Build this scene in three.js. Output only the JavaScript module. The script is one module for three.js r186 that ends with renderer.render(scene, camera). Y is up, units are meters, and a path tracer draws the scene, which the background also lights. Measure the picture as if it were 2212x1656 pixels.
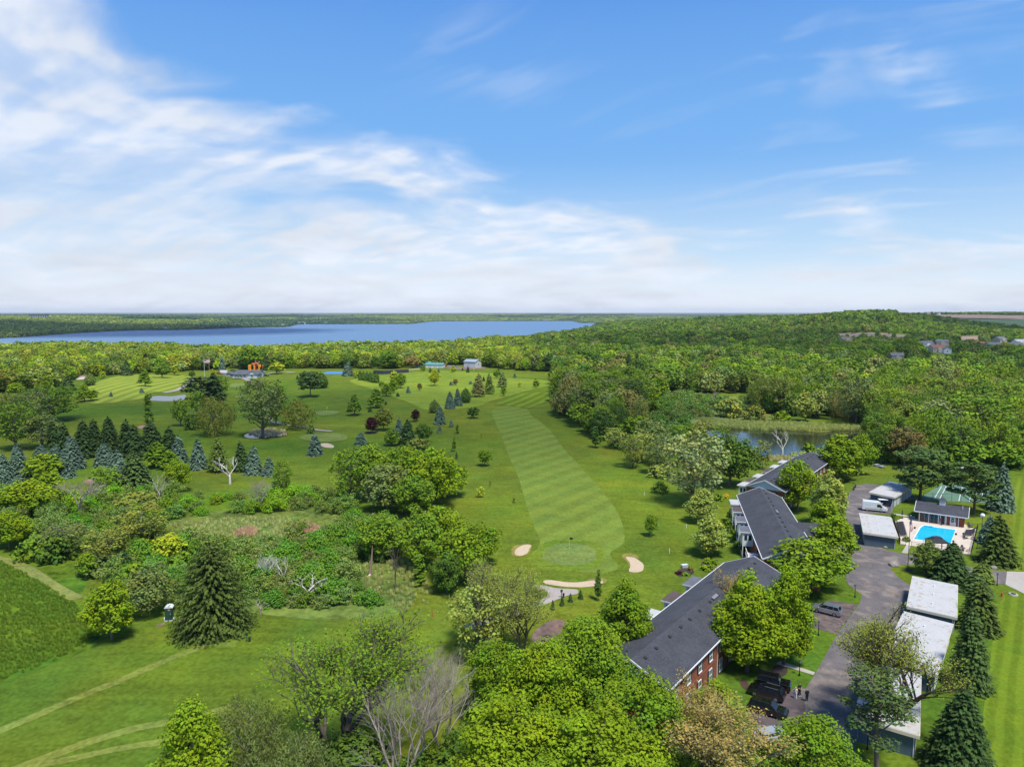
import * as THREE from 'three';
import { mergeGeometries, mergeVertices, toCreasedNormals } from 'three/addons/utils/BufferGeometryUtils.js';
import { RoundedBoxGeometry } from 'three/addons/geometries/RoundedBoxGeometry.js';
import { MarchingCubes } from 'three/addons/objects/MarchingCubes.js';

// ---------------------------------------------------------------- camera, sky, sun, exposure
const scene = new THREE.Scene();
const CAM_H = 52, F = 1530, CX = 1106, CY = 828;                 // metres; focal length and centre in units of a 2212 x 1656 picture
const PITCH = Math.atan((CY - 676) / F);
const camera = new THREE.PerspectiveCamera(2 * Math.atan(CY / F) * 180 / Math.PI, 1024 / 766, 0.5, 40000);
camera.position.set(0, CAM_H, 0);
camera.rotation.x = -PITCH;
scene.add(camera);
const renderer = new THREE.WebGLRenderer();
renderer.toneMapping = THREE.LinearToneMapping;
renderer.toneMappingExposure = 1.14;
renderer.shadowMap.enabled = true;
const SUN_DIR = new THREE.Vector3(0.20, 0.90, 0.38).normalize();
const sun = new THREE.DirectionalLight(new THREE.Color(1.0, 0.955, 0.85), 4.7);
sun.name = 'sun';
sun.position.copy(SUN_DIR).multiplyScalar(3000); sun.target.position.set(0, 0, -400);
sun.position.z -= 400;
sun.castShadow = true; sun.shadow.radius = 20; sun.shadow.mapSize.set(4096, 4096);
sun.shadow.camera.left = -900; sun.shadow.camera.right = 900; sun.shadow.camera.top = 900; sun.shadow.camera.bottom = -900; sun.shadow.camera.far = 8000;
scene.add(sun, sun.target);

// ---------------------------------------------------------------- numbers
function rng(seed) { let a = seed >>> 0; return () => { a = (a + 0x6D2B79F5) | 0; let t = Math.imul(a ^ (a >>> 15), 1 | a); t = (t + Math.imul(t ^ (t >>> 7), 61 | t)) ^ t; return ((t ^ (t >>> 14)) >>> 0) / 4294967296; }; }
const mixn = (a, b, t) => a + (b - a) * t;
const sstep = (a, b, x) => { const t = Math.min(1, Math.max(0, (x - a) / (b - a))); return t * t * (3 - 2 * t); };
const gauss = (x, s) => Math.exp(-(x / s) * (x / s));
const HASH = (() => { const r = rng(7), h = new Float32Array(65536); for (let i = 0; i < 65536; i++) h[i] = r(); return h; })();
function vnoise(x, y, per = 0, seed = 0) {
  let xi = Math.floor(x), yi = Math.floor(y); const fx = x - xi, fy = y - yi;
  let x1 = xi + 1, y1 = yi + 1;
  if (per) { xi = ((xi % per) + per) % per; x1 = ((x1 % per) + per) % per; yi = ((yi % per) + per) % per; y1 = ((y1 % per) + per) % per; }
  const u = fx * fx * (3 - 2 * fx), v = fy * fy * (3 - 2 * fy);
  const h = (a, b) => HASH[((a * 73 + b * 3929 + seed * 911) ^ (a * b * 17)) & 65535];
  const a = h(xi, yi), b = h(x1, yi), c = h(xi, y1), d = h(x1, y1);
  return a + (b - a) * u + (c - a) * v + (a - b - c + d) * u * v;
}
function fbm(x, y, oct, per = 0, seed = 0) { let s = 0, a = .5, n = 0; for (let i = 0; i < oct; i++) { s += a * vnoise(x, y, per, seed + i); n += a; a *= .5; x *= 2; y *= 2; per *= 2; } return s / n; }

// ---------------------------------------------------------------- sky: blue air, a bank of thin cloud, cirrus wisps
{
  const W = 3584, Hh = 1792, data = new Float32Array(W * Hh * 4);
  const top = [0.050, 0.20, 0.64], mid = [0.185, 0.42, 0.80], low = [0.51, 0.69, 0.86], hor = [0.77, 0.82, 0.88], cloud = [0.76, 0.81, 0.90];
  const lerp3 = (a, b, t) => [mixn(a[0], b[0], t), mixn(a[1], b[1], t), mixn(a[2], b[2], t)];
  // lower edge of blue: elevation (degrees) of the cloud bank's upper rim for an azimuth (degrees, 0 = ahead)
  const rim = [[-180, 9], [-140, 13], [-110, 10], [-80, 20], [-48, 40], [-36, 34], [-29, 24], [-24, 19.5], [-17, 15.2], [-10, 14.3], [-4, 14.0], [-1, 11.5], [5, 7.6], [17, 4.4], [36, 3.4], [60, 6], [90, 12], [130, 8], [180, 9]];
  const rimAt = az => { let i = 0; while (az > rim[i + 1][0]) i++; const [a, e] = rim[i], [b, f] = rim[i + 1]; return mixn(e, f, (az - a) / (b - a)); };
  for (let j = 0; j < Hh; j++) {
    const el = ((j + .5) / Hh - .5) * Math.PI, eld = el * 180 / Math.PI;
    for (let i = 0; i < W; i++) {
      const k = (j * W + i) * 4, ang = ((i + .5) / W - .5) * 2 * Math.PI;   // atan2(z, x)
      let c;
      if (eld < -1) c = [0.10, 0.14, 0.08];
      else {
        const x = Math.cos(ang), z = Math.sin(ang); let az = Math.atan2(x, -z) * 180 / Math.PI;
        const e = Math.max(0, eld);
        c = e < 4 ? lerp3(hor, low, sstep(0, 5.5, e)) : lerp3(hor, low, sstep(0, 5.5, e));
        c = lerp3(c, mid, sstep(2.5, 13, e)); c = lerp3(c, top, sstep(10, 34, e));
        // thin cloud
        const s = 1 / (Math.sin(el > 0 ? el : 0) + 0.16), px = x * s, py = z * s;
        const w1 = fbm(px * 1.3 + 9, py * 1.3 + 4, 4, 0, 3) - .5, w2 = fbm(px * 1.3 + 31, py * 1.3 + 7, 4, 0, 5) - .5;
        const n = fbm(px * 2.1 + w1 * 2.2 + 20, py * 3.4 + w2 * 2.2 + 11, 7, 0, 11);
        const big = fbm(px * .55 + 3 + w1, py * .55 + 8 + w2, 4, 0, 21);
        const d = rimAt(az) - eld + (n - .5) * 21 + (big - .5) * 9;
        let cov = sstep(-2.5, 7.5, d) * (0.66 + .62 * (n - .28));
        // torn, streaky texture of thin cloud: fine fibres drawn out along the wind
        const rx = px * .82 + py * .57, ry = -px * .57 + py * .82;
        const fib = fbm(rx * 2.2 + w1 * 3 + 7, ry * 11 + w2 * 3, 6, 0, 71), puff = fbm(px * 7 + w2 * 3, py * 7 + w1 * 3, 5, 0, 53);
        cov *= .62 + .75 * sstep(.3, .68, fib * .5 + puff * .5);
        cov *= 1 - .42 * gauss(eld - 9.4 - (big - .5) * 6, 2.4) * sstep(-8, -24, az) * sstep(.35, .6, puff);
        const wisp = (a, e2, sa, se, k2) => k2 * gauss((az - a) + (eld - e2) * .9, sa) * gauss(eld - e2, se) * sstep(.46, .74, fib * .62 + n * .38);
        cov = Math.max(cov, wisp(18.5, 20.5, 4.5, 4.2, .75), wisp(28.5, 16.5, 2.6, 4.5, .7), wisp(36, 20, 6, 6, 1.2), wisp(12, 11.5, 12, 4, .3), wisp(-2, 19, 6, 4, .25), wisp(30, 9, 9, 4, .35));
        const ci = sstep(.52, .76, fib * .6 + n * .4) * sstep(.42, .58, big) * sstep(20, 30, eld) * .6; cov = Math.max(cov, ci);
        cov = Math.min(1, Math.max(0, cov));
        const br = 0.92 + .30 * (fbm(px * 2.6 + w2 * 2, py * 2.6 + w1, 5, 0, 41) - .5);
        c = lerp3(c, [cloud[0] * br, cloud[1] * br, cloud[2] * br], cov * .93);
      }
      data[k] = c[0]; data[k + 1] = c[1]; data[k + 2] = c[2]; data[k + 3] = 1;
    }
  }
  const t = new THREE.DataTexture(data, W, Hh, THREE.RGBAFormat, THREE.FloatType);
  t.mapping = THREE.EquirectangularReflectionMapping; t.magFilter = THREE.LinearFilter; t.needsUpdate = true;
  scene.background = t; scene.environment = t;
}

// ---------------------------------------------------------------- terrain: x to the right, d metres ahead of the camera, b = x / d
const curve = pts => v => { if (v <= pts[0][0]) return pts[0][1]; for (let i = 0; i + 1 < pts.length; i++) if (v <= pts[i + 1][0]) return mixn(pts[i][1], pts[i + 1][1], sstep(pts[i][0], pts[i + 1][0], v)); return pts[pts.length - 1][1]; };
const LAKE_Y = -20;
const nearShore = curve([[-.75, 1380], [-.45, 1380], [-.26, 1400], [-.1, 1500], [0, 1750], [.06, 2250], [.11, 3000], [.14, 3600], [.17, 9000]]);
const farShore = curve([[-1, 1700], [-.75, 2000], [-.494, 3000], [-.32, 3650], [-.30, 4600], [-.15, 4700], [-.10, 6300], [.085, 6500], [.10, 5200], [.2, 4500], [.3, 4400]]);
const farTop = curve([[-1, 16], [-.7, 16], [-.5, 12], [-.36, -6], [-.3, -8], [-.2, -2], [-.12, 2], [0, 10], [.09, 8], [.12, 6], [.3, 10]]);
function terrain(x, d) {
  const r = Math.hypot(x, d); if (r < 1) return 0;
  const b = d > 1 ? Math.max(-1.2, Math.min(1.2, x / d)) : Math.sign(x) * 1.2;
  let h = 0;
  // rolling golf course
  const m = sstep(235, 340, d) * (1 - sstep(640, 800, d)) * (1 - sstep(40, 110, x));
  if (m > 0) h += m * (1.7 * Math.sin(x / 47 + 1.3) * Math.sin(d / 58 + .4) + .9 * Math.sin(x / 23 + d / 37) + 1.2);
  // wooded land with small swells
  h += sstep(600, 1000, d) * (3 * Math.sin(x / 140 + 2) * Math.sin(d / 190) + 2 * Math.sin(x / 75 + d / 110));
  const S = nearShore(b), FS = farShore(b);
  if (b < .17) {
    h -= 17 * sstep(720, S - 60, d) * (1 - sstep(.09, .17, b));
    const lake = sstep(S - 40, S + 60, d) * (1 - sstep(FS - 80, FS + 40, d));
    h = mixn(h, -34, lake);
    const far = sstep(FS - 60, FS + 30, d);
    if (far > 0) h = mixn(h, LAKE_Y + .6 + (farTop(b) - LAKE_Y) * sstep(FS, FS + 1300, d) + (24 - farTop(b)) * sstep(FS + 1800, 10500, d) + 4 * Math.sin(x / 700 + d / 900) * sstep(FS + 500, FS + 1500, d), far);
  }
  const rm = sstep(.10, .42, b) * sstep(300, 700, d);
  if (rm > 0) h += rm * (12 * sstep(700, 2000, d) + 15 * sstep(1750, 2450, d) * sstep(.5, .6, b) + 13 * sstep(2400, 3500, d) * sstep(.3, .55, b)) + 33 * gauss(b - .50, .11) * gauss(d - 1950, 480) * sstep(700, 1200, d) + 16 * gauss(b - .33, .12) * gauss(d - 2600, 600);
  return h;
}
const G3 = (x, d, up = 0) => new THREE.Vector3(x, terrain(x, d) + up, -d);
// pixel of the 2212 x 1656 picture -> direction, point on the ground, point at a height above flat ground
function ray(px, py) { const u = (px - CX) / F, v = (CY - py) / F, c = Math.cos(PITCH), s = Math.sin(PITCH); return { x: u, y: v * c - s, d: c + v * s }; }
function gnd(px, py) {
  const r = ray(px, py); let t = 40, prev = 40;
  for (let i = 0; i < 4000; i++) { const d = r.d * t, y = CAM_H + r.y * t; if (y <= terrain(r.x * t, d)) break; prev = t; t *= 1.006; if (t > 14000) break; }
  let a = prev, b = t; for (let i = 0; i < 30; i++) { const m = (a + b) / 2; if (CAM_H + r.y * m <= terrain(r.x * m, r.d * m)) b = m; else a = m; }
  return { x: r.x * b, d: r.d * b, zc: b };
}
function atH(px, py, h) { const r = ray(px, py), t = (h - CAM_H) / r.y; return { x: r.x * t, d: r.d * t, zc: t }; }
// enlargements of the photograph used for measuring: origin and scale
const ZOOM = { 0: [0, 0, 1], 1: [0, 633.7, .333], 2: [736.5, 633.7, .333], 3: [1473, 633.7, .3341], 4: [0, 1113.3, .333], 5: [736.5, 1113.3, .333], 6: [1473, 1113.3, .3341], 7: [393.9, 753.6, .15486], 8: [736.5, 753.6, .1626], 9: [1070.5, 1147.6, .18198], A: [1815.6, 1010.6, .17926], B: [1952.6, 1096.2, .11731], C: [1678.5, 1267.5, .17809], D: [1575.8, 1404.5, .11615], E: [1541.5, 959.2, .15514], F: [1387.4, 1199, .18106], G: [1404.5, 1336, .19341], H: [325.4, 1293.2, .10841] };
const P = (k, zx, zy) => { const [ox, oy, s] = ZOOM[k]; return [ox + zx * s, oy + zy * s]; };
const g = (k, zx, zy) => gnd(...P(k, zx, zy));
const poly = (k, ...pts) => pts.map(([x, y]) => { const q = g(k, x, y); return [q.x, q.d]; });
function inside(x, d, pl) { let c = false; for (let i = 0, j = pl.length - 1; i < pl.length; j = i++) if ((pl[i][1] > d) !== (pl[j][1] > d) && x < (pl[j][0] - pl[i][0]) * (d - pl[i][1]) / (pl[j][1] - pl[i][1]) + pl[i][0]) c = !c; return c; }
function smooth(pts, n = 6) { const c = new THREE.CatmullRomCurve3(pts.map(p => new THREE.Vector3(p[0], 0, p[1])), true, 'centripetal'); return c.getPoints(pts.length * n).slice(0, -1).map(v => [v.x, v.z]); }

// ---------------------------------------------------------------- naming
const taken = {};
function numbered(n) { const k = taken[n] = (taken[n] ?? -1) + 1; return k ? `${n}_${String(k).padStart(3, '0')}` : n; }
function tag(o, label, category, group, kind) { if (label) o.userData.label = label; if (category) o.userData.category = category; if (group) o.userData.group = group; if (kind) o.userData.kind = kind; return o; }
function mesh(name, geo, m, parent = scene) { const o = new THREE.Mesh(geo, m); o.name = parent === scene ? numbered(name) : name; o.castShadow = o.receiveShadow = true; parent.add(o); return o; }
function thing(name, label, category, x, y, z, turn = 0, group) { const o = new THREE.Group(); o.name = numbered(name); o.position.set(x, y, z); o.rotation.y = turn; scene.add(o); return tag(o, label, category, group); }
function copy(src, label) { const c = src.clone(); c.name = numbered(src.name.replace(/_\d{3}$/, '')); c.userData = { ...src.userData }; if (label) c.userData.label = label; scene.add(c); return c; }

// ---------------------------------------------------------------- materials
const lin = (r, g2, b) => new THREE.Color().setRGB(r, g2, b);
function std(r, g2, b, rough = .9, o = {}) { return new THREE.MeshStandardMaterial({ color: lin(r, g2, b), roughness: rough, ...o }); }
function dataTex(n, m, fn, srgb = false) {
  const a = new Uint8Array(n * m * 4); const o = [0, 0, 0];
  for (let j = 0; j < m; j++) for (let i = 0; i < n; i++) { fn(i / n, j / m, o); const k = (j * n + i) * 4; for (let c = 0; c < 3; c++) a[k + c] = Math.max(0, Math.min(255, o[c] * 255)); a[k + 3] = 255; }
  const t = new THREE.DataTexture(a, n, m); t.wrapS = t.wrapT = THREE.RepeatWrapping; t.magFilter = THREE.LinearFilter; t.minFilter = THREE.LinearMipmapLinearFilter; if (srgb) t.colorSpace = THREE.SRGBColorSpace; t.needsUpdate = true; return t;
}
// grass: multiplies a base colour; patches, blades, yellowing. One tile spans TILE metres.
const TILE = 110;
const grassTex = dataTex(2048, 2048, (u, v, o) => {
  const a = fbm(u * 5, v * 5, 4, 5, 1), b = fbm(u * 28, v * 28, 3, 28, 9), c = fbm(u * 260, v * 260, 2, 260, 4), e = fbm(u * 14 + .3, v * 14, 3, 14, 17);
  const sk = fbm(u * 6 + (a - .5) * .6, v * 150 + (a - .5) * 9, 2, 0, 61) - .5, k = .72 + .26 * (a - .5) + .26 * (b - .5) + .46 * (c - .5) + .22 * sk, y = (e - .5) * .55 + (a - .5) * .25;
  o[0] = k * (1 + y * .85); o[1] = k * (1 + y * .22); o[2] = k * (1 - y * .3);
});
const roughTex = dataTex(1024, 1024, (u, v, o) => {       // tall, tufted growth
  const a = fbm(u * 6, v * 6, 4, 6, 2), b = fbm(u * 40, v * 40, 4, 40, 8), c = fbm(u * 150, v * 150, 2, 150, 3);
  const k = .62 + .35 * (a - .5) + .75 * (b - .5) + .5 * (c - .5), y = (fbm(u * 11, v * 11, 4, 11, 30) - .5) * 1.1;
  o[0] = k * (1 + y); o[1] = k * (1 + y * .25); o[2] = k * (1 - y * .1);
});
function grass(r, g2, b, tex = grassTex, o = {}) { return new THREE.MeshPhysicalMaterial({ color: lin(r, g2, b), roughness: 1, specularIntensity: .08, map: tex, ...o }); }
const MAT = {
  rough: grass(.128, .212, .013), lawn: grass(.12, .21, .012), fairway: grass(.175, .25, .038), green: grass(.205, .275, .065), fringe: grass(.19, .275, .027),
  meadow: grass(.118, .215, .02, roughTex), marsh: grass(.185, .25, .05, roughTex), floor: std(.055, .075, .022, 1, { map: roughTex }), far: std(.07, .11, .03, 1, { map: roughTex }),
};

// ---------------------------------------------------------------- ground
{
  const rings = [0]; let r = 18; while (r < 15000) { rings.push(r); r += Math.max(5, r * .012); }
  const angles = []; for (let a = -180; a < 180;) { angles.push(a * Math.PI / 180); a += Math.abs(a) < 42 ? .5 : 6; }
  const pos = [], uv = [], idx = [], col = [], n = angles.length;
  for (const R of rings) for (const a of angles) { const x = R * Math.sin(a), d = R * Math.cos(a); pos.push(x, terrain(x, d), -d); uv.push(x / TILE, d / TILE); const dry = fbm(x / 46 + 11, d / 46 + 5, 4, 0, 23) - .5, lush = fbm(x / 17 + 3, d / 17 + 9, 3, 0, 29) - .5; col.push(1 + dry * .95 + lush * .3, 1 + dry * .32 + lush * .34, 1 + dry * .3); }      // drier and lusher turf
  for (let i = 0; i + 1 < rings.length; i++) for (let j = 0; j < n; j++) { const a = i * n + j, b = i * n + (j + 1) % n, c = a + n, e = b + n; idx.push(a, c, b, b, c, e); }
  const geo = new THREE.BufferGeometry(); geo.setAttribute('position', new THREE.Float32BufferAttribute(pos, 3)); geo.setAttribute('uv', new THREE.Float32BufferAttribute(uv, 2)); geo.setAttribute('color', new THREE.Float32BufferAttribute(col, 3)); geo.setIndex(idx.map((v, i) => idx[i - i % 3 + [0, 2, 1][i % 3]])); geo.computeVertexNormals();
  tag(mesh('ground', geo, grass(.15, .217, .021, grassTex, { vertexColors: true })), 'mown green grass of the golf course and lawns', 'ground', null, 'structure');
}
// a sheet draped on the ground; pts are [x, d]
function sheet(name, pts, m, up, { edge = 9, uvs = 1 / TILE, turn = 0, parent = scene, origin = null } = {}) {
  const tri = THREE.ShapeUtils.triangulateShape(pts.map(p => new THREE.Vector2(...p)), []);
  let T = tri.map(t => t.map(i => pts[i]));
  const far = pts.some(p => p[1] > 235);
  if (far) for (let it = 0; it < 9; it++) {
    const out = []; let more = false;
    for (const t of T) {
      const L = [0, 1, 2].map(i => Math.hypot(t[i][0] - t[(i + 1) % 3][0], t[i][1] - t[(i + 1) % 3][1])), k = L.indexOf(Math.max(...L)), lim = Math.max(edge, Math.min(t[0][1], t[1][1], t[2][1]) * .014);
      if (L[k] <= lim) { out.push(t); continue; }
      more = true; const a = t[k], b = t[(k + 1) % 3], c = t[(k + 2) % 3], mm = [(a[0] + b[0]) / 2, (a[1] + b[1]) / 2]; out.push([a, mm, c], [mm, b, c]);
    }
    T = out; if (!more) break;
  }
  const pos = [], uv = [], ct = Math.cos(turn), st = Math.sin(turn);
  for (const t of T) { const up2 = (t[1][0] - t[0][0]) * (t[2][1] - t[0][1]) - (t[1][1] - t[0][1]) * (t[2][0] - t[0][0]) > 0 ? [0, 1, 2] : [0, 2, 1]; for (const i of up2) { const [x, d] = t[i]; pos.push(x, terrain(x, d) + up, -d); uv.push((x * ct + d * st) * uvs, (-x * st + d * ct) * uvs); } }
  const geo = new THREE.BufferGeometry(); geo.setAttribute('position', new THREE.Float32BufferAttribute(pos, 3)); geo.setAttribute('uv', new THREE.Float32BufferAttribute(uv, 2));
  const q = mergeVertices(geo); q.computeVertexNormals();
  return mesh(name, q, m, parent);
}
// ---------------------------------------------------------------- vegetation
class Leaves {
  constructor(n) { this.p = new Float32Array(n * 12); this.c = new Float32Array(n * 12); this.n = 0; this.max = n; }
  // a leaf or spray: a four-cornered blade at (x,y,z) across direction n, s long, w wide
  add(x, y, z, nx, ny, nz, s, w, spin, r, g2, b, tx = null, ty = 0, tz = 0) {
    if (this.n >= this.max) return;
    let L = Math.hypot(nx, ny, nz) || 1; nx /= L; ny /= L; nz /= L;
    let ax, ay, az;
    if (tx !== null) { const q = tx * nx + ty * ny + tz * nz; ax = tx - q * nx; ay = ty - q * ny; az = tz - q * nz; }
    else if (Math.abs(ny) < .9) { ax = nz; ay = 0; az = -nx; } else { ax = 0; ay = nz; az = -ny; }
    L = Math.hypot(ax, ay, az) || 1; ax /= L; ay /= L; az /= L;
    let bx = ny * az - nz * ay, by = nz * ax - nx * az, bz = nx * ay - ny * ax;
    const cs = Math.cos(spin), sn = Math.sin(spin);
    const ux = ax * cs + bx * sn, uy = ay * cs + by * sn, uz = az * cs + bz * sn, vx = -ax * sn + bx * cs, vy = -ay * sn + by * cs, vz = -az * sn + bz * cs;
    const k = this.n * 12, p = this.p, c = this.c, h = s / 2, q = w / 2, f = .18 * w;
    p[k] = x - ux * h; p[k + 1] = y - uy * h; p[k + 2] = z - uz * h;
    p[k + 3] = x + vx * q + nx * f; p[k + 4] = y + vy * q + ny * f; p[k + 5] = z + vz * q + nz * f;
    p[k + 6] = x + ux * h; p[k + 7] = y + uy * h; p[k + 8] = z + uz * h;
    p[k + 9] = x - vx * q + nx * f; p[k + 10] = y - vy * q + ny * f; p[k + 11] = z - vz * q + nz * f;
    for (let i = 0; i < 4; i++) { c[k + i * 3] = r; c[k + i * 3 + 1] = g2; c[k + i * 3 + 2] = b; }
    this.n++;
  }
  geo() {
    const n = this.n, ix = new Uint32Array(n * 6);
    for (let i = 0; i < n; i++) ix.set([i * 4, i * 4 + 1, i * 4 + 3, i * 4 + 1, i * 4 + 2, i * 4 + 3], i * 6);
    const q = new THREE.BufferGeometry(); q.setAttribute('position', new THREE.BufferAttribute(this.p.slice(0, n * 12), 3)); q.setAttribute('color', new THREE.BufferAttribute(this.c.slice(0, n * 12), 3)); q.setIndex(new THREE.BufferAttribute(ix, 1)); q.computeVertexNormals(); return q;
  }
}
class Wood {   // tapered limbs
  constructor() { this.p = []; this.i = []; }
  limb(pts, r0, r1, sides = 5) {
    const n = pts.length, base = this.p.length / 3;
    for (let k = 0; k < n; k++) {
      const a = pts[Math.max(0, k - 1)], b = pts[Math.min(n - 1, k + 1)]; let tx = b[0] - a[0], ty = b[1] - a[1], tz = b[2] - a[2]; const L = Math.hypot(tx, ty, tz) || 1; tx /= L; ty /= L; tz /= L;
      let ux, uy, uz; if (Math.abs(ty) < .9) { ux = -tz; uy = 0; uz = tx; } else { ux = 1; uy = 0; uz = 0; const q = tx; ux -= q * tx; uy -= q * ty; uz -= q * tz; }
      const l2 = Math.hypot(ux, uy, uz) || 1; ux /= l2; uy /= l2; uz /= l2;
      const vx = ty * uz - tz * uy, vy = tz * ux - tx * uz, vz = tx * uy - ty * ux, r = mixn(r0, r1, k / (n - 1));
      for (let s = 0; s < sides; s++) { const q = s / sides * Math.PI * 2, c = Math.cos(q) * r, e = Math.sin(q) * r; this.p.push(pts[k][0] + ux * c + vx * e, pts[k][1] + uy * c + vy * e, pts[k][2] + uz * c + vz * e); }
    }
    for (let k = 0; k + 1 < n; k++) for (let s = 0; s < sides; s++) { const a = base + k * sides + s, b = base + k * sides + (s + 1) % sides; this.i.push(a, b, a + sides, b, b + sides, a + sides); }
    const t = base + (n - 1) * sides; for (let s = 1; s + 1 < sides; s++) this.i.push(t, t + s, t + s + 1);
  }
  geo() { const q = new THREE.BufferGeometry(); q.setAttribute('position', new THREE.Float32BufferAttribute(this.p, 3)); q.setIndex(this.i); q.computeVertexNormals(); return q; }
}
const bend = (a, b, k, R, n = 4) => { const m = [mixn(a[0], b[0], .5) + (R() - .5) * k, mixn(a[1], b[1], .5) + (R() - .3) * k, mixn(a[2], b[2], .5) + (R() - .5) * k], out = []; for (let i = 0; i <= n; i++) { const t = i / n, u = 1 - t; out.push([0, 1, 2].map(c => u * u * a[c] + 2 * u * t * m[c] + t * t * b[c])); } return out; };
const LOD_N = [17000, 5200, 1300, 320], LOD_S = [.30, .50, .98, 1.9];
// broad-leaved tree. profile(t) = crown radius at height t (0..1) of the crown, relative to W/2
function broad(seed, lod, { H = 12, W = 11, base = .18, profile, clumps = 60, clumpR = 1.5, flat = .8, amount = 1, size = 1, hue = .25, twigs = 0, droop = 0, trunkR = .022, lean = 0, tilt = .55, sep = .47 }) {
  const R = rng(seed * 7919 + 13), L = new Leaves(Math.ceil(LOD_N[lod] * amount * 1.02)), wd = new Wood();
  const cs = [], y0 = H * base, ch = H - y0;
  for (let tries = 0; tries < clumps * 14 && cs.length < clumps; tries++) {
    const t = Math.pow(R(), .8), a = R() * Math.PI * 2, rim = profile(t) * W / 2 * (.86 + .28 * vnoise(a * 1.3 + seed, t * 4 + seed)), q = Math.sqrt(.12 + .88 * R());
    const rad = clumpR * (.6 + .75 * R()), rr = Math.max(0, rim - rad * .7) * q, x = Math.cos(a) * rr + lean * t, z = Math.sin(a) * rr, y = y0 + rad * .5 + t * (ch - rad * 1.1);
    if (cs.some(c => Math.hypot(c.x - x, (c.y - y) * 1.2, c.z - z) < (c.rad + rad) * sep)) continue;
    cs.push({ x, y, z, rad, t, a });
  }
  const fork = H * (base + .12);
  const top = [lean * .7, H * .86, 0], tr = bend([0, -.4, 0], top, H * .05, R, 6);
  wd.limb(tr, H * trunkR, H * .004, lod < 2 ? 7 : 5);
  const axis = y => { const q = Math.min(1, Math.max(0, y / (H * .86))), i = Math.min(5, Math.floor(q * 6)), f = q * 6 - i; return [0, 1, 2].map(c => mixn(tr[i][c], tr[i + 1][c], f)); };
  const lim = lod === 0 ? 99 : lod === 1 ? 30 : lod === 2 ? 8 : 0;
  cs.forEach((c, k) => {
    if (k < lim) { const ay = Math.max(H * base * .8, Math.min(c.y - Math.hypot(c.x, c.z) * (.5 + .5 * R()), H * .8)), A = axis(ay), th = H * trunkR * mixn(.5, .2, c.t); wd.limb(bend(A, [c.x, c.y, c.z], H * .05, R), th, .02 + H * .0012, lod ? 4 : 5); if (twigs) for (let i = 0; i < (lod ? 3 : 9) * twigs; i++) { const e = [c.x + (R() - .5) * c.rad * 2.3, c.y + (R() - .25) * c.rad * 1.9, c.z + (R() - .5) * c.rad * 2.3]; wd.limb(bend([c.x, c.y, c.z], e, .3, R, 2), .035, .012, 3); } }
  });
  const vol = cs.reduce((s, c) => s + c.rad * c.rad, 0), N = LOD_N[lod] * amount, S = LOD_S[lod] * size * (H / 12);
  for (const c of cs) {
    const n = N * c.rad * c.rad / vol, tone = .86 + .28 * R(), yel = (R() - .5) * hue;
    for (let i = 0; i < n; i++) {
      let u = R() * 2 - 1, a = R() * Math.PI * 2, s = Math.sqrt(1 - u * u), dx = s * Math.cos(a), dy = u, dz = s * Math.sin(a);
      const rr = c.rad * (R() < .07 ? 1 + .35 * R() : Math.pow(R(), .3)), bump = 1 + .25 * (vnoise(dx * 3 + c.x, dz * 3 + dy * 2 + c.y) - .5);
      let x = c.x + dx * rr * bump, y = c.y + dy * rr * flat * bump, z = c.z + dz * rr * bump;
      if (droop) y -= droop * c.rad * R() * R() * (.5 + Math.hypot(dx, dz));
      const k = tone * (.8 + .4 * R()), yy = yel + (R() - .5) * .16, sz = S * (.65 + .7 * R());
      if (droop) L.add(x, y, z, dx + (R() - .5), .25, dz + (R() - .5), sz * 1.7, sz * .42, Math.PI / 2 + (R() - .5) * .5, k * (1 + yy), k * (1 + yy * .2), k * (1 - yy), dx, 0, dz);
      else L.add(x, y, z, dx * .7 + (R() - .5) * 1.1, dy * .6 + tilt + (R() - .5) * .7, dz * .7 + (R() - .5) * 1.1, sz * 1.15, sz * .85, R() * 6.28, k * (1 + yy), k * (1 + yy * .2), k * (1 - yy));
    }
  }
  return { crown: L.geo(), trunk: wd.geo(), H, W };
}
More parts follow.
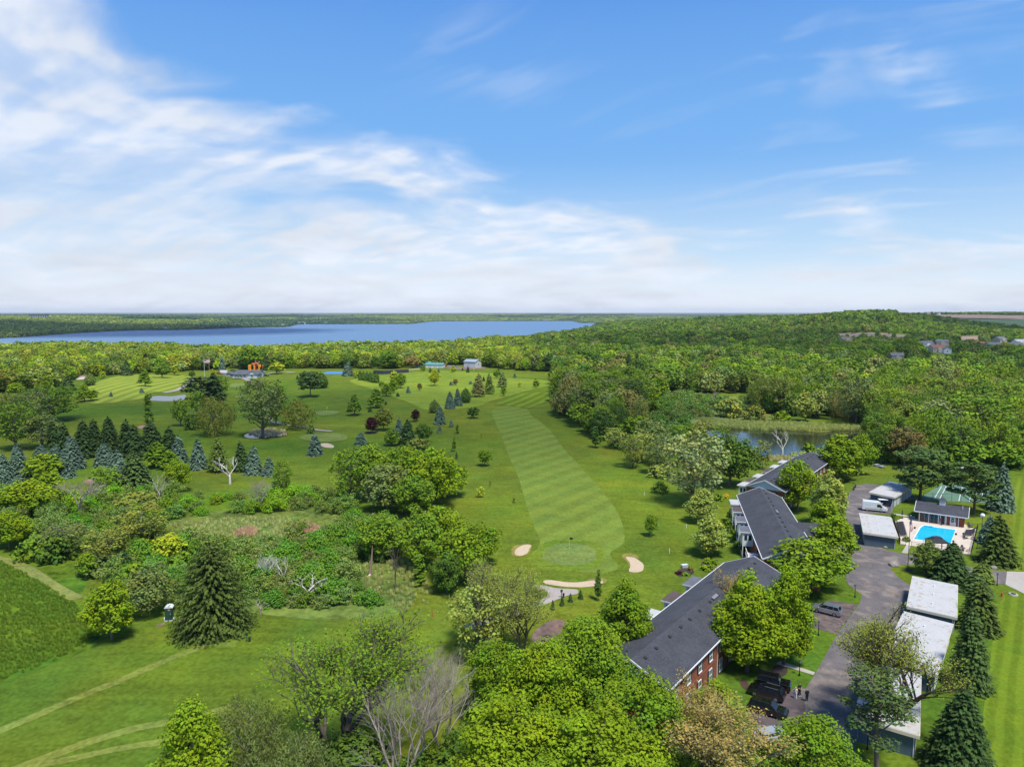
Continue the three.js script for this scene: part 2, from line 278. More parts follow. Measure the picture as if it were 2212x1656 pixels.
function conifer(seed, lod, { H = 10, W = 5.4, base = .03, pow = .85, dens = 1, up = 0, rag = .12, belly = 0, layered = 0, spread = 1 }) {
  const R = rng(seed * 5501 + 3), nMax = [15000, 4600, 1150, 300][lod] * dens, L = new Leaves(Math.ceil(nMax * 1.3)), wd = new Wood();
  wd.limb([[0, -.3, 0], [0, H * .5, 0], [0, H * .97, 0]], H * .018, H * .003, lod ? 5 : 7);
  const s = [.34, .60, 1.12, 2.1][lod] * H / 10, per = [7, 5, 3, 2][lod];
  const nb = Math.round(nMax / per / 2);
  for (let k = 0; k < nb; k++) {
    let t = 1 - Math.sqrt(1 - (k + R()) / nb * .995);            // more branches low down
    if (layered) { const w = Math.round(t * layered) / layered; t = mixn(t, w, .8); }
    const a = k * 2.39996 + R() * .5, prof = belly ? Math.pow(Math.sin(Math.PI * Math.pow(mixn(.16, 1, t), belly)), .8) : Math.pow(1 - t, pow), len = W / 2 * prof * (1 - rag + rag * 2 * R()) * spread + .12 * s, y = H * (base + (1 - base) * t), ca = Math.cos(a), sa = Math.sin(a);
    const tone = .68 + .64 * R(), drop = (-.30 + up) * (1 - t) + .15 * t;
    for (let j = 0; j < per; j++) {
      const q = per === 1 ? .8 : mixn(lod > 1 ? .45 : .28, 1, (j + R() * .6) / per), r = len * Math.min(1, q), lift = drop * r + .12 * r * r / (len + .1) + (R() - .5) * s * .3;
      for (let side = -1; side <= 1; side += 2) {
        const b = a + side * (.25 + .45 * R()), ox = (R() - .5) * s * .5, k2 = tone * (.82 + .36 * R());
        L.add(ca * r + ox, y + lift, sa * r - ox, ca * .75 * (1 - t * .4) + (R() - .5) * .8, .75 + (R() - .5) * .7, sa * .75 * (1 - t * .4) + (R() - .5) * .8, s * (1.1 + .5 * R()), s * .55, 0, k2, k2, k2, Math.cos(b), -.25 + .4 * R(), Math.sin(b));
      }
    }
    if (lod === 0 && k % 9 === 0) wd.limb([[0, y, 0], [ca * len * .8, y + drop * len * .8, sa * len * .8]], .05, .015, 3);
  }
  for (let i = 0; i < 6; i++) L.add((R() - .5) * s * .3, H * (.95 + .05 * R()), (R() - .5) * s * .3, R() - .5, .3, R() - .5, s * 1.3, s * .4, 0, 1, 1, 1, 0, 1, 0);
  return { crown: L.geo(), trunk: wd.geo(), H, W };
}
function bare(seed, { H = 11, W = 9, depth = 5, forks = 3, thick = .02, stems = 1, spread = .55, amount = 0, size = .22, puff = .7 }) {
  const R = rng(seed * 331 + 5), wd = new Wood(), tips = [];
  const grow = (p, dir, len, r, k) => {
    const e = [p[0] + dir[0] * len, p[1] + dir[1] * len, p[2] + dir[2] * len];
    wd.limb(bend(p, e, len * .22, R, k > 2 ? 3 : 2), r, r * .62, k > depth - 2 ? 6 : k > 1 ? 4 : 3);
    if (k <= 0) { tips.push(e); return; }
    const n = forks + (R() < .4 ? 1 : 0) - (k === depth ? 0 : R() < .3 ? 1 : 0);
    for (let i = 0; i < n; i++) { const a = R() * 6.28, s = spread * (.5 + .9 * R()); let x = dir[0] + Math.cos(a) * s, y = dir[1] * (.9) + (R() - .15) * s * .7, z = dir[2] + Math.sin(a) * s; const l = Math.hypot(x, y, z); const t0 = i === 0 ? 1 : .55 + .45 * R(); grow([mixn(p[0], e[0], t0), mixn(p[1], e[1], t0), mixn(p[2], e[2], t0)], [x / l, y / l, z / l], len * (.62 + .24 * R()), r * (i === 0 ? .66 : .5), k - 1); }
    tips.push(e);
  };
  for (let i = 0; i < stems; i++) { const a = i / stems * 6.28 + R(), s = stems > 1 ? .32 : .05; const d = [Math.cos(a) * s, 1, Math.sin(a) * s], l = Math.hypot(...d); grow([Math.cos(a) * .2 * (stems - 1) * .4, -.3, Math.sin(a) * .2 * (stems - 1) * .4], d.map(v => v / l), H * .27, H * thick, depth); }
  const tg = wd.geo(); tg.computeBoundingBox(); const bb = tg.boundingBox, sy = H / bb.max.y, sx = W / Math.max(bb.max.x - bb.min.x, bb.max.z - bb.min.z); tg.scale(sx, sy, sx);
  let crown = null;
  if (amount) { const L = new Leaves(Math.ceil(tips.length * amount)); for (const t of tips) for (let i = 0; i < amount; i++) { const k = .75 + .5 * R(), y = (R() - .5) * .4, sz = size * (.6 + .8 * R()); L.add(t[0] * sx + (R() - .5) * puff, t[1] * sy + (R() - .5) * puff * .85, t[2] * sx + (R() - .5) * puff, R() - .5, R(), R() - .5, sz * 1.2, sz * .8, R() * 6, k * (1 + y), k, k * (1 - y)); } crown = L.geo(); }
  tg.computeVertexNormals();
  return { crown, trunk: tg, H, W };
}
const round = t => Math.pow(Math.sin(Math.PI * Math.min(1, .10 + .86 * t)), .55), oval = t => Math.pow(Math.sin(Math.PI * Math.pow(mixn(.12, .985, t), .78)), .75), vase = t => .35 + .65 * Math.pow(Math.sin(Math.PI * mixn(.1, .94, t)), .6) * (.6 + .4 * t), cone = t => Math.pow(1 - t * .96, .62), dome = t => Math.sqrt(Math.max(0, 1 - t * t * .92)), egg = t => Math.pow(Math.sin(Math.PI * Math.pow(mixn(.2, 1, t), .7)), .8);
const KIND = {
  maple: (s, l) => broad(s, l, { profile: round, clumps: 46, clumpR: 1.65, sep: .60, amount: .92, size: .9, hue: .32 }),
  fork: s => bare(s, { H: 15, W: 15, depth: 5, forks: 3, thick: .024, stems: 3, spread: .6, amount: 7, size: .2, puff: 1.7 }),
  oak: (s, l) => broad(s, l, { W: 14, profile: dome, base: .16, clumps: 52, clumpR: 1.85, sep: .58, hue: .35 }),
  oval: (s, l) => broad(s, l, { W: 8, profile: oval, base: .13, clumps: 64, clumpR: 1.15, amount: .9, size: .85, tilt: .4 }),
  cone: (s, l) => broad(s, l, { W: 7.5, profile: cone, base: .14, clumps: 66, clumpR: .95, amount: .85, size: .8 }),
  cotton: (s, l) => broad(s, l, { H: 13, W: 11, profile: vase, base: .2, clumps: 62, clumpR: 1.2, amount: .5, size: .76, twigs: .8, hue: .3, trunkR: .026 }),
  airy: (s, l) => broad(s, l, { H: 12, W: 11, profile: vase, base: .12, clumps: 70, clumpR: 1.05, amount: .42, size: .78, twigs: .45, hue: .35, trunkR: .016 }),
  willow: (s, l) => broad(s, l, { H: 10, W: 11, profile: round, base: .12, clumps: 58, clumpR: 1.3, flat: .9, droop: 1.6, amount: .9, size: .9, hue: .2, trunkR: .028 }),
  shrub: (s, l) => broad(s, l, { H: 4, W: 6, profile: dome, base: .02, clumps: 26, clumpR: .85, amount: .42, size: 1.75, hue: .4, trunkR: .012 }),
  brush: (s, l) => broad(s, l, { H: 4, W: 5.5, profile: t => .6 + .4 * Math.sin(Math.PI * t), base: .02, clumps: 24, clumpR: .75, amount: .3, size: 1.5, twigs: .6, hue: .35, trunkR: .008, tilt: .3 }),
  pine: (s, l) => broad(s, l, { H: 15, W: 11, profile: t => .55 + .45 * Math.sin(Math.PI * mixn(.15, .9, t)) * (1 - .35 * t), base: .26, clumps: 46, clumpR: 1.5, flat: .38, amount: .7, size: .8, hue: .15, trunkR: .018 }),
  thinpine: (s, l) => broad(s, l, { H: 17, W: 9, profile: t => .9 - .4 * t, base: .36, clumps: 40, clumpR: .95, flat: .55, amount: .22, size: .62, twigs: .7, hue: .3, trunkR: .014 }),
  spread: (s, l) => broad(s, l, { H: 13, W: 15, profile: t => .75 + .25 * Math.sin(Math.PI * t) - .35 * t, base: .22, clumps: 40, clumpR: 1.5, flat: .75, amount: .5, size: .8, twigs: 1, hue: .3, trunkR: .024 }),
  ivy: (s, l) => broad(s, l, { H: 9, W: 2.2, profile: t => .8 - .3 * t, base: .02, clumps: 26, clumpR: .5, amount: .3, size: .8 }),
  column: (s, l) => broad(s, l, { H: 7, W: 1.9, profile: egg, base: .14, clumps: 40, clumpR: .34, amount: .35, size: .75, trunkR: .012 }),
  arbor: (s, l) => conifer(s, l, { H: 6, W: 4.4, pow: .6, up: .45, rag: .06, belly: .72, dens: 1.1 }),
  spruce: (s, l) => conifer(s, l, { H: 10, W: 5.4 }),
  norway: (s, l) => conifer(s, l, { H: 13, W: 7, pow: .78, rag: .22, layered: 26 }),
  fir: (s, l) => conifer(s, l, { H: 13, W: 12, pow: .55, rag: .25, up: -.05, base: .08, dens: 1.4 }),
  larch: (s, l) => conifer(s, l, { H: 10, W: 6, pow: .7, rag: .3, base: .1, dens: .55, up: .2 }),
  fine: (s, l) => conifer(s, l, { H: 7, W: 5.4, pow: .55, rag: .2, base: .14, up: .55, dens: .9, belly: .62 }),
  bare: s => bare(s, {}), dead: s => bare(s, { depth: 4, forks: 2, thick: .028, spread: .7 }),
  budding: s => bare(s, { depth: 5, forks: 3, thick: .013, stems: 3, spread: .5, amount: 5, size: .15, puff: .8 }),
  sticks: s => bare(s, { depth: 5, forks: 3, thick: .012, stems: 3, spread: .58 }),
};
const cacheT = {};
function shape(kind, lod, v) {
  const k = kind + lod + '_' + v; if (cacheT[k]) return cacheT[k];
  const S = KIND[kind](v + 1 + kind.length * 10, lod), q = (S.crown || S.trunk).attributes.position, xs = [], ys = [];    // the size that shows: all but the outermost leaves
  for (let i = 0; i < q.count; i += 3) { xs.push(Math.abs(q.getX(i)), Math.abs(q.getZ(i))); ys.push(q.getY(i)); }
  xs.sort((a, b) => a - b); ys.sort((a, b) => a - b); S.W = 2 * xs[Math.floor(xs.length * .988)]; S.H = ys[Math.floor(ys.length * .995)];
  return cacheT[k] = S;
}
const leafMat = {};
function leaf(r, g2, b, t = .2) { const k = [r, g2, b].join(); return leafMat[k] ??= new THREE.MeshPhysicalMaterial({ color: lin(r, g2, b), roughness: .85, vertexColors: true, transmission: t, thickness: 0, side: THREE.DoubleSide, specularIntensity: .12 }); }
const needle = (r, g2, b) => leaf(r, g2, b, .08);
const LC = {
  green: leaf(0.162, 0.27, 0.02), bright: leaf(0.209, 0.306, 0.012), lime: leaf(0.383, 0.439, 0.022), deep: leaf(0.0986, 0.178, 0.022), olive: leaf(0.238, 0.27, 0.042), silver: leaf(0.302, 0.357, 0.12), grey: leaf(0.191, 0.25, 0.062), pale: leaf(0.313, 0.372, 0.066), maroon: leaf(0.058, 0.0133, 0.016), bronze: leaf(0.22, 0.178, 0.052), yellow: leaf(0.638, 0.439, 0.03), fresh: leaf(0.162, 0.265, 0.014), tan: leaf(0.383, 0.296, 0.085), teal: leaf(0.116, 0.224, 0.05),
  blue: needle(.125, .195, .125), norway: needle(.055, .10, .026), pine: needle(.085, .14, .035), fir: needle(.082, .12, .024), arbor: needle(.08, .15, .02), gold: needle(.20, .20, .055), moss: needle(.14, .20, .036),
};
const BARK = { grey: std(.16, .13, .10, 1), dark: std(.06, .045, .035, 1), pale: std(.33, .28, .235, 1), white: std(.62, .58, .53, 1), brown: std(.13, .085, .055, 1) };
let serial = 0; const treeCount = { n: 0 };
const NEEDLED = new Set(['spruce', 'norway', 'fir', 'arbor', 'larch', 'fine']);
function plant(kind, o, q, H, W, label, group, { bark = 'grey', name, category, turn } = {}) {
  const hp = H * 708 / q.zc, lod = hp > 75 ? 0 : hp > 30 ? 1 : hp > 12 ? 2 : 3, woodOnly = ['bare', 'dead', 'budding', 'sticks', 'fork'].includes(kind);
  const nv = { maple: 4, oak: 3, oval: 3, cotton: 2, spruce: 4, norway: 4, shrub: 3, brush: 3, willow: 2, fork: 2 }[kind] || 1, S = shape(kind, woodOnly ? 0 : lod, serial++ % nv);
  const conif = NEEDLED.has(kind), low = ['shrub', 'brush'].includes(kind);
  const t = thing(name || (kind === 'pine' || kind === 'thinpine' ? 'pine_tree' : kind === 'arbor' ? 'arborvitae' : conif ? 'spruce_tree' : low ? 'shrub' : kind === 'dead' ? 'dead_tree' : kind === 'bare' || kind === 'sticks' ? 'bare_tree' : kind === 'willow' ? 'willow_tree' : 'broadleaf_tree'), label, category || (low ? 'shrub' : 'tree'), q.x, terrain(q.x, q.d), -q.d, turn ?? (serial * 2.399) % 6.283, group);
  const wob = HASH[(serial * 97) & 65535], wob2 = HASH[(serial * 57 + 9) & 65535];
  t.scale.set(W / S.W * (.93 + .14 * wob), H / S.H, W / S.W * (.93 + .14 * wob2)); if (!low) { t.rotation.x = (wob - .5) * .07; t.rotation.z = (wob2 - .5) * .07; }
  if (S.crown) mesh('crown', S.crown, o, t);
  if (!low || lod < 2) mesh('trunk', S.trunk, BARK[bark], t);
  treeCount.n++;
  return t;
}
// a tree whose foot, top and width were measured in an enlargement
function tree(kind, col, k, bx, by, topY, w, label, group, opt) {
  const q = g(k, bx, by), [, ty] = P(k, bx, topY), s = ZOOM[k][2], r = ray(CX, ty), top = CAM_H + r.y / r.d * q.d;
  return plant(kind, LC[col] || LC.green, q, Math.max(.6, top - terrain(q.x, q.d)), w * s / F * q.zc, label, group, opt);
}
// ---------------------------------------------------------------- water
const rippleTex = dataTex(512, 512, (u, v, o) => { const e = 1 / 512, f = (a, b) => fbm(a * 26, b * 60, 4, 0, 6) * .6 + fbm(a * 90, b * 90, 2, 90, 12) * .4; const h = f(u, v), x = f(u + e, v) - h, y = f(u, v + e) - h; o[0] = .5 - x * 3; o[1] = .5 - y * 3; o[2] = 1; });
{
  const geo = new THREE.PlaneGeometry(14000, 9000); geo.rotateX(-Math.PI / 2); const uv = geo.attributes.uv; for (let i = 0; i < uv.count; i++) uv.setXY(i, uv.getX(i) * 140, uv.getY(i) * 30);
  const m = new THREE.MeshPhysicalMaterial({ color: lin(.12, .215, .33), roughness: .5, normalMap: rippleTex, normalScale: new THREE.Vector2(.9, .9), specularIntensity: .45 });
  const w = tag(mesh('lake', geo, m), 'wide blue lake stretching across the view below the far shore', 'lake', null, 'structure'); w.position.set(-2500, LAKE_Y, -1150 - 4500);
}
const pondMat = new THREE.MeshPhysicalMaterial({ color: lin(.018, .022, .014), roughness: .06, normalMap: rippleTex, normalScale: new THREE.Vector2(.05, .05), specularIntensity: 1 });
const pond = (name, pts, label, up = .03) => tag(sheet(name, smooth(pts, 5), pondMat, up, { uvs: 1 / 20 }), label, 'pond', null, 'structure');
pond('marsh_pond', poly(3, [165, 872], [300, 868], [480, 885], [700, 885], [900, 895], [1100, 880], [1255, 885], [1262, 960], [1255, 1075], [1130, 1075], [900, 1060], [720, 1065], [560, 1060], [430, 1010], [300, 960], [190, 925]), 'dark marsh pond behind the far apartment block');
pond('golf_pond', poly(1, [945, 680], [1020, 665], [1100, 668], [1195, 658], [1200, 675], [1170, 695], [1080, 700], [1000, 697]), 'small pale pond below the striped golf fairway', .15);
pond('wetland_pool', poly(3, [60, 700], [150, 690], [250, 700], [330, 715], [300, 740], [150, 755], [70, 745]), 'dark wetland pool among the cattails', .06);
pond('cattail_pool', poly(1, [1585, 920], [1640, 905], [1720, 912], [1850, 905], [1855, 925], [1700, 940], [1610, 940]), 'little cattail pool beside the tall cottonwood', .16);

// ---------------------------------------------------------------- golf surfaces
const S_ = (name, pts, m, up, label, o) => tag(sheet(name, pts, m, up, o), label, name.replace(/_/g, ' ').split(' ').slice(-2).join(' '), null, 'structure');
// mowing lines: a stripe texture running along v; sheen of grass bent two ways, painted as light and dark colour
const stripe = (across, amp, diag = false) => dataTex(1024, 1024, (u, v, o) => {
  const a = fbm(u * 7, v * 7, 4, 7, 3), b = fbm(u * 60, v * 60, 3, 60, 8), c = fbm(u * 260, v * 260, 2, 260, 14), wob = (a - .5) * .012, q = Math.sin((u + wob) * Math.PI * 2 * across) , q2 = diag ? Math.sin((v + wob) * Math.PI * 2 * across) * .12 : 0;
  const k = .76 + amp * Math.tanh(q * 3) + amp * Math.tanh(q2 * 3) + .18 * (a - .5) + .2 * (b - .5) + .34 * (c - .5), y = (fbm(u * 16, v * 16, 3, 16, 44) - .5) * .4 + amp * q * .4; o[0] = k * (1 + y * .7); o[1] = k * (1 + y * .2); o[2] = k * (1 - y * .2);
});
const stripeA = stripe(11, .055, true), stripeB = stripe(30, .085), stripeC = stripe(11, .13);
const fairwayPts = smooth(poly(2, [990, 750], [1090, 730], [1195, 745], [1235, 790], [1340, 870], [1450, 1010], [1560, 1130], [1700, 1290], [1790, 1410]).concat(poly(9, [1530, 20], [1510, 150], [1370, 245], [1370, 290], [1455, 410], [1420, 460], [1250, 500], [1080, 490], [850, 455], [640, 462], [500, 425], [385, 350], [380, 310], [500, 200], [525, 110], [480, 0]), poly(2, [1220, 1430], [1150, 1190], [1090, 1060], [1040, 920], [1000, 830])), 4);
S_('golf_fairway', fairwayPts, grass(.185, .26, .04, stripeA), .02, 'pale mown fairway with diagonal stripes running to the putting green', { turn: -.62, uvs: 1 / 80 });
S_('green_apron', smooth(poly(9, [375, 325], [500, 205], [620, 120], [870, 85], [1100, 110], [1250, 200], [1270, 330], [1180, 430], [950, 470], [700, 465], [520, 430], [400, 365]), 4), MAT.fringe, .035, 'bright apron of short grass ringing the putting green');
S_('putting_green', smooth(poly(9, [552, 300], [600, 215], [740, 150], [900, 135], [1060, 150], [1170, 195], [1200, 270], [1180, 340], [1060, 390], [860, 405], [660, 375], [570, 340]), 5), MAT.green, .05, 'oval putting green with a flag near its back edge');
const sandMat = std(.58, .45, .30, 1, { map: dataTex(256, 256, (u, v, o) => { const k = .86 + .18 * (fbm(u * 6, v * 6, 3, 6, 4) - .5) + .2 * (fbm(u * 60, v * 60, 2, 60, 9) - .5); o[0] = k; o[1] = k; o[2] = k; }) });
const dryMat = grass(.33, .28, .07), dirtMat = std(.30, .20, .115, 1, { map: roughTex });
function bunker(pts, rim, label) { if (rim) S_('dry_bank', smooth(rim, 4), dryMat, .045, 'dry bank of yellowed grass round ' + label); const t = tag(sheet('sand_bunker', smooth(pts, 5), sandMat, .07, { uvs: 1 / 12 }), label, 'bunker', 'sand bunkers', 'structure'); return t; }
bunker(poly(9, [228, 245], [260, 200], [350, 160], [422, 165], [400, 210], [370, 265], [290, 292], [240, 280]), poly(9, [185, 240], [220, 175], [300, 158], [400, 150], [425, 170], [380, 265], [300, 296], [215, 290]), 'teardrop sand bunker at the top left of the putting green');
bunker(poly(9, [1552, 305], [1640, 312], [1700, 345], [1750, 385], [1760, 430], [1735, 475], [1660, 490], [1590, 480], [1585, 462], [1600, 420], [1592, 370]), poly(9, [1500, 285], [1580, 258], [1680, 285], [1700, 330], [1640, 318], [1600, 420], [1560, 360]), 'kidney sand bunker to the right of the putting green');
bunker(poly(9, [565, 600], [600, 580], [700, 585], [820, 602], [960, 607], [1090, 592], [1200, 582], [1268, 590], [1268, 620], [1180, 650], [1020, 666], [840, 660], [680, 640], [590, 620]), poly(9, [1085, 580], [1150, 560], [1300, 560], [1320, 590], [1260, 625], [1150, 600]), 'long thin sand bunker in front of the putting green');
bunker(poly(1, [2080, 975], [2120, 972], [2165, 990], [2155, 1002], [2105, 998]), null, 'small sand bunker beside the lone blue spruce');
bunker(poly(8, [1560, 345], [1650, 325], [1850, 330], [1870, 345], [1740, 352], [1620, 352]), null, 'far sand bunker below the grey barn');
bunker(poly(1, [965, 555], [985, 552], [1000, 560], [985, 566]), null, 'small sand bunker behind the conical tree on the striped hill');
S_('putting_green', smooth(poly(1, [1940, 935], [2000, 915], [2120, 905], [2230, 915], [2240, 950], [2120, 965], [2000, 958]), 4), MAT.green, .16, 'flat pale green beyond the lone blue spruce');
S_('putting_green', smooth(poly(7, [1840, 895], [1950, 860], [2100, 860], [2190, 880], [2120, 915], [1960, 930]), 4), MAT.green, .16, 'pale round green right of the weeping willow');
S_('putting_green', smooth(poly(7, [635, 520], [700, 480], [830, 475], [870, 500], [800, 530], [690, 540]), 4), MAT.green, .16, 'pale green in front of the clubhouse');
// striped hill and other mown areas
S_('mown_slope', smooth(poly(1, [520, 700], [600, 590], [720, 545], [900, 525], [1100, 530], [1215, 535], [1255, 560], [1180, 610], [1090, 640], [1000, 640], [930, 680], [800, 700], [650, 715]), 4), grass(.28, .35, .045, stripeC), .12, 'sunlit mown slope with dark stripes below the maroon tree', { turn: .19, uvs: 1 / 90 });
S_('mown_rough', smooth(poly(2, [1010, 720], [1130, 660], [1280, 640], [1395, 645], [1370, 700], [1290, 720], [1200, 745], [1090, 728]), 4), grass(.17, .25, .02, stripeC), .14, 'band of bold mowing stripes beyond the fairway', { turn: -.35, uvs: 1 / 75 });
S_('mown_rough', smooth(poly(2, [60, 560], [400, 515], [760, 505], [1000, 520], [1080, 545], [1300, 560], [1390, 590], [1180, 640], [1000, 690], [850, 740], [600, 760], [420, 700], [200, 620]), 4), grass(.24, .325, .034), .1, 'bright sunlit lawn of the golf course dotted with young trees');
S_('tee_ground', smooth(poly(4, [1330, 830], [1380, 790], [1460, 780], [1540, 800], [1520, 850], [1420, 860]), 4), MAT.fairway, .025, 'small oval tee beside the broad fir');
const trackMat = grass(.235, .285, .055);
function strip(name, pts, w, m, up, label, cat, o) { const c = new THREE.CatmullRomCurve3(pts.map(p => new THREE.Vector3(p[0], 0, p[1])), false, 'centripetal').getPoints(pts.length * 6), a = [], b = []; c.forEach((p, i) => { const q = c[Math.max(0, i - 1)], r = c[Math.min(c.length - 1, i + 1)], l = Math.hypot(r.x - q.x, r.z - q.z), ww = (Array.isArray(w) ? mixn(w[0], w[1], i / c.length) : w) / 2; a.push([p.x + (r.z - q.z) / l * ww, p.z - (r.x - q.x) / l * ww]); b.unshift([p.x - (r.z - q.z) / l * ww, p.z + (r.x - q.x) / l * ww]); }); return tag(sheet(name, a.concat(b), m, up, o), label, cat, null, 'structure'); }
strip('mown_track', poly(4, [-40, 1410], [200, 1310], [500, 1180], [800, 1060], [1050, 950], [1330, 840]), 1.6, trackMat, .02, 'pale mown track crossing the tee lawn', 'grass track');
strip('mown_track', poly(4, [60, 1660], [300, 1570], [600, 1460], [900, 1375], [1120, 1335], [1530, 1235]), [1.8, 1.4], trackMat, .024, 'pale mown track at the bottom edge of the lawn', 'grass track');
strip('mown_track', poly(4, [120, 1640], [400, 1590], [700, 1525], [1000, 1475], [1250, 1450]), 1.3, trackMat, .02, 'second pale track branching along the bottom lawn', 'grass track');
strip('mown_track', poly(4, [-60, 270], [60, 300], [180, 350], [300, 430], [400, 490], [500, 540]), 2.4, grass(.26, .29, .075), .03, 'worn path along the edge of the meadow', 'grass track');
S_('meadow', smooth(poly(4, [-500, 200], [0, 290], [150, 360], [330, 470], [480, 560], [640, 800], [560, 870], [400, 940], [200, 1020], [0, 1080], [-500, 1240]), 3), MAT.meadow, .015, 'tall dark meadow grass left of the tee');
S_('meadow', smooth(poly(4, [0, 200], [100, 270], [250, 290], [430, 280], [540, 330], [560, 440], [500, 520], [400, 460], [250, 340], [100, 280]), 3), MAT.meadow, .012, 'rough grass between the worn path and the thicket');
S_('marsh_ground', smooth(poly(4, [640, 250], [900, 140], [1100, 40], [1300, -20], [1700, -40], [2100, -60], [2420, 40], [2560, 300], [2700, 500], [2600, 640], [2200, 680], [1700, 640], [1300, 580], [900, 540], [700, 430]), 3), MAT.marsh, .018, 'marshy ground under the brush in the middle of the golf course');
S_('marsh_ground', smooth(poly(3, [-230, 640], [0, 650], [200, 660], [420, 680], [560, 780], [850, 830], [1240, 860], [1262, 900], [1000, 905], [700, 893], [400, 880], [160, 868], [-40, 860], [-200, 800]), 3), grass(.26, .30, .08, roughTex), .02, 'strip of pale marsh grass along the pond');
const bareMat = std(.36, .24, .15, 1, { map: roughTex });
for (const [pts, l] of [[poly(4, [1530, 130], [1580, 105], [1650, 110], [1640, 140], [1560, 155]), 'small patch of rusty dead reeds in the marsh'], [poly(4, [1870, 90], [1950, 60], [2030, 80], [2100, 135], [2050, 170], [1960, 160], [1930, 110]), 'large patch of rusty dead reeds in the marsh'], [poly(1, [540, 1230], [570, 1208], [610, 1210], [600, 1235]), 'bare earth by the blue spruces'], [poly(1, [740, 1205], [765, 1188], [795, 1192], [780, 1210]), 'bare earth under the front blue spruce'], [poly(1, [885, 870], [920, 855], [955, 855], [930, 880]), 'dead reeds by the dark spruces']]) S_('bare_patch', smooth(pts, 4), bareMat, .05, l);
S_('worn_patch', smooth(poly('H', [95, 560], [170, 500], [260, 475], [285, 490], [190, 555], [120, 572]), 4), dirtMat, .02, 'worn earth beside the portable toilet');
S_('worn_patch', smooth(poly('H', [510, 455], [560, 410], [660, 378], [745, 395], [700, 430], [600, 460], [540, 475]), 4), dirtMat, .022, 'worn earth left of the broad fir');
S_('worn_patch', smooth(poly('H', [1150, 560], [1220, 480], [1400, 440], [1560, 480], [1700, 490], [1560, 530], [1400, 520], [1320, 590], [1230, 610]), 4), std(.17, .115, .07, 1, { map: roughTex }), .02, 'bare earth under the broad fir');
S_('mulch_bed', smooth(poly(5, [1240, 790], [1290, 720], [1390, 675], [1460, 690], [1450, 740], [1360, 800], [1270, 850]), 4), std(.26, .165, .13, 1, { map: roughTex }), .02, 'brown mulch bed behind the pale leafing tree');

// ---------------------------------------------------------------- cart paths
const pathMat = std(.42, .36, .33, .95, { map: dataTex(256, 256, (u, v, o) => { const k = .85 + .2 * (fbm(u * 5, v * 5, 4, 5, 4) - .5) + .16 * (fbm(u * 70, v * 70, 2, 70, 9) - .5); o[0] = k; o[1] = k * .99; o[2] = k * .98; }) });
S_('cart_path', smooth(poly(9, [480, 640], [560, 640], [700, 670], [860, 685], [970, 690], [975, 740], [880, 755], [800, 780], [700, 820], [600, 862], [480, 890], [330, 950], [240, 1010], [190, 985], [300, 920], [420, 855], [560, 800], [625, 745], [590, 700], [480, 665]), 2), pathMat, .03, 'forked asphalt cart path below the long bunker', { uvs: 1 / 9 });
strip('cart_path', poly(5, [1100, 610], [1000, 660], [880, 700], [800, 730]), 2.6, pathMat, .026, 'cart path glimpsed through the pale leafing tree', 'cart path', { uvs: 1 / 9 });
strip('cart_path', poly(1, [1255, 548], [1230, 575], [1190, 605], [1130, 632], [1060, 645]), 3.2, pathMat, .2, 'cart path curving down beside the striped hill', 'cart path', { uvs: 1 / 9 });
strip('cart_path', poly(7, [720, 395], [800, 405], [890, 425], [960, 460]), 3.4, pathMat, .2, 'cart path below the clubhouse', 'cart path', { uvs: 1 / 9 });
strip('cart_path', poly(7, [1190, 930], [1210, 980], [1300, 1030], [1450, 1060], [1600, 1080], [1750, 1105], [1900, 1135], [2090, 1150]), 2.4, pathMat, .2, 'cart path winding past the willow', 'cart path', { uvs: 1 / 9 });
strip('cart_path', poly(7, [1180, 350], [1280, 330], [1400, 320], [1560, 330]), 3, pathMat, .2, 'cart path leaving the clubhouse to the right', 'cart path', { uvs: 1 / 9 });

// ---------------------------------------------------------------- far fields on the right-hand hill
const fieldR = (b0, b1, d0, d1, n = 9) => { const a = []; for (let i = 0; i <= n; i++) a.push([mixn(b0, b1, i / n) * d0, d0]); for (let i = n; i >= 0; i--) a.push([mixn(b0, b1, i / n) * d1, d1]); return a; };
const fieldFront = [[.552 * 2420, 2420], [.6 * 2200, 2200], [.66 * 1950, 1950], [.72 * 1760, 1760], [.85 * 1700, 1700]];
S_('farm_field', [...fieldFront, [.85 * 2440, 2440], [.7 * 2440, 2440], [.552 * 2500, 2500]], std(.24, .32, .11, 1, { map: roughTex }), 1.2, 'green farm field on the hill at the right horizon', { edge: 40 });
S_('farm_field', fieldR(.552, .9, 2510, 3450), std(.36, .245, .17, 1, { map: roughTex }), 1.2, 'brown ploughed field along the right horizon', { edge: 40 });
const estate = [[.36 * 900, 900], [.80 * 830, 830], [.80 * 1560, 1560], [.36 * 1640, 1640]];
const smallField = (k, pts, m, l) => S_('farm_field', poly(k, ...pts), m, .8, l, { edge: 30 });

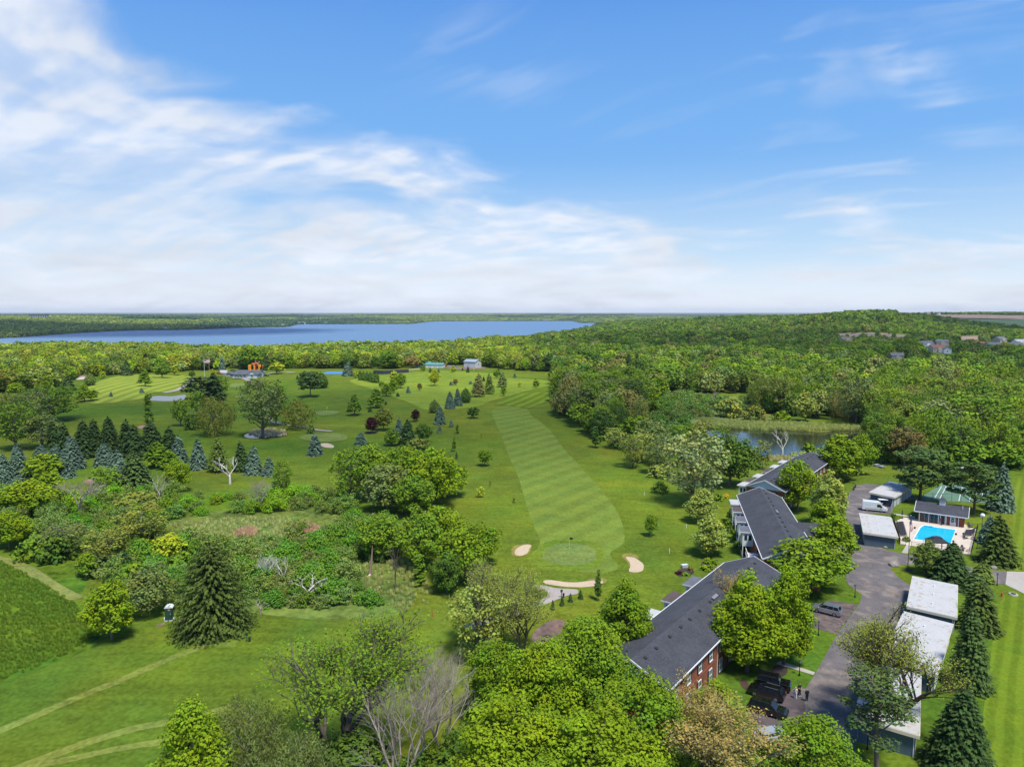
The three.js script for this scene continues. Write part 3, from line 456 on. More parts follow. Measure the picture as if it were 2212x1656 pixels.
// ---------------------------------------------------------------- woods: every tree set out on the ground; the largest in view become things, the rest one mass
smallField(3, [[1000, 262], [1280, 258], [1490, 275], [1480, 300], [1250, 290], [1010, 282]], std(.44, .32, .22, 1, { map: roughTex }), 'tan stubble field behind the far estate');
smallField(3, [[1800, 278], [1925, 276], [1920, 304], [1805, 306]], std(.44, .30, .21, 1, { map: roughTex }), 'small tan field behind the far estate on the right');
const housePx = [[1060, 318], [1300, 340], [1570, 352], [1650, 380], [1712, 388], [1680, 336], [1895, 378], [1935, 345], [2012, 358], [2055, 318], [2150, 362], [2180, 335], [1385, 435]].map(([x, y]) => g(3, x, y));
const woods = [];
const FRONT = curve([[-60, 850], [100, 848], [165, 815], [300, 807], [420, 801], [500, 797], [620, 796], [720, 796], [830, 797], [900, 793], [1040, 792], [1110, 799], [1160, 803], [1200, 806], [1206, 866], [1225, 905], [1290, 945], [1330, 955], [1400, 900], [1440, 850], [1640, 850], [1645, 893], [1750, 903], [1885, 912], [1895, 975], [1930, 992], [2010, 1008], [2120, 1012], [2260, 1015]]);
const frontD = []; for (let i = 0; i <= 300; i++) { const px = -60 + i * 2330 / 300; frontD.push([(px - CX) / F, gnd(px, FRONT(px)).d]); }
const openings = [poly(2, [1560, 505], [2020, 495], [2020, 600], [1700, 610], [1560, 560]), [...fieldFront.map(([x, d]) => [x, d - 20]), [.95 * 3500, 3500], [.545 * 3500, 3500]], poly(3, [990, 258], [1500, 262], [1490, 318], [1000, 300]), poly(3, [1790, 274], [1935, 272], [1930, 330], [1795, 330]),
  poly(8, [860, 300], [1050, 265], [1420, 215], [1650, 215], [1960, 240], [1960, 300], [860, 320]), poly(7, [540, 260], [1190, 280], [1190, 360], [540, 360])];
const housesXD = [];
{
  const R = rng(99), frontAt = b => { let i = 0; while (i + 2 < frontD.length && frontD[i + 1][0] < b) i++; const [a, d] = frontD[i], [c, e] = frontD[i + 1]; return Math.abs(e - d) > 60 ? (b - a < c - b ? d : e) : mixn(d, e, (b - a) / (c - a)); };
  for (let d = 200; d < 3900;) {
    const step = d < 420 ? 7.5 : d < 800 ? 8.5 : d < 1500 ? 10 : d < 2300 ? 13 : 18;
    for (let x = -.95 * d; x < .95 * d; x += step) {
      const xx = x + (R() - .5) * step * .85, dd = d + (R() - .5) * step * .85, b = xx / dd, k = R(), k2 = R(), k3 = R();
      if (dd < frontAt(b)) continue;
      if (dd > nearShore(b) - 15 || terrain(xx, dd) < LAKE_Y + .8) continue;
      if (openings.some((p, i) => (i !== 2 || k > .1) && inside(xx, dd, p))) continue;
      if (dd > 1950 && vnoise(xx / 160, dd / 260) > .80) continue;
      if (housePx.some(h => { const t = h.d - dd; return t > -18 && t < 210 && Math.abs(xx - h.x * dd / h.d) < 17; })) continue;
      const inE = inside(xx, dd, estate); if (inE && k2 < .3) continue;
      woods.push({ x: xx, d: dd, k, k2, k3, step, small: inE });
    }
    d += step;
  }
}
// tones of the woods drift over the land: lime to the left, darker and greyer to the right, sun and cloud shade partly put into the leaf colours
const WCOL = [[0.196, 0.3, 0.022], [0.291, 0.385, 0.024], [0.381, 0.43, 0.034], [0.134, 0.225, 0.024], [0.207, 0.265, 0.04], [0.258, 0.325, 0.085], [0.28, 0.27, 0.07], [0.101, 0.175, 0.028], [0.241, 0.35, 0.02], [0.33, 0.36, 0.05]];
function woodTone(w) {
  const b = w.x / w.d, left = 1 - sstep(-.02, .10, b), n = vnoise(w.x / 60 + 5, w.d / 90 + 2), m = w.k2;
  const list = left > m * .8 ? [2, 1, 0, 8, 2, 9, 1, 4, 5, 3, 1] : [0, 3, 7, 4, 0, 5, 3, 8, 0, 4, 7, 3, 0, 6];
  return WCOL[list[Math.floor((n * .6 + w.k * .75) * list.length) % list.length]];
}
const flatten = (S) => S.crown;
function instanced(name, geo, items, put, m, label, category) {
  if (!items.length) return; const o = new THREE.InstancedMesh(geo, m, items.length), M4 = new THREE.Matrix4(), q = new THREE.Quaternion(), up = new THREE.Vector3(0, 1, 0);
  items.forEach((w, i) => { const t = put(w); M4.compose(t.p, q.setFromAxisAngle(up, t.a), t.s); o.setMatrixAt(i, M4); o.setColorAt(i, lin(...t.c)); });
  o.name = numbered(name); o.castShadow = o.receiveShadow = true; scene.add(o); return tag(o, label, category, null, 'stuff');
}
const massMat = new THREE.MeshPhysicalMaterial({ color: lin(1, 1, 1), roughness: .9, vertexColors: true, transmission: .2, thickness: 0, side: THREE.DoubleSide, specularIntensity: .08 });
{
  for (const w of woods) { const rt = sstep(.0, .12, w.x / w.d); w.H = mixn(9.5, 11.5, rt) + mixn(8, 9.5, rt) * w.k3 * (.4 + .6 * w.k2); if (rt > 0 && w.d < 330) w.H *= .9; w.W = w.H * (.58 + .36 * w.k); if (!w.small && w.x / w.d > .54 && w.d > 1350 && w.d < 2300) { w.H *= .6; w.W *= .8; } if (w.small) { w.H *= .62; w.W *= .75; } w.px = w.H / w.d * (Math.abs(w.x / w.d) < .735 ? 1 : .01); }
  const near = woods.slice().sort((a, b) => b.px - a.px), single = near.slice(0, 260), rest = near.slice(260);
  const kinds = ['maple', 'cotton', 'oval', 'maple', 'willow', 'cotton', 'oak'];
  const zone = w => { const b = w.x / w.d; return b < -.5 ? ['woodland tree in the wood at the left edge', 'wood at the left edge'] : b < .03 ? ['woodland tree in the wood behind the golf course', 'wood behind the golf course'] : b < .26 ? ['woodland tree in the wood right of the fairway', 'wood right of the fairway'] : b < .47 ? ['woodland tree in the wood beyond the marsh pond', 'wood beyond the marsh pond'] : ['woodland tree in the wood behind the tennis court', 'wood behind the tennis court']; };
  const toneName = ['fresh green', 'yellow green', 'lime', 'dark green', 'olive', 'silvery', 'tan budding', 'deep green', 'bright green', 'pale olive'];
  const look = { maple: 'round', cotton: 'feathery', oval: 'oval', willow: 'drooping', oak: 'broad' }, rank = w => { const b = w.x / w.d, f = w.d / frontD.reduce((m, q) => Math.abs(q[0] - b) < Math.abs(m[0] - b) ? q : m)[1]; return f < 1.04 ? 'front rank' : f < 1.1 ? 'second rank' : f < 1.2 ? 'third rank' : 'inner rank'; };
  for (const w of single) { const c = woodTone(w), [l, gr] = zone(w), kd = kinds[Math.floor(w.k2 * 7)]; plant(kd, leaf(...c), { x: w.x, d: w.d, zc: w.d }, w.H * 1.02, w.W * 1.12, `${look[kd]} ${toneName[WCOL.indexOf(c)]} ${l}, ${rank(w)}`.replace('woodland ', ''), `${look[kd]} ${toneName[WCOL.indexOf(c)]} trees, ${rank(w)} of the ${gr}`, { bark: w.k > .5 ? 'grey' : 'dark', name: 'woodland_tree' }); }
  const pick = {}; rest.forEach(w => { const lod = w.H * 708 / w.d > 13 ? 2 : 3, k = ['maple', 'oak', 'oval', 'cotton'][Math.floor(w.k2 * 4)] + '|' + lod + '|' + Math.floor(w.k * 2); (pick[k] ??= []).push(w); });
  for (const [k, items] of Object.entries(pick)) { const [kd, lod, v] = k.split('|'), S = shape(kd, +lod, +v + 5), far = items.some(w => w.d > 1500); instanced('distant_wood', flatten(S), items, w => ({ p: new THREE.Vector3(w.x, terrain(w.x, w.d) - .8, -w.d), a: w.k3 * 6.28, s: new THREE.Vector3(w.W * 1.15 / S.W, w.H / S.H, w.W * 1.15 / S.W), c: woodTone(w).map((v, i) => v * (.6 + .75 * ((w.k * 7.3 + w.k3 * 3.1) % 1)) * (i === 0 ? .86 + .24 * ((w.k2 * 9.7) % 1) : 1)) }), massMat, 'unbroken wood covering the land toward the lake and the right-hand hill', 'woods'); }
}
// far shores across the lake: broad crowns that merge
{
  const R = rng(5), list = [];
  for (let d = 1900; d < 11500;) {
    const step = Math.max(14, d * .0062);
    for (let x = -.85 * d; x < (d > 3800 ? .85 : .2) * d; x += step) { const xx = x + (R() - .5) * step, dd = d + (R() - .5) * step * 1.4, b = xx / dd, k = R(), k2 = R(); if (dd < farShore(b) + 8 || b > .5 || (b > .16 && dd < 4200) || terrain(xx, dd) < LAKE_Y + .4) continue; if (vnoise(xx / 520 + 3, dd / 900 + 9) > .66 && dd > 3600 && dd > farShore(b) + 900) continue; list.push({ x: xx, d: dd, k, k2, step }); }
    d += step * 1.5;
  }
  const S = [0, 1, 2].map(v => shape('oak', 3, v + 8));
  for (let v = 0; v < 3; v++) instanced('far_shore_wood', S[v].crown, list.filter((w, i) => i % 3 === v), w => { const s = w.step * 1.5 / S[v].W, light = sstep(.42, .62, vnoise(w.x / 700 + 4, w.d / 1300 + 2)); return { p: new THREE.Vector3(w.x, terrain(w.x, w.d) - 3, -w.d), a: w.k * 6.28, s: new THREE.Vector3(s, (13 + 7 * w.k2) / S[v].H, s), c: [mixn(.095, .25, light) * (.8 + .4 * w.k), mixn(.17, .33, light) * (.8 + .4 * w.k), mixn(.075, .07, light)] }; }, massMat, 'hazy wooded hills on the far shore of the lake', 'woods');
  console.log('far crowns', list.length, 'woods', woods.length);
}

// ---------------------------------------------------------------- fair-weather clouds overhead and behind the camera, whose shadows lie on the woods
{
  for (const [x, d, alt, rx, rz, label, op] of [[420, 1050, 760, 400, 400, 'fair-weather cloud shading the woods on the right', .3], [-95, 345, 420, 190, 100, 'small cloud shading the middle of the golf course', .22], [-1500, 2750, 1500, 700, 650, 'cloud shading the far left shore', .6], [1500, 2000, 1000, 420, 700, 'cloud shading the hill on the right', .4]]) {
    const ge = new THREE.IcosahedronGeometry(1, 14), p = ge.attributes.position; for (let i = 0; i < p.count; i++) { const a = new THREE.Vector3(p.getX(i), p.getY(i), p.getZ(i)), n = .66 + .7 * fbm(a.x * 1.7 + x, a.z * 1.7 + a.y + 40, 4, 0, 2); p.setXYZ(i, a.x * n * rx, a.y * n * 60, a.z * n * rz); } ge.computeVertexNormals();
    const o = tag(mesh('cloud', ge, new THREE.MeshStandardMaterial({ color: lin(.9, .9, .92), roughness: 1, transparent: true, opacity: op })), label, 'cloud', null, 'structure'), k = alt / SUN_DIR.y; o.position.set(x + SUN_DIR.x * k, alt, -d + SUN_DIR.z * k);
  }
}
scene.fog = new THREE.FogExp2(0xbcd0ea, 3.2e-5);
// ---------------------------------------------------------------- golf course trees, measured one by one: [kind, colour, foot x, foot y, top y, width, label, group]
const T8 = [
  ['maple', 'lime', 1243, 490, 270, 150, 'lime yellow maple standing alone on the sunlit lawn below the green-roofed shed'],
  ['maple', 'bronze', 1045, 555, 455, 70, 'small bronze-leaved tree left of the lime yellow maple'],
  ['spruce', 'blue', 895, 588, 500, 72, 'small blue spruce beside the round dark green maple'],
  ['maple', 'bronze', 1520, 480, 395, 72, 'small bronze tree touching a little blue spruce'],
  ['spruce', 'blue', 1463, 485, 430, 62, 'little blue spruce left of a small bronze tree'],
  ['spruce', 'blue', 1722, 468, 425, 60, 'tiny blue spruce beside the bronze-tipped conifer'],
  ['larch', 'gold', 1822, 635, 340, 205, 'tall bronze-tipped conifer with a bare trunk foot'],
  ['larch', 'moss', 1972, 598, 335, 145, 'mossy green conifer right of the bronze-tipped one'],
  ['spruce', 'norway', 1895, 430, 370, 50, 'small dark spruce peeping from behind the bronze-tipped conifer'],
  ['larch', 'grey', 2145, 505, 300, 150, 'grey-green conifer nearest the wood, end of three'],
  ['maple', 'bright', 2160, 625, 490, 90, 'small bright green round tree below the grey-green conifer'],
  ['maple', 'green', 2070, 390, 265, 110, 'bushy green tree behind the three conifers'],
  ['spruce', 'blue', 1447, 795, 575, 152, 'front blue spruce of a pair beside the egg-shaped arborvitae'],
  ['spruce', 'blue', 1555, 755, 530, 135, 'rear blue spruce of a pair beside the egg-shaped arborvitae'],
  ['arbor', 'arbor', 1655, 715, 525, 150, 'dark egg-shaped arborvitae right of two blue spruces'],
  ['arbor', 'moss', 1240, 845, 680, 142, 'green cone-shaped arborvitae above the broad blue spruce'],
  ['spruce', 'blue', 1315, 998, 760, 152, 'broad blue spruce below the green arborvitae'],
  ['maple', 'deep', 1762, 920, 765, 160, 'dark round tree with a shadow near the fairway corner'],
  ['maple', 'maroon', 995, 965, 800, 128, 'upright maroon tree in the middle of the lawn'],
  ['maple', 'maroon', 400, 1120, 905, 182, 'wide maroon tree over a ring of mulch'],
  ['maple', 'olive', 565, 1085, 770, 235, 'broad olive tree right of the wide maroon tree'],
  ['cone', 'green', 180, 880, 605, 205, 'cone-shaped green maple at the left of the young tree row'],
  ['cone', 'green', 465, 780, 525, 222, 'cone-shaped green maple with its shadow, second in the young tree row'],
  ['cone', 'green', 600, 625, 465, 155, 'pale green cone-shaped maple, third in the young tree row'],
  ['oval', 'bright', 692, 585, 395, 138, 'oval green tree in front of the round dark green maple'],
  ['oval', 'lime', 700, 420, 285, 105, 'lime oval tree behind the round dark green maple'],
  ['maple', 'fresh', 790, 520, 320, 172, 'round dark green maple casting a shadow right of the clipped hedge trees'],
  ['maple', 'green', 530, 512, 425, 66, 'small green tree at the foot of the hedge trees'],
  ['oval', 'lime', 572, 490, 430, 50, 'small lime tree between the hedge trees and the oval tree'],
  ['spruce', 'norway', 755, 632, 580, 56, 'small dark spruce below the oval green tree'],
  ['spruce', 'norway', 595, 738, 690, 46, 'tiny dark spruce right of the second cone-shaped maple'],
  ['spruce', 'norway', 385, 835, 770, 58, 'small dark spruce below the second cone-shaped maple'],
  ['spruce', 'blue', 90, 360, 180, 150, 'tall pale blue spruce at the edge of the wood by the court'],
  ['oval', 'lime', 195, 385, 275, 72, 'lime tree just left of the clipped hedge trees'],
  ['oval', 'lime', 125, 345, 255, 80, 'lime tree in front of the tall pale blue spruce'],
  ['spruce', 'blue', 1465, 1035, 945, 70, 'small blue spruce right of the broad blue spruce'],
  ['spruce', 'blue', 1308, 1110, 1020, 70, 'small blue spruce directly below the broad blue spruce'],
  ['oval', 'lime', 1490, 310, 215, 72, 'lime tree in front of the parked vehicles by the sheds'],
  ['spruce', 'norway', 1685, 312, 232, 58, 'dark spruce in front of the grey barn'],
  ['spruce', 'norway', 1615, 285, 245, 28, 'little dark spruce left of the grey barn'],
  ['arbor', 'arbor', 1185, 312, 255, 48, 'dark round evergreen below the green-roofed shed'],
  ['spruce', 'blue', 1297, 316, 262, 46, 'little blue spruce below the green-roofed shed'],
  ['maple', 'green', 1090, 300, 220, 82, 'green tree at the left end of the green-roofed shed'],
  ['oak', 'olive', 1300, 240, 20, 210, 'big olive tree standing over the green-roofed shed'],
  ['maple', 'tan', 955, 250, 80, 180, 'tan flowering tree left of the green-roofed shed'],
  ['maple', 'fresh', 1140, 190, 60, 130, 'bright green tree behind the green-roofed shed'],
];
for (const [k, c, x, y, t, w, l, gr] of T8) tree(k, c, 8, x, y, t, w, l, gr);
[[255, 415, 285], [300, 418, 300], [345, 426, 305], [390, 437, 310], [432, 447, 315], [475, 452, 320]].forEach(([x, y, t], i) => tree('arbor', 'arbor', 8, x, y, t, 66 + i * 3, `clipped arborvitae, number ${['one', 'two', 'three', 'four', 'five', 'six'][i]} from the left in the hedge row`, 'hedge row of arborvitae'));
const T2 = [
  ['spruce', 'blue', 375, 930, 810, 66, 'blue spruce behind the dark spruce at the clump left of the fairway'],
  ['norway', 'norway', 430, 975, 825, 115, 'dark spruce in the clump left of the fairway'],
  ['maple', 'deep', 535, 968, 845, 118, 'round dark tree right of the dark spruce clump'],
  ['oval', 'green', 330, 988, 880, 100, 'green oval tree at the left of the dark spruce clump'],
  ['maple', 'olive', 505, 1015, 942, 132, 'low olive tree in front of the round dark tree'],
  ['spruce', 'blue', 130, 980, 905, 82, 'blue spruce beside the pale green left of the tree clump'],
  ['column', 'green', 757, 908, 850, 30, 'slim young columnar tree nearer the broad blue spruce'],
  ['column', 'green', 735, 1025, 920, 30, 'slim young columnar tree with a mulch ring'],
  ['spruce', 'norway', 750, 1072, 1030, 22, 'tiny spruce below the slim columnar trees'],
  ['maple', 'fresh', 932, 1120, 1010, 88, 'round green tree standing alone left of the fairway'],
  ['shrub', 'deep', 802, 1172, 1120, 42, 'small dark round bush on the slope left of the fairway'],
  ['airy', 'lime', 905, 1322, 1255, 62, 'thin lime sapling left of the fairway'],
  ['airy', 'bronze', 967, 1255, 1212, 14, 'thin reddish sapling left of the fairway'],
  ['airy', 'olive', 1125, 1358, 1308, 32, 'thin olive sapling at the fairway edge'],
  ['airy', 'olive', 910, 942, 905, 12, 'bare thin sapling left of the fairway bend'],
  ['oval', 'bright', 1265, 612, 550, 42, 'small upright tree beyond the end of the fairway'],
  ['airy', 'lime', 1160, 607, 570, 36, 'lime sapling beyond the end of the fairway'],
  ['spruce', 'blue', 1128, 548, 518, 26, 'small blue spruce before the far wood'],
  ['spruce', 'norway', 1595, 530, 408, 72, 'tall spruce, first from the left in the row across the wood gap'],
  ['spruce', 'blue', 1690, 522, 425, 62, 'bluish spruce, second in the row across the wood gap'],
  ['spruce', 'norway', 1790, 516, 408, 64, 'tall spruce, third in the row across the wood gap'],
  ['spruce', 'norway', 1870, 512, 392, 62, 'tall spruce, fourth in the row across the wood gap'],
  ['spruce', 'norway', 1920, 506, 398, 48, 'tall spruce, last in the row across the wood gap'],
  ['larch', 'pine', 1455, 570, 440, 110, 'dark conifer at the left corner of the wood right of the fairway'],
  ['larch', 'pine', 1500, 560, 445, 70, 'narrow conifer behind the wood corner right of the fairway'],
  ['maple', 'maroon', 1415, 625, 560, 60, 'small maroon tree at the corner of the wood right of the fairway'],
  ['oval', 'bright', 1625, 900, 795, 110, 'bright green tree at the wood edge right of the fairway'],
  ['column', 'arbor', 1653, 1000, 862, 62, 'tall dark columnar evergreen at the wood edge right of the fairway'],
  ['shrub', 'deep', 2067, 1295, 1212, 105, 'round dark shrub alone on the lawn right of the fairway'],
  ['airy', 'pale', 1775, 1005, 870, 140, 'pale airy tree right of the columnar evergreen'],
  ['airy', 'olive', 1890, 1130, 920, 160, 'airy olive tree at the wetland edge right of the fairway'],
  ['cotton', 'grey', 2050, 1170, 960, 170, 'grey-green tree left of the big silver tree'],
  ['maple', 'grey', 1500, 690, 505, 190, 'grey-green willow-leaved tree at the front corner of the wood right of the fairway'],
  ['willow', 'grey', 1440, 780, 590, 170, 'grey willow at the very edge of the fairway wood'],
  ['cotton', 'grey', 1560, 840, 600, 210, 'tall grey-green tree in the fairway wood'],
  ['willow', 'tan', 1870, 680, 495, 200, 'tan-topped willow in the fairway wood'],
  ['cotton', 'pale', 1760, 860, 620, 230, 'pale green cottonwood in the fairway wood'],
  ['airy', 'olive', 1930, 900, 690, 120, 'thin-leaved tree with pale trunks in the fairway wood'],
  ['cotton', 'grey', 1650, 800, 560, 190, 'grey poplar behind the fairway wood edge'],
];
for (const [k, c, x, y, t, w, l, gr] of T2) tree(k, c, 2, x, y, t, w, l, gr, l.includes('dead') ? { bark: 'white' } : {});
const T1 = [
  ['cone', 'green', 940, 602, 488, 78, 'cone-shaped green tree on the striped hill'],
  ['maple', 'green', 1050, 547, 450, 112, 'round green tree on top of the striped hill'],
  ['maple', 'lime', 1133, 530, 463, 66, 'lime round tree right of the round green one on the hill'],
  ['oval', 'maroon', 948, 500, 392, 46, 'tall narrow maroon tree before the back wood'],
  ['maple', 'deep', 1243, 547, 500, 44, 'small dark round tree at the head of the cart path'],
  ['norway', 'pine', 820, 532, 440, 82, 'dark pine at the left of the narrow maroon tree'],
  ['norway', 'pine', 918, 500, 425, 66, 'dark pine touching the narrow maroon tree'],
  ['arbor', 'moss', 585, 597, 518, 66, 'mossy evergreen at the left foot of the striped hill'],
  ['maple', 'lime', 665, 557, 503, 42, 'small lime tree at the top left of the striped hill'],
  ['cone', 'bright', 547, 702, 588, 95, 'lime maple left of the striped hill'],
  ['maple', 'bright', 597, 694, 622, 76, 'low lime tree touching the lime maple'],
  ['spruce', 'blue', 718, 671, 638, 30, 'tiny blue spruce at the foot of the striped hill'],
  ['spruce', 'blue', 918, 645, 613, 30, 'tiny blue spruce below the cone-shaped green tree'],
  ['pine', 'pine', 1300, 690, 540, 200, 'wide dark pine above the small pond'],
  ['norway', 'norway', 1390, 690, 525, 150, 'dark fir right of the wide pine above the pond'],
  ['airy', 'green', 1440, 660, 530, 100, 'airy tree behind the dark fir near the clubhouse'],
  ['ivy', 'green', 968, 832, 648, 55, 'slim ivy-covered trunk left of the pond'],
  ['cotton', 'fresh', 1170, 862, 688, 118, 'green tree left of the olive willow group'],
  ['cotton', 'green', 1275, 795, 635, 110, 'tall green tree below the pond'],
  ['maple', 'bronze', 1330, 760, 665, 70, 'bronze tree between the pond and the olive willow'],
  ['shrub', 'deep', 1235, 880, 790, 120, 'dark thicket at the foot of the green tree by the pond'],
  ['willow', 'olive', 1390, 918, 675, 235, 'broad olive willow with a pale trunk'],
  ['cotton', 'grey', 1705, 935, 555, 292, 'tall grey-green cottonwood above the cattail pool'],
  ['cotton', 'green', 1790, 860, 590, 150, 'second cottonwood trunk behind the tall one'],
  ['willow', 'olive', 1935, 880, 688, 215, 'weeping willow right of the tall cottonwood'],
  ['shrub', 'moss', 2020, 908, 848, 62, 'small dark bush at the foot of the weeping willow'],
  ['arbor', 'arbor', 1975, 585, 505, 72, 'dark round evergreen left of the lone pine beyond the willow'],
  ['pine', 'pine', 2012, 672, 508, 140, 'dark pine standing before two evergreens beyond the willow'],
  ['arbor', 'arbor', 2085, 612, 515, 92, 'dark evergreen right of the dark pine beyond the willow'],
  ['spruce', 'norway', 1928, 559, 531, 20, 'tiny evergreen left of the dark pine group'],
  ['maple', 'lime', 1795, 522, 445, 95, 'bright lime tree right of the clubhouse'],
  ['maple', 'lime', 1380, 532, 490, 40, 'small lime bush below the flagpole'],
  ['spruce', 'blue', 1440, 500, 415, 50, 'blue spruce behind the clubhouse car park'],
  ['norway', 'norway', 1720, 500, 405, 70, 'dark pine behind the orange inflatable'],
  ['maple', 'fresh', 1625, 490, 350, 150, 'large green tree behind the clubhouse'],
  // spruce plantation
  ['norway', 'norway', 420, 1025, 850, 115, 'dark spruce at the left end of the tall plantation row'],
  ['norway', 'norway', 350, 1010, 850, 100, 'dark spruce behind the left end of the plantation row'],
  ['norway', 'norway', 540, 1062, 840, 152, 'dark spruce second in the tall plantation row'],
  ['norway', 'norway', 612, 1050, 828, 132, 'dark spruce third in the tall plantation row'],
  ['norway', 'norway', 712, 1032, 812, 136, 'dark spruce fourth in the tall plantation row'],
  ['norway', 'norway', 820, 995, 828, 112, 'dark spruce fifth in the tall plantation row'],
  ['norway', 'norway', 872, 1052, 862, 165, 'dark spruce in front of the plantation row'],
  ['norway', 'norway', 985, 1022, 832, 152, 'tallest dark spruce toward the right of the plantation'],
  ['norway', 'norway', 1100, 1012, 872, 112, 'dark spruce at the right end of the plantation row'],
  ['norway', 'pine', 880, 1275, 1040, 205, 'dark spruce standing forward of the blue spruces'],
  ['cone', 'fresh', 1020, 1125, 968, 172, 'green conical tree before the plantation'],
  ['cone', 'fresh', 1100, 1140, 1020, 120, 'second green conical tree before the plantation'],
  ['spruce', 'blue', 125, 1202, 985, 145, 'large blue spruce near the left edge'],
  ['spruce', 'blue', 30, 1245, 1045, 125, 'blue spruce cut by the left edge of the picture'],
  ['spruce', 'blue', 265, 1062, 983, 102, 'blue spruce behind the yellow-green tree, left one'],
  ['spruce', 'blue', 365, 1062, 988, 92, 'blue spruce behind the yellow-green tree, right one'],
  ['spruce', 'blue', 470, 1135, 933, 145, 'tall blue spruce before the dark plantation'],
  ['spruce', 'blue', 440, 1192, 1073, 112, 'low blue spruce below the tall blue one'],
  ['spruce', 'blue', 370, 1198, 1128, 122, 'silvery low blue spruce in front of the yellow-green tree'],
  ['spruce', 'blue', 675, 1112, 973, 132, 'blue spruce left of the palest one'],
  ['spruce', 'blue', 765, 1172, 1028, 124, 'palest blue spruce in front of the plantation'],
  ['spruce', 'blue', 1160, 1095, 933, 114, 'blue-green spruce right of the conical trees'],
  ['spruce', 'blue', 1290, 1138, 948, 116, 'blue spruce with a round shadow left of the twin spruces'],
  ['spruce', 'norway', 1570, 1152, 968, 112, 'darker spruce of the twin spruces'],
  ['spruce', 'blue', 1642, 1172, 1003, 126, 'bluer spruce of the twin spruces'],
  ['spruce', 'blue', 1745, 1182, 1068, 92, 'small blue spruce right of the twin spruces'],
  ['spruce', 'blue', 2045, 1047, 913, 108, 'lone blue spruce beside a small bunker'],
  ['larch', 'moss', 1415, 1155, 943, 135, 'thin green larch between the blue spruces'],
  ['spruce', 'blue', 120, 1290, 1190, 120, 'small blue spruce over the yellow-green bush at the left'],
  ['maple', 'bright', 290, 1205, 1042, 215, 'yellow-green tree between blue spruces'],
  ['maple', 'bright', 160, 1430, 1215, 335, 'big yellow-green tree at the lower left of the plantation'],
  ['maple', 'bright', 300, 1290, 1160, 200, 'yellow-green tree behind the big one at the left'],
  ['maple', 'bright', 1145, 1288, 1083, 175, 'vivid yellow-green round tree in front of the plantation'],
  ['dead', 'tan', 1490, 1235, 1062, 185, 'bleached dead tree in front of the twin spruces', null, 'white'],
  ['bare', 'tan', 520, 1445, 1195, 345, 'wide bare tree in the left thicket', null, 'pale'],
  ['dead', 'tan', 1040, 1405, 1175, 160, 'dead snag with broken limbs below the vivid tree', null, 'pale'],
  ['sticks', 'tan', 1680, 1405, 1205, 165, 'thin bare tree at the marsh edge', null, 'pale'],
  ['cotton', 'green', 690, 1305, 1128, 185, 'green tree behind the wide bare tree'],
  ['cotton', 'olive', 900, 1440, 1300, 260, 'olive tree in the thicket right of the wide bare tree'],
  ['cotton', 'green', 1830, 1330, 1085, 130, 'slim green tree by the marsh edge'],
  // left wood
  ['cotton', 'green', 330, 835, 600, 345, 'wide green tree at the front of the left wood'],
  ['cotton', 'grey', 205, 905, 638, 255, 'grey-green tree at the front of the left wood'],
  ['cotton', 'green', 100, 1015, 700, 255, 'big tree at the left edge of the picture'],
  ['cotton', 'grey', 275, 1005, 785, 225, 'airy grey tree behind the blue spruces'],
  ['cotton', 'olive', 20, 905, 648, 200, 'olive tree cut by the left edge'],
  ['maple', 'bright', 95, 660, 580, 110, 'lime bush by the roadside at the left edge'],
  ['maple', 'pale', 250, 620, 480, 260, 'big pale green tree near the utility pole at the left'],
  ['spruce', 'blue', 385, 590, 500, 55, 'pale blue spruce beside the big pale tree'],
  ['norway', 'pine', 440, 650, 540, 110, 'dark pine at the left of the lime maple'],
];
for (const [k, c, x, y, t, w, l, gr, bk] of T1) tree(k, c, 1, x, y, t, w, l, gr, bk ? { bark: bk } : {});
// thickets and marsh brush
const T4 = [
  ['maple', 'bright', 725, 805, 440, 335, 'bright yellow-green maple beside the tee lawn'],
  ['oak', 'grey', 965, 640, 345, 340, 'spreading grey-green tree behind the portable toilet'],
  ['maple', 'lime', 1090, 300, 128, 205, 'lime round tree above the broad fir'],
  ['fir', 'fir', 1385, 742, 200, 440, 'broad dark fir with drooping boughs beside the tee'],
  ['maple', 'fresh', 560, 400, 250, 150, 'small bright tree at the meadow corner'],
  ['maple', 'bright', 920, 240, 150, 130, 'lime tree in the thicket left of the marsh'],
  ['spruce', 'norway', 815, 380, 235, 110, 'dark little spruce in the thicket'],
  ['cotton', 'olive', 700, 330, 90, 300, 'olive tree in the left thicket'],
  ['cotton', 'olive', 920, 200, -60, 320, 'budding olive tree in the thicket below the bare tree'],
  ['cotton', 'grey', 420, 260, 60, 280, 'dark grey-green tree in the left thicket'],
  ['shrub', 'green', 230, 285, 130, 260, 'dark green bushes at the thicket edge'],
  ['shrub', 'deep', 380, 290, 120, 240, 'deep green bush in the thicket edge'],
  ['maple', 'bright', 60, 210, -20, 260, 'yellow-green tree at the left edge above the meadow'],
  ['shrub', 'green', 1000, 520, 400, 200, 'green bush under the spreading tree'],
  ['shrub', 'green', 860, 470, 300, 230, 'green bush in the middle of the thicket'],
  ['shrub', 'deep', 760, 520, 380, 200, 'dark bush behind the bright maple'],
  ['shrub', 'grey', 620, 380, 250, 240, 'grey bush in the left thicket'],
  ['shrub', 'green', 1180, 380, 240, 260, 'bush between the lime tree and the fir'],
  ['dead', 'tan', 1840, 470, 270, 120, 'bleached dead trunk in the marsh brush', null, 'white'],
  ['dead', 'tan', 2000, 560, 380, 240, 'fallen bleached limbs at the marsh edge', null, 'white'],
  ['dead', 'tan', 1690, 640, 560, 130, 'bare brush pile right of the fir', null, 'pale'],
  ['sticks', 'tan', 1720, 430, 260, 170, 'bare bleached tree behind the fir', null, 'white'],
];
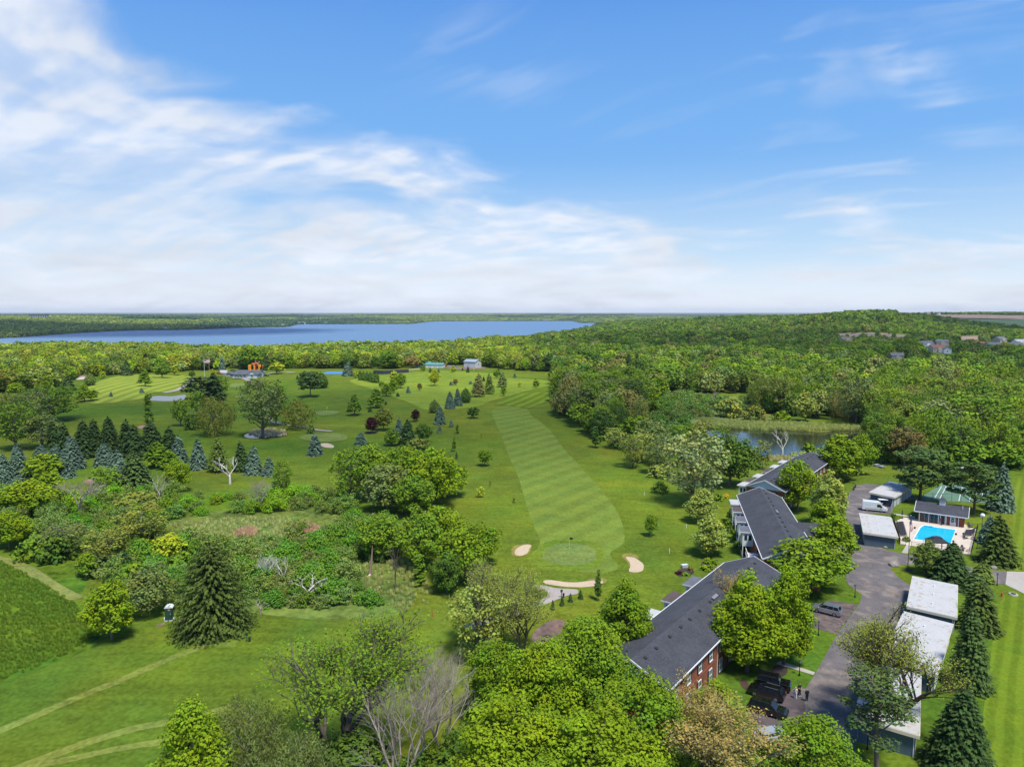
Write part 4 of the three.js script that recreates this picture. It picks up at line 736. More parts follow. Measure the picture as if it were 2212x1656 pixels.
for (const [k, c, x, y, t, w, l, gr, bk] of T4) tree(k, c, 4, x, y, t, w, l, gr, bk ? { bark: bk } : {});
// centre clump left of the fairway and near tall trees
const T5 = [
  ['maple', 'green', 250, 280, 0, 300, 'grey-green tree on the right flank of the marsh clump'],
  ['maple', 'bright', 640, 240, -60, 330, 'bright green tree at the right end of the marsh clump'],
  ['maple', 'green', 520, 340, -20, 290, 'leafy green tree beside the dead snag'],
  ['maple', 'fresh', 760, 430, 90, 360, 'broad green tree left of the teardrop bunker'],
  ['maple', 'fresh', 900, 330, 60, 280, 'green tree nearest the teardrop bunker'],
  ['maple', 'deep', 690, 500, 240, 220, 'dark green tree at the foot of the clump'],
  ['ivy', 'green', 510, 450, 250, 80, 'ivy-covered trunk left of the broad green tree'],
  ['dead', 'tan', 352, 490, 200, 120, 'leafless grey snag in the marsh', null, 'grey'],
  ['fork', 'pale', 900, 800, 320, 360, 'pale yellow-green leafing tree with dark branches, left stem'],
  ['fork', 'pale', 1020, 880, 330, 400, 'tall pale leafing tree over the cart path'],
  ['fork', 'pale', 1170, 900, 370, 400, 'pale leafing tree with spreading limbs over the mulch bed'],
  ['airy', 'pale', 890, 930, 480, 380, 'lower pale leafing tree near the cart path'],
  ['oval', 'fresh', 1830, 1020, 425, 330, 'tall upright green tree against the near roof'],
  ['column', 'deep', 1665, 550, 350, 48, 'slim columnar tree in front of the long bunker', null, 'white'],
  ['maple', 'green', 2012, 135, -10, 85, 'small round green tree on the lawn right of the fairway', null, 'white'],
  ['spruce', 'norway', 1375, 610, 550, 34, 'little spruce nearest the cart path fork, first of four'],
  ['spruce', 'norway', 1435, 583, 528, 34, 'little spruce by the cart path fork, second of four'],
  ['spruce', 'norway', 1490, 560, 508, 36, 'little spruce by the cart path fork, third of four'],
  ['spruce', 'norway', 1555, 540, 485, 36, 'little spruce by the cart path fork, last of four'],
];
for (const [k, c, x, y, t, w, l, gr, bk] of T5) tree(k, c, 5, x, y, t, w, l, gr, bk ? { bark: bk } : {});
// the big clump above the marsh (centre-left) and its neighbours
for (const [k, c, x, y, t, w, l] of [['maple', 'green', 180, 1330, 985, 330, 'large grey-green tree at the left of the big centre clump'], ['maple', 'fresh', 420, 1340, 1000, 330, 'large green tree in the middle of the big centre clump'], ['maple', 'bright', 600, 1380, 1010, 330, 'vivid green tree at the right of the big centre clump'], ['maple', 'grey', 300, 1420, 1110, 300, 'silvery tree low in the big centre clump'], ['maple', 'bright', 690, 1320, 1090, 250, 'vivid green tree facing the fairway in the big centre clump'], ['cotton', 'green', 60, 1380, 1010, 260, 'leafy tree at the back of the big centre clump'], ['maple', 'green', 470, 1450, 1180, 280, 'green tree at the front foot of the big centre clump']]) tree(k, c, 2, x, y, t, w, l);
// foreground, from the left
const near = (k, c, px, py, H, W, l, o) => { const q = gnd(px, py); return plant(k, LC[c], q, H, W, l, null, o); };
near('oval', 'bright', 420, 1790, 13, 7.2, 'yellow-green tree at the bottom left of the foreground');
near('willow', 'grey', 545, 1740, 11.6, 9, 'grey-green willow at the bottom of the foreground');
near('willow', 'grey', 650, 1800, 10.2, 8.5, 'silvery willow at the bottom edge under the cottonwood');
near('fork', 'green', 722, 1660, 18, 18.5, 'large cottonwood with forked pale trunk in the foreground', { bark: 'grey' });
near('maple', 'deep', 770, 1720, 7, 9, 'deep green tree under the cottonwood');
near('sticks', 'tan', 860, 1720, 14, 12.5, 'bare many-stemmed tree at the bottom of the foreground', { bark: 'pale' });
near('sticks', 'tan', 950, 1640, 12.5, 10, 'grey leafless tree left of the vivid maples', { bark: 'pale' });
near('sticks', 'tan', 925, 1570, 10, 8, 'bare twiggy tree behind the other leafless ones', { bark: 'pale' });
near('shrub', 'deep', 690, 1800, 4, 9, 'dark undergrowth at the foot of the bare tree');
near('shrub', 'deep', 820, 1800, 5, 10, 'dark undergrowth under the bare tree');
near('shrub', 'deep', 1000, 1690, 4, 9, 'dark undergrowth left of the vivid maples');
near('maple', 'bright', 1100, 1760, 12.5, 11.5, 'vivid green maple at the bottom centre');
near('maple', 'bright', 1170, 1620, 13, 11, 'vivid green maple in the middle of the foreground grove');
near('maple', 'fresh', 1270, 1560, 13.5, 12, 'tall green maple at the top of the foreground grove');
near('maple', 'bright', 1290, 1790, 12, 12.5, 'vivid green maple at the bottom right of the grove');
near('maple', 'fresh', 1380, 1690, 12.5, 11, 'green maple beside the near gable');
near('maple', 'fresh', 1065, 1560, 10.5, 9, 'green maple under the pale leafing tree');
near('maple', 'fresh', 1180, 1880, 10, 10, 'green maple cut by the bottom edge');
near('maple', 'bright', 1400, 1860, 9, 9, 'vivid maple cut by the bottom edge right of the grove');
near('budding', 'tan', 1560, 1760, 11, 13.5, 'tan budding tree below the brick wall', { bark: 'grey' });
near('budding', 'tan', 1500, 1640, 9, 8, 'tan budding tree beside the near gable', { bark: 'grey' });
near('maple', 'deep', 1590, 1800, 7, 9, 'deep green tree behind the budding tree');
near('maple', 'bright', 1545, 1610, 7.5, 6.5, 'bright green tree against the brick wall');
near('maple', 'green', 1665, 1760, 7, 8.5, 'green bush at the end of the car park');
near('maple', 'fresh', 1755, 1765, 10.4, 9.5, 'round green tree at the bottom edge below the black cars');
near('shrub', 'tan', 1660, 1850, 4, 7, 'brown twiggy bush at the bottom edge');
// beside the buildings and car parks
const T6 = [
  ['oval', 'bright', 420, 1010, 400, 420, 'tall oval green tree against the near roof by the car park'],
  ['oval', 'bright', 660, 960, 340, 330, 'oval yellow-green tree left of the silver car'],
  ['budding', 'tan', 330, 760, 375, 300, 'bare budding tree over the near roof', null, 'brown'],
  ['maple', 'fresh', 800, 490, 155, 480, 'wide round vivid maple between two roofs'],
  ['oval', 'bright', 985, 300, 5, 260, 'bright green tree at the road end of the middle block'],
  ['maple', 'grey', 1000, 330, 180, 150, 'small grey bush tree above the wide vivid maple'],
  ['oval', 'moss', 1580, 380, 165, 180, 'fine-leaved green pine by the flagpole island'],
  ['spruce', 'norway', 1735, 430, 185, 225, 'dark spruce right of the fine-leaved pine'],
  ['spruce', 'moss', 1940, 420, 305, 150, 'brown-topped spruce by the exit drive'],
  ['spruce', 'pine', 1900, 500, 385, 190, 'green spruce below the brown-topped one'],
  ['norway', 'fir', 1920, 740, 440, 240, 'dark olive spruce behind the upper white roof'],
  ['norway', 'pine', 1860, 1110, 620, 225, 'tall dark spruce behind the middle white roof'],
  ['norway', 'norway', 1780, 1640, 1130, 340, 'large dark spruce in the lower right corner'],
  ['norway', 'fir', 2045, 310, 20, 215, 'broad olive spruce beside the globe lamp'],
  ['spruce', 'blue', 1985, 180, 10, 130, 'bluish spruce behind the broad olive one'],
  ['fork', 'olive', 1390, 1400, 660, 700, 'spreading yellow-green oak over the lowest white roof', null, 'dark'],
  ['thinpine', 'pine', 1265, 1650, 1010, 430, 'thin pine with a bare trunk in front of the lowest garage'],
];
for (const [k, c, x, y, t, w, l, gr, bk] of T6) tree(k, c, 6, x, y, t, w, l, gr, bk ? { bark: bk } : {});
const TE = [
  ['maple', 'bright', 1170, 940, 230, 560, 'big vivid maple between the far block and the road'],
  ['oval', 'pale', 1600, 1150, 380, 480, 'pale oval tree behind the vivid one by the road'],
  ['oval', 'bright', 1560, 1290, 760, 460, 'green oval tree at the side porch of the middle block'],
  ['oval', 'bright', 1690, 1420, 1000, 420, 'lower green oval tree at the side porch'],
  ['airy', 'pale', 1220, 330, 110, 290, 'pale airy tree against the far roof'],
  ['airy', 'olive', 680, 350, -60, 230, 'ivy-clad airy tree by the pond left of the far block'],
];
for (const [k, c, x, y, t, w, l] of TE) tree(k, c, 'E', x, y, t, w, l);
const T3 = [
  ['cotton', 'silver', 65, 1365, 905, 390, 'big silvery poplar on the lawn left of the far block', null, 'grey'],
  ['maple', 'deep', 310, 1245, 925, 340, 'dark green round tree between the silver poplar and the far block'],
  ['dead', 'tan', 650, 1060, 885, 130, 'white dead tree standing in the marsh pond', null, 'white'],
  ['oval', 'bright', 1010, 1200, 915, 270, 'tall pale-topped maple by the turning circle'],
  ['maple', 'fresh', 1140, 1170, 910, 190, 'dark green maple behind the pale-topped one'],
  ['oval', 'pale', 130, 1480, 1265, 190, 'young pale birch-like tree on the lawn by the middle block', null, 'pale'],
  ['pine', 'pine', 1540, 1340, 1000, 330, 'large white pine behind the upper garage', null, 'brown'],
  ['pine', 'pine', 1890, 1425, 1095, 300, 'white pine right of the pool house roof', null, 'brown'],
  ['spruce', 'blue', 2060, 1400, 1115, 150, 'tall blue-green spruce right of the tennis court'],
  ['maple', 'deep', 1290, 1095, 860, 170, 'deep green tree at the end of the pond'],
  ['maple', 'bronze', 1440, 1110, 865, 280, 'bronze-green tree behind the back lawn'],
  ['cotton', 'silver', 1700, 1020, 695, 330, 'silvery poplar with forked trunks behind the tennis court', null, 'grey'],
  ['cotton', 'green', 1900, 1030, 640, 420, 'large green tree behind the tennis court'],
  ['maple', 'green', 1830, 1130, 950, 220, 'green bushy tree at the edge of the back lawn'],
  ['maple', 'green', 2080, 1130, 960, 240, 'green tree beyond the blue-green spruce'],
  ['shrub', 'green', 1700, 1130, 1030, 190, 'green shrubbery behind the back lawn'],
  ['airy', 'grey', -120, 1120, 900, 190, 'grey-green airy tree in the wet thicket left of the silver poplar'],
  ['cotton', 'green', -20, 1010, 850, 200, 'green tree in the wet thicket at the near end of the pond'],
  ['airy', 'olive', 120, 1010, 830, 170, 'olive airy tree at the near end of the pond'],
  ['cotton', 'grey', -200, 1010, 820, 210, 'grey-green tree deep in the wet thicket'],
  ['airy', 'green', 250, 990, 860, 120, 'thin green tree leaning over the pond'],
  ['shrub', 'green', 60, 1090, 1010, 220, 'green thicket behind the silver poplar'],
  ['shrub', 'pale', -150, 1180, 1100, 200, 'pale thicket at the lawn edge left of the silver poplar'],
  ['maple', 'fresh', -300, 960, 790, 190, 'fresh green tree between the columnar evergreen and the pond'],
  ['cotton', 'pale', -260, 1090, 900, 170, 'pale green tree at the lawn edge by the wet thicket'],
  ['shrub', 'fresh', 820, 1030, 960, 100, 'bright shrub at the edge of the pond'],
  ['cotton', 'grey', 1130, 860, 545, 250, 'tall tree with a bare lower trunk beyond the pond'],
  ['dead', 'tan', 495, 625, 500, 60, 'white leaning birch trunk in the far wood', null, 'white'],
  ['dead', 'tan', 548, 620, 480, 40, 'white upright birch trunk in the far wood', null, 'white'],
  ['dead', 'tan', 600, 620, 470, 50, 'white birch trunk, rightmost in the far wood', null, 'white'],
  ['dead', 'tan', 210, 690, 630, 60, 'dead stump by the wetland pool', null, 'pale'],
  ['shrub', 'pale', 320, 800, 670, 200, 'pale bushes behind the marsh grass'],
  ['maple', 'pale', 800, 830, 640, 150, 'pale leafy tree at the far bank of the pond'],
  ['shrub', 'bright', 640, 825, 750, 120, 'bright low bushes on the far bank of the pond'],
  ['shrub', 'olive', 480, 820, 720, 140, 'olive bushes on the far bank of the pond'],
];
for (const [k, c, x, y, t, w, l, gr, bk] of T3) tree(k, c, 3, x, y, t, w, l, gr, bk ? { bark: bk } : {});
tree('oval', 'pale', 6, 175, 260, 0, 220, 'young pale tree with a dark mulch foot beside the balconies');
const OPEN_BRUSH = [poly(4, [1100, 60], [1500, 20], [1900, 20], [2150, 60], [2100, 175], [1850, 170], [1500, 170], [1250, 130]), poly(5, [60, 330], [250, 300], [420, 260], [560, 420], [620, 560], [420, 640], [200, 560], [80, 460]), poly(1, [1300, 1180], [2300, 1180], [2300, 1290], [1900, 1290], [1300, 1290]), poly('H', [60, 700], [0, 500], [250, 200], [460, 380], [1000, 560], [2300, 500], [2300, 1100], [0, 1100])];
function openTrack(x, d) { return OPEN_BRUSH.some(p => inside(x, d, p)); }
// marsh brush and thicket undergrowth: nobody could count it
{
  const R = rng(31), areas = [
    [poly(4, [640, 260], [1000, 160], [1500, 200], [1900, 180], [2300, 40], [2480, 60], [2640, 330], [2560, 560], [2200, 600], [1700, 620], [1640, 520], [1300, 420], [1100, 520], [900, 540], [700, 420]), 3.1, [['brush', [0.158, 0.261, 0.0347]], ['brush', [0.187, 0.274, 0.0544]], ['shrub', [0.121, 0.247, 0.0257]], ['brush', [0.206, 0.281, 0.0693]]], 1],
    [poly(1, [380, 1380], [700, 1330], [1000, 1320], [1300, 1330], [1600, 1330], [1900, 1300], [2200, 1330], [2300, 1440], [1700, 1420], [1300, 1450], [1000, 1470], [400, 1560]), 4, [['shrub', [0.145, 0.302, 0.0198]], ['brush', [0.169, 0.261, 0.0495]], ['shrub', [0.193, 0.357, 0.0198]]], 1],
    [poly(1, [-60, 1330], [100, 1380], [350, 1400], [600, 1480], [900, 1500], [900, 1600], [700, 1740], [500, 1640], [100, 1620], [-60, 1600]), 4.2, [['shrub', [0.133, 0.274, 0.0218]], ['shrub', [0.103, 0.22, 0.0238]], ['brush', [0.181, 0.261, 0.0594]]], 1.15],
    [poly(2, [1900, 720], [2220, 640], [2330, 760], [2230, 900], [2130, 960], [2000, 1000], [1800, 1030], [1720, 940], [1850, 820]).map(p => p), 5, [['shrub', [0.158, 0.261, 0.0495]], ['brush', [0.193, 0.288, 0.0693]], ['shrub', [0.133, 0.247, 0.0297]]], 1.1],
    [poly(3, [1250, 1080], [1700, 1110], [2212, 1130], [2300, 1060], [2212, 1000], [1300, 1000]), 4.5, [['shrub', [0.133, 0.261, 0.0238]], ['shrub', [0.108, 0.233, 0.0218]]], 1.2],
    [poly(0, [640, 1720], [800, 1690], [1000, 1620], [1150, 1640], [1400, 1600], [1640, 1700], [1680, 1900], [600, 1900]), 3.2, [['shrub', [0.085, 0.178, 0.0198]], ['shrub', [0.121, 0.233, 0.0198]], ['brush', [0.121, 0.206, 0.0297]]], .8],
    [poly(3, [-250, 640], [100, 650], [420, 690], [560, 780], [300, 800], [0, 830], [-200, 760]), 7, [['shrub', [0.169, 0.288, 0.0495]], ['brush', [0.206, 0.302, 0.0693]]], .9],
  ];
  for (const [pl, step, kinds, k0] of areas) {
    const xs = pl.map(p => p[0]), ds = pl.map(p => p[1]), items = kinds.map(() => []);
    for (let d = Math.min(...ds); d < Math.max(...ds); d += step) for (let x = Math.min(...xs); x < Math.max(...xs); x += step) { const xx = x + (R() - .5) * step, dd = d + (R() - .5) * step, k = R(), a = R(), b = R(); if (!inside(xx, dd, pl) || vnoise(xx / 11, dd / 11) > .74 || openTrack(xx, dd)) continue; items[Math.floor((k * .6 + .55 * vnoise(xx / 16 + 4, dd / 16)) * kinds.length) % kinds.length].push({ x: xx, d: dd, k: a, b }); }
    kinds.forEach(([kd, c], i) => { const lod = ds[0] > 200 ? 2 : 1, S = shape(kd, lod, 1 + i % 2); instanced('undergrowth', S.crown, items[i], w => { const s = (.62 + .75 * w.k) * k0; return { p: new THREE.Vector3(w.x, terrain(w.x, w.d) - .15, -w.d), a: w.b * 6.28, s: new THREE.Vector3(s, s * (.62 + .5 * w.b), s), c: [c[0] * (.8 + .4 * w.b), c[1] * (.85 + .3 * w.k), c[2]] }; }, massMat, 'dense low brush filling the marsh and the thickets', 'brush'); });
  }
}
// ---------------------------------------------------------------- paving
const asphaltTex = dataTex(1024, 1024, (u, v, o) => {
  const a = fbm(u * 6, v * 6, 5, 6, 2), b = fbm(u * 24, v * 24, 4, 24, 19), c = fbm(u * 300, v * 300, 2, 300, 7), dust = sstep(.5, .68, a * .6 + b * .4), crack = Math.abs(fbm(u * 9, v * 9, 4, 9, 50) - .5) < .006 ? .72 : 1;
  const k = (.62 + .35 * (b - .5) + .3 * (c - .5)) * crack; o[0] = k * mixn(1, 1.62, dust); o[1] = k * mixn(.97, 1.42, dust); o[2] = k * mixn(1, 1.22, dust);
});
const asphalt = std(.215, .195, .186, .95, { map: asphaltTex }), darkAsphalt = std(.15, .12, .118, .95, { map: asphaltTex }), concrete = std(.46, .42, .37, .9, { map: pathMat.map }), paleConcrete = std(.66, .57, .46, .9, { map: pathMat.map });
const XY = (...a) => a.flatMap(([k, ...p]) => poly(k, ...p));
tag(sheet('access_road', XY([6, [700, 1660], [620, 1530], [640, 1400], [500, 1335], [445, 1290], [455, 1180], [640, 1140], [740, 1120], [800, 1118], [860, 1030], [1005, 770], [1150, 570], [1165, 512], [1080, 450], [1060, 400], [1085, 330]], ['A', [130, 1180], [150, 880], [92, 730], [72, 600], [82, 350], [130, 275], [190, 212], [330, 188], [480, 205], [620, 230], [700, 330], [800, 330], [935, 360], [930, 385], [660, 392], [620, 560], [330, 545], [300, 760], [320, 880], [400, 910], [560, 990], [740, 1030], [870, 1062], [1200, 1110], [1450, 1150], [1560, 1196], [1800, 1232], [2010, 1247], [1990, 1402], [1800, 1392], [1500, 1262], [1200, 1190], [870, 1162], [690, 1168], [612, 1195]], [6, [1352, 345], [1400, 400], [1480, 452], [1475, 560], [1420, 660], [1330, 840], [1230, 1000], [1165, 1230], [1145, 1390], [1125, 1500], [1120, 1660]]), asphalt, .03, { uvs: 1 / 34, turn: -.45 }), 'worn grey asphalt road between the brick blocks and the garages', 'road', null, 'structure');
tag(sheet('parking_bay', poly(6, [965, 546], [1138, 577], [1004, 768], [822, 718], [818, 665], [862, 610]), darkAsphalt, .04, { uvs: 1 / 20 }), 'dark parking bay under the silver car', 'parking bay', null, 'structure');
tag(sheet('parking_bay', poly('D', [380, 1130], [430, 900], [520, 730], [1130, 720], [1330, 780], [1420, 1040], [1380, 1500], [900, 1620], [560, 1480]), darkAsphalt, .04, { uvs: 1 / 20 }), 'dark parking bay under the black cars', 'parking bay', null, 'structure');
tag(sheet('exit_drive', poly('A', [2012, 1247], [2300, 1255], [2300, 1560], [2150, 1480], [1992, 1404]), concrete, .034, { uvs: 1 / 12 }), 'pale concrete drive at the right edge', 'driveway', null, 'structure');
tag(sheet('front_walk', poly('D', [880, 240], [960, 200], [1595, 410], [1565, 462], [900, 260]), concrete, .05, { uvs: 1 / 6 }), 'concrete walk from the near block to the road', 'footpath', null, 'structure');
tag(sheet('pool_walk', poly('A', [740, 1022], [800, 925], [850, 930], [815, 1032]), concrete, .04, { uvs: 1 / 6 }), 'short concrete walk to the pool gate', 'footpath', null, 'structure');
tag(sheet('pool_house_walk', poly('A', [640, 545], [900, 585], [900, 605], [640, 562]), concrete, .04, { uvs: 1 / 6 }), 'narrow walk along the lawn beside the pool house', 'footpath', null, 'structure');
const mulch = std(.075, .045, .036, 1, { map: roughTex });
for (const [p, l] of [[poly('D', [780, 480], [830, 300], [930, 250], [1060, 300], [1085, 400], [1030, 470], [900, 505]), 'dark mulch bed by the front walk'], [poly('D', [200, 560], [290, 560], [370, 660], [330, 740], [240, 680]), 'dark mulch under the tree by the brick wall'], [poly('A', [785, 1228], [830, 1212], [880, 1228], [850, 1245], [800, 1243]), 'mulch ring round the flagpole'], [poly(8, [300, 1110], [400, 1090], [480, 1108], [400, 1128]), 'mulch ring under the wide maroon tree'], [poly('F', [395, 225], [470, 160], [600, 175], [620, 215], [520, 255], [440, 250]), 'rockery bed on the lawn behind the near block'], [poly('F', [705, 100], [760, 70], [900, 60], [910, 120], [800, 200], [720, 180]), 'planted bed behind the near block']]) S_('mulch_bed', smooth(p, 4), mulch, .045, l);
// right-hand mown field
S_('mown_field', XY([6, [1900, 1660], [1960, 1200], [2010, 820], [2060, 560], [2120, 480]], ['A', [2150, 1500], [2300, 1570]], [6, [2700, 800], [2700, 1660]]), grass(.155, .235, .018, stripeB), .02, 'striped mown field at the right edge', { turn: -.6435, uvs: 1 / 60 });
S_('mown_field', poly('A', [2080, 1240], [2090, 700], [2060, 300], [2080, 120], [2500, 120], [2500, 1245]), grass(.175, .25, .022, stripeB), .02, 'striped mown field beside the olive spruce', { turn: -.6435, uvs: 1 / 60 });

// ---------------------------------------------------------------- building materials
const brickTex = dataTex(512, 512, (u, v, o) => { const row = Math.floor(v * 48), f = v * 48 - row, c = (u * 20 + (row & 1) * .5), q = c - Math.floor(c), m = f < .13 || q < .06; const n = HASH[(Math.floor(c) % 20 * 31 + row * 57) & 65535], w = .85 + .3 * (fbm(u * 8, v * 8, 3, 8, 2) - .5); if (m) { o[0] = .62 * w; o[1] = .72 * w; o[2] = .85 * w; } else { const k = (.72 + .4 * n) * w; o[0] = k; o[1] = k; o[2] = k; } });
const brick = std(.36, .105, .052, .92, { map: brickTex }), brickB = brick;
const shingleTex = dataTex(1024, 1024, (u, v, o) => { const row = Math.floor(v * 70), c = u * 46 + HASH[row * 13 & 65535] * 3, n = HASH[(Math.floor(c) * 71 + row * 377) & 65535], f = v * 70 - row, fl = vnoise(u * 260, v * 260, 260, 3); let k = .55 + .34 * n + (fl > .86 ? .55 : 0) + .22 * (fl - .5); if (f < .12) k *= .7; k *= 1 + .55 * (fbm(u * 5, v * 5, 4, 5, 8) - .5); o[0] = k; o[1] = k; o[2] = k; });
const shingle = std(.072, .075, .090, .95, { map: shingleTex }), white = std(.72, .73, .74, .6), siding = std(.62, .68, .74, .7), cream = std(.60, .54, .44, .8), glass = new THREE.MeshPhysicalMaterial({ color: lin(.02, .025, .03), roughness: .06, specularIntensity: 1 }), shutter = std(.018, .022, .026, .7), blackM = std(.02, .02, .022, .5), grime = dataTex(512, 512, (u, v, o) => { const a = fbm(u * 5, v * 5, 5, 5, 4), b = fbm(u * 40, v * 40, 3, 40, 6), st = sstep(.62, .75, fbm(u * 8, v * 8, 4, 8, 71)), seam = (u * 6 % 1) < .018 || (v * 3 % 1) < .010 ? .86 : 1; const k = (.86 + .12 * (a - .5) + .14 * (b - .5)) * seam; o[0] = k * (1 - .16 * st); o[1] = k * (1 - .27 * st); o[2] = k * (1 - .38 * st); });
const whiteRoof = std(.52, .515, .50, .8, { map: grime }), tanRoof = std(.56, .51, .43, .85, { map: grime });
const ribTex = dataTex(256, 16, (u, v, o) => { const k = (u * 16 % 1) < .22 ? .62 : .85 + .15 * HASH[Math.floor(u * 16) * 17]; o[0] = k; o[1] = k; o[2] = k; });
const bluePanel = std(.085, .135, .175, .7, { map: ribTex });
function box(w, h, d, x, y, z) { const q = new THREE.BoxGeometry(w, h, d); q.translate(x, y, z); return q; }
function boxUV(w, h, d, x, y, z, s = .25) { const q = box(w, h, d, x, y, z), p = q.attributes.position, n = q.attributes.normal, uv = q.attributes.uv; for (let i = 0; i < p.count; i++) { const ax = Math.abs(n.getX(i)), ay = Math.abs(n.getY(i)); uv.setXY(i, (ax > .5 ? p.getZ(i) : p.getX(i)) * s, (ay > .5 ? p.getZ(i) : p.getY(i)) * s); } return q; }
// a prism over a polygon in the XY plane of points [x, y], from z0 to z1
function prism(pts, z0, z1, s = .25) { const q = new THREE.ExtrudeGeometry(new THREE.Shape(pts.map(p => new THREE.Vector2(...p))), { depth: z1 - z0, bevelEnabled: false }); q.translate(0, 0, z0); const uv = q.attributes.uv; for (let i = 0; i < uv.count; i++) uv.setXY(i, uv.getX(i) * s, uv.getY(i) * s); return q; }
function quadSlab(a, b, c, d, th, s = .12) {   // four top corners (Vector3, counter-clockwise from above) with thickness
  const P0 = [a, b, c, d], pos = [], uv = [], L1 = a.distanceTo(b), L2 = a.distanceTo(d), U = [[0, 0], [L1 * s, 0], [L1 * s, L2 * s], [0, L2 * s]];
  const tri = (p, q, r, up, uq, ur) => { for (const [v, w] of [[p, up], [q, uq], [r, ur]]) { pos.push(v.x, v.y, v.z); uv.push(...w); } };
  tri(a, b, c, U[0], U[1], U[2]); tri(a, c, d, U[0], U[2], U[3]);
  const lo = P0.map(p => p.clone().setY(p.y - th)); tri(lo[0], lo[2], lo[1], U[0], U[2], U[1]); tri(lo[0], lo[3], lo[2], U[0], U[3], U[2]);
  for (let i = 0; i < 4; i++) { const j = (i + 1) % 4; tri(P0[i], lo[i], lo[j], U[0], U[0], U[0]); tri(P0[i], lo[j], P0[j], U[0], U[0], U[0]); }
  const q = new THREE.BufferGeometry(); q.setAttribute('position', new THREE.Float32BufferAttribute(pos, 3)); q.setAttribute('uv', new THREE.Float32BufferAttribute(uv, 2)); q.computeVertexNormals(); return q;
}
const V = (x, y, z) => new THREE.Vector3(x, y, z);
function win(parent, x, y, z, w, h, face, { shut = false, frame = white } = {}) {   // a window on a wall whose outside is along face ('+z','-z','+x','-x')
  const o = new THREE.Group(); o.name = 'window'; o.position.set(x, y, z); o.rotation.y = { '+z': 0, '-z': Math.PI, '+x': Math.PI / 2, '-x': -Math.PI / 2 }[face]; parent.add(o);
  mesh('frame', mergeGeometries([box(w + .16, .1, .1, 0, h / 2 + .05, .05), box(w + .2, .12, .16, 0, -h / 2 - .06, .08), box(.08, h, .1, -w / 2 - .04, 0, .05), box(.08, h, .1, w / 2 + .04, 0, .05), box(w, .06, .07, 0, 0, .045), box(.05, h, .05, 0, 0, .042)]), frame, o);
  mesh('pane', box(w, h, .03, 0, 0, .02), glass, o);
  if (shut) for (const s of [-1, 1]) mesh('shutter', box(.36, h + .1, .06, s * (w / 2 + .28), 0, .04), shutter, o);
  return o;
}
const uvScale = (q, s) => { const uv = q.attributes.uv; for (let i = 0; i < uv.count; i++) uv.setXY(i, uv.getX(i) * s, uv.getY(i) * s); return q; };

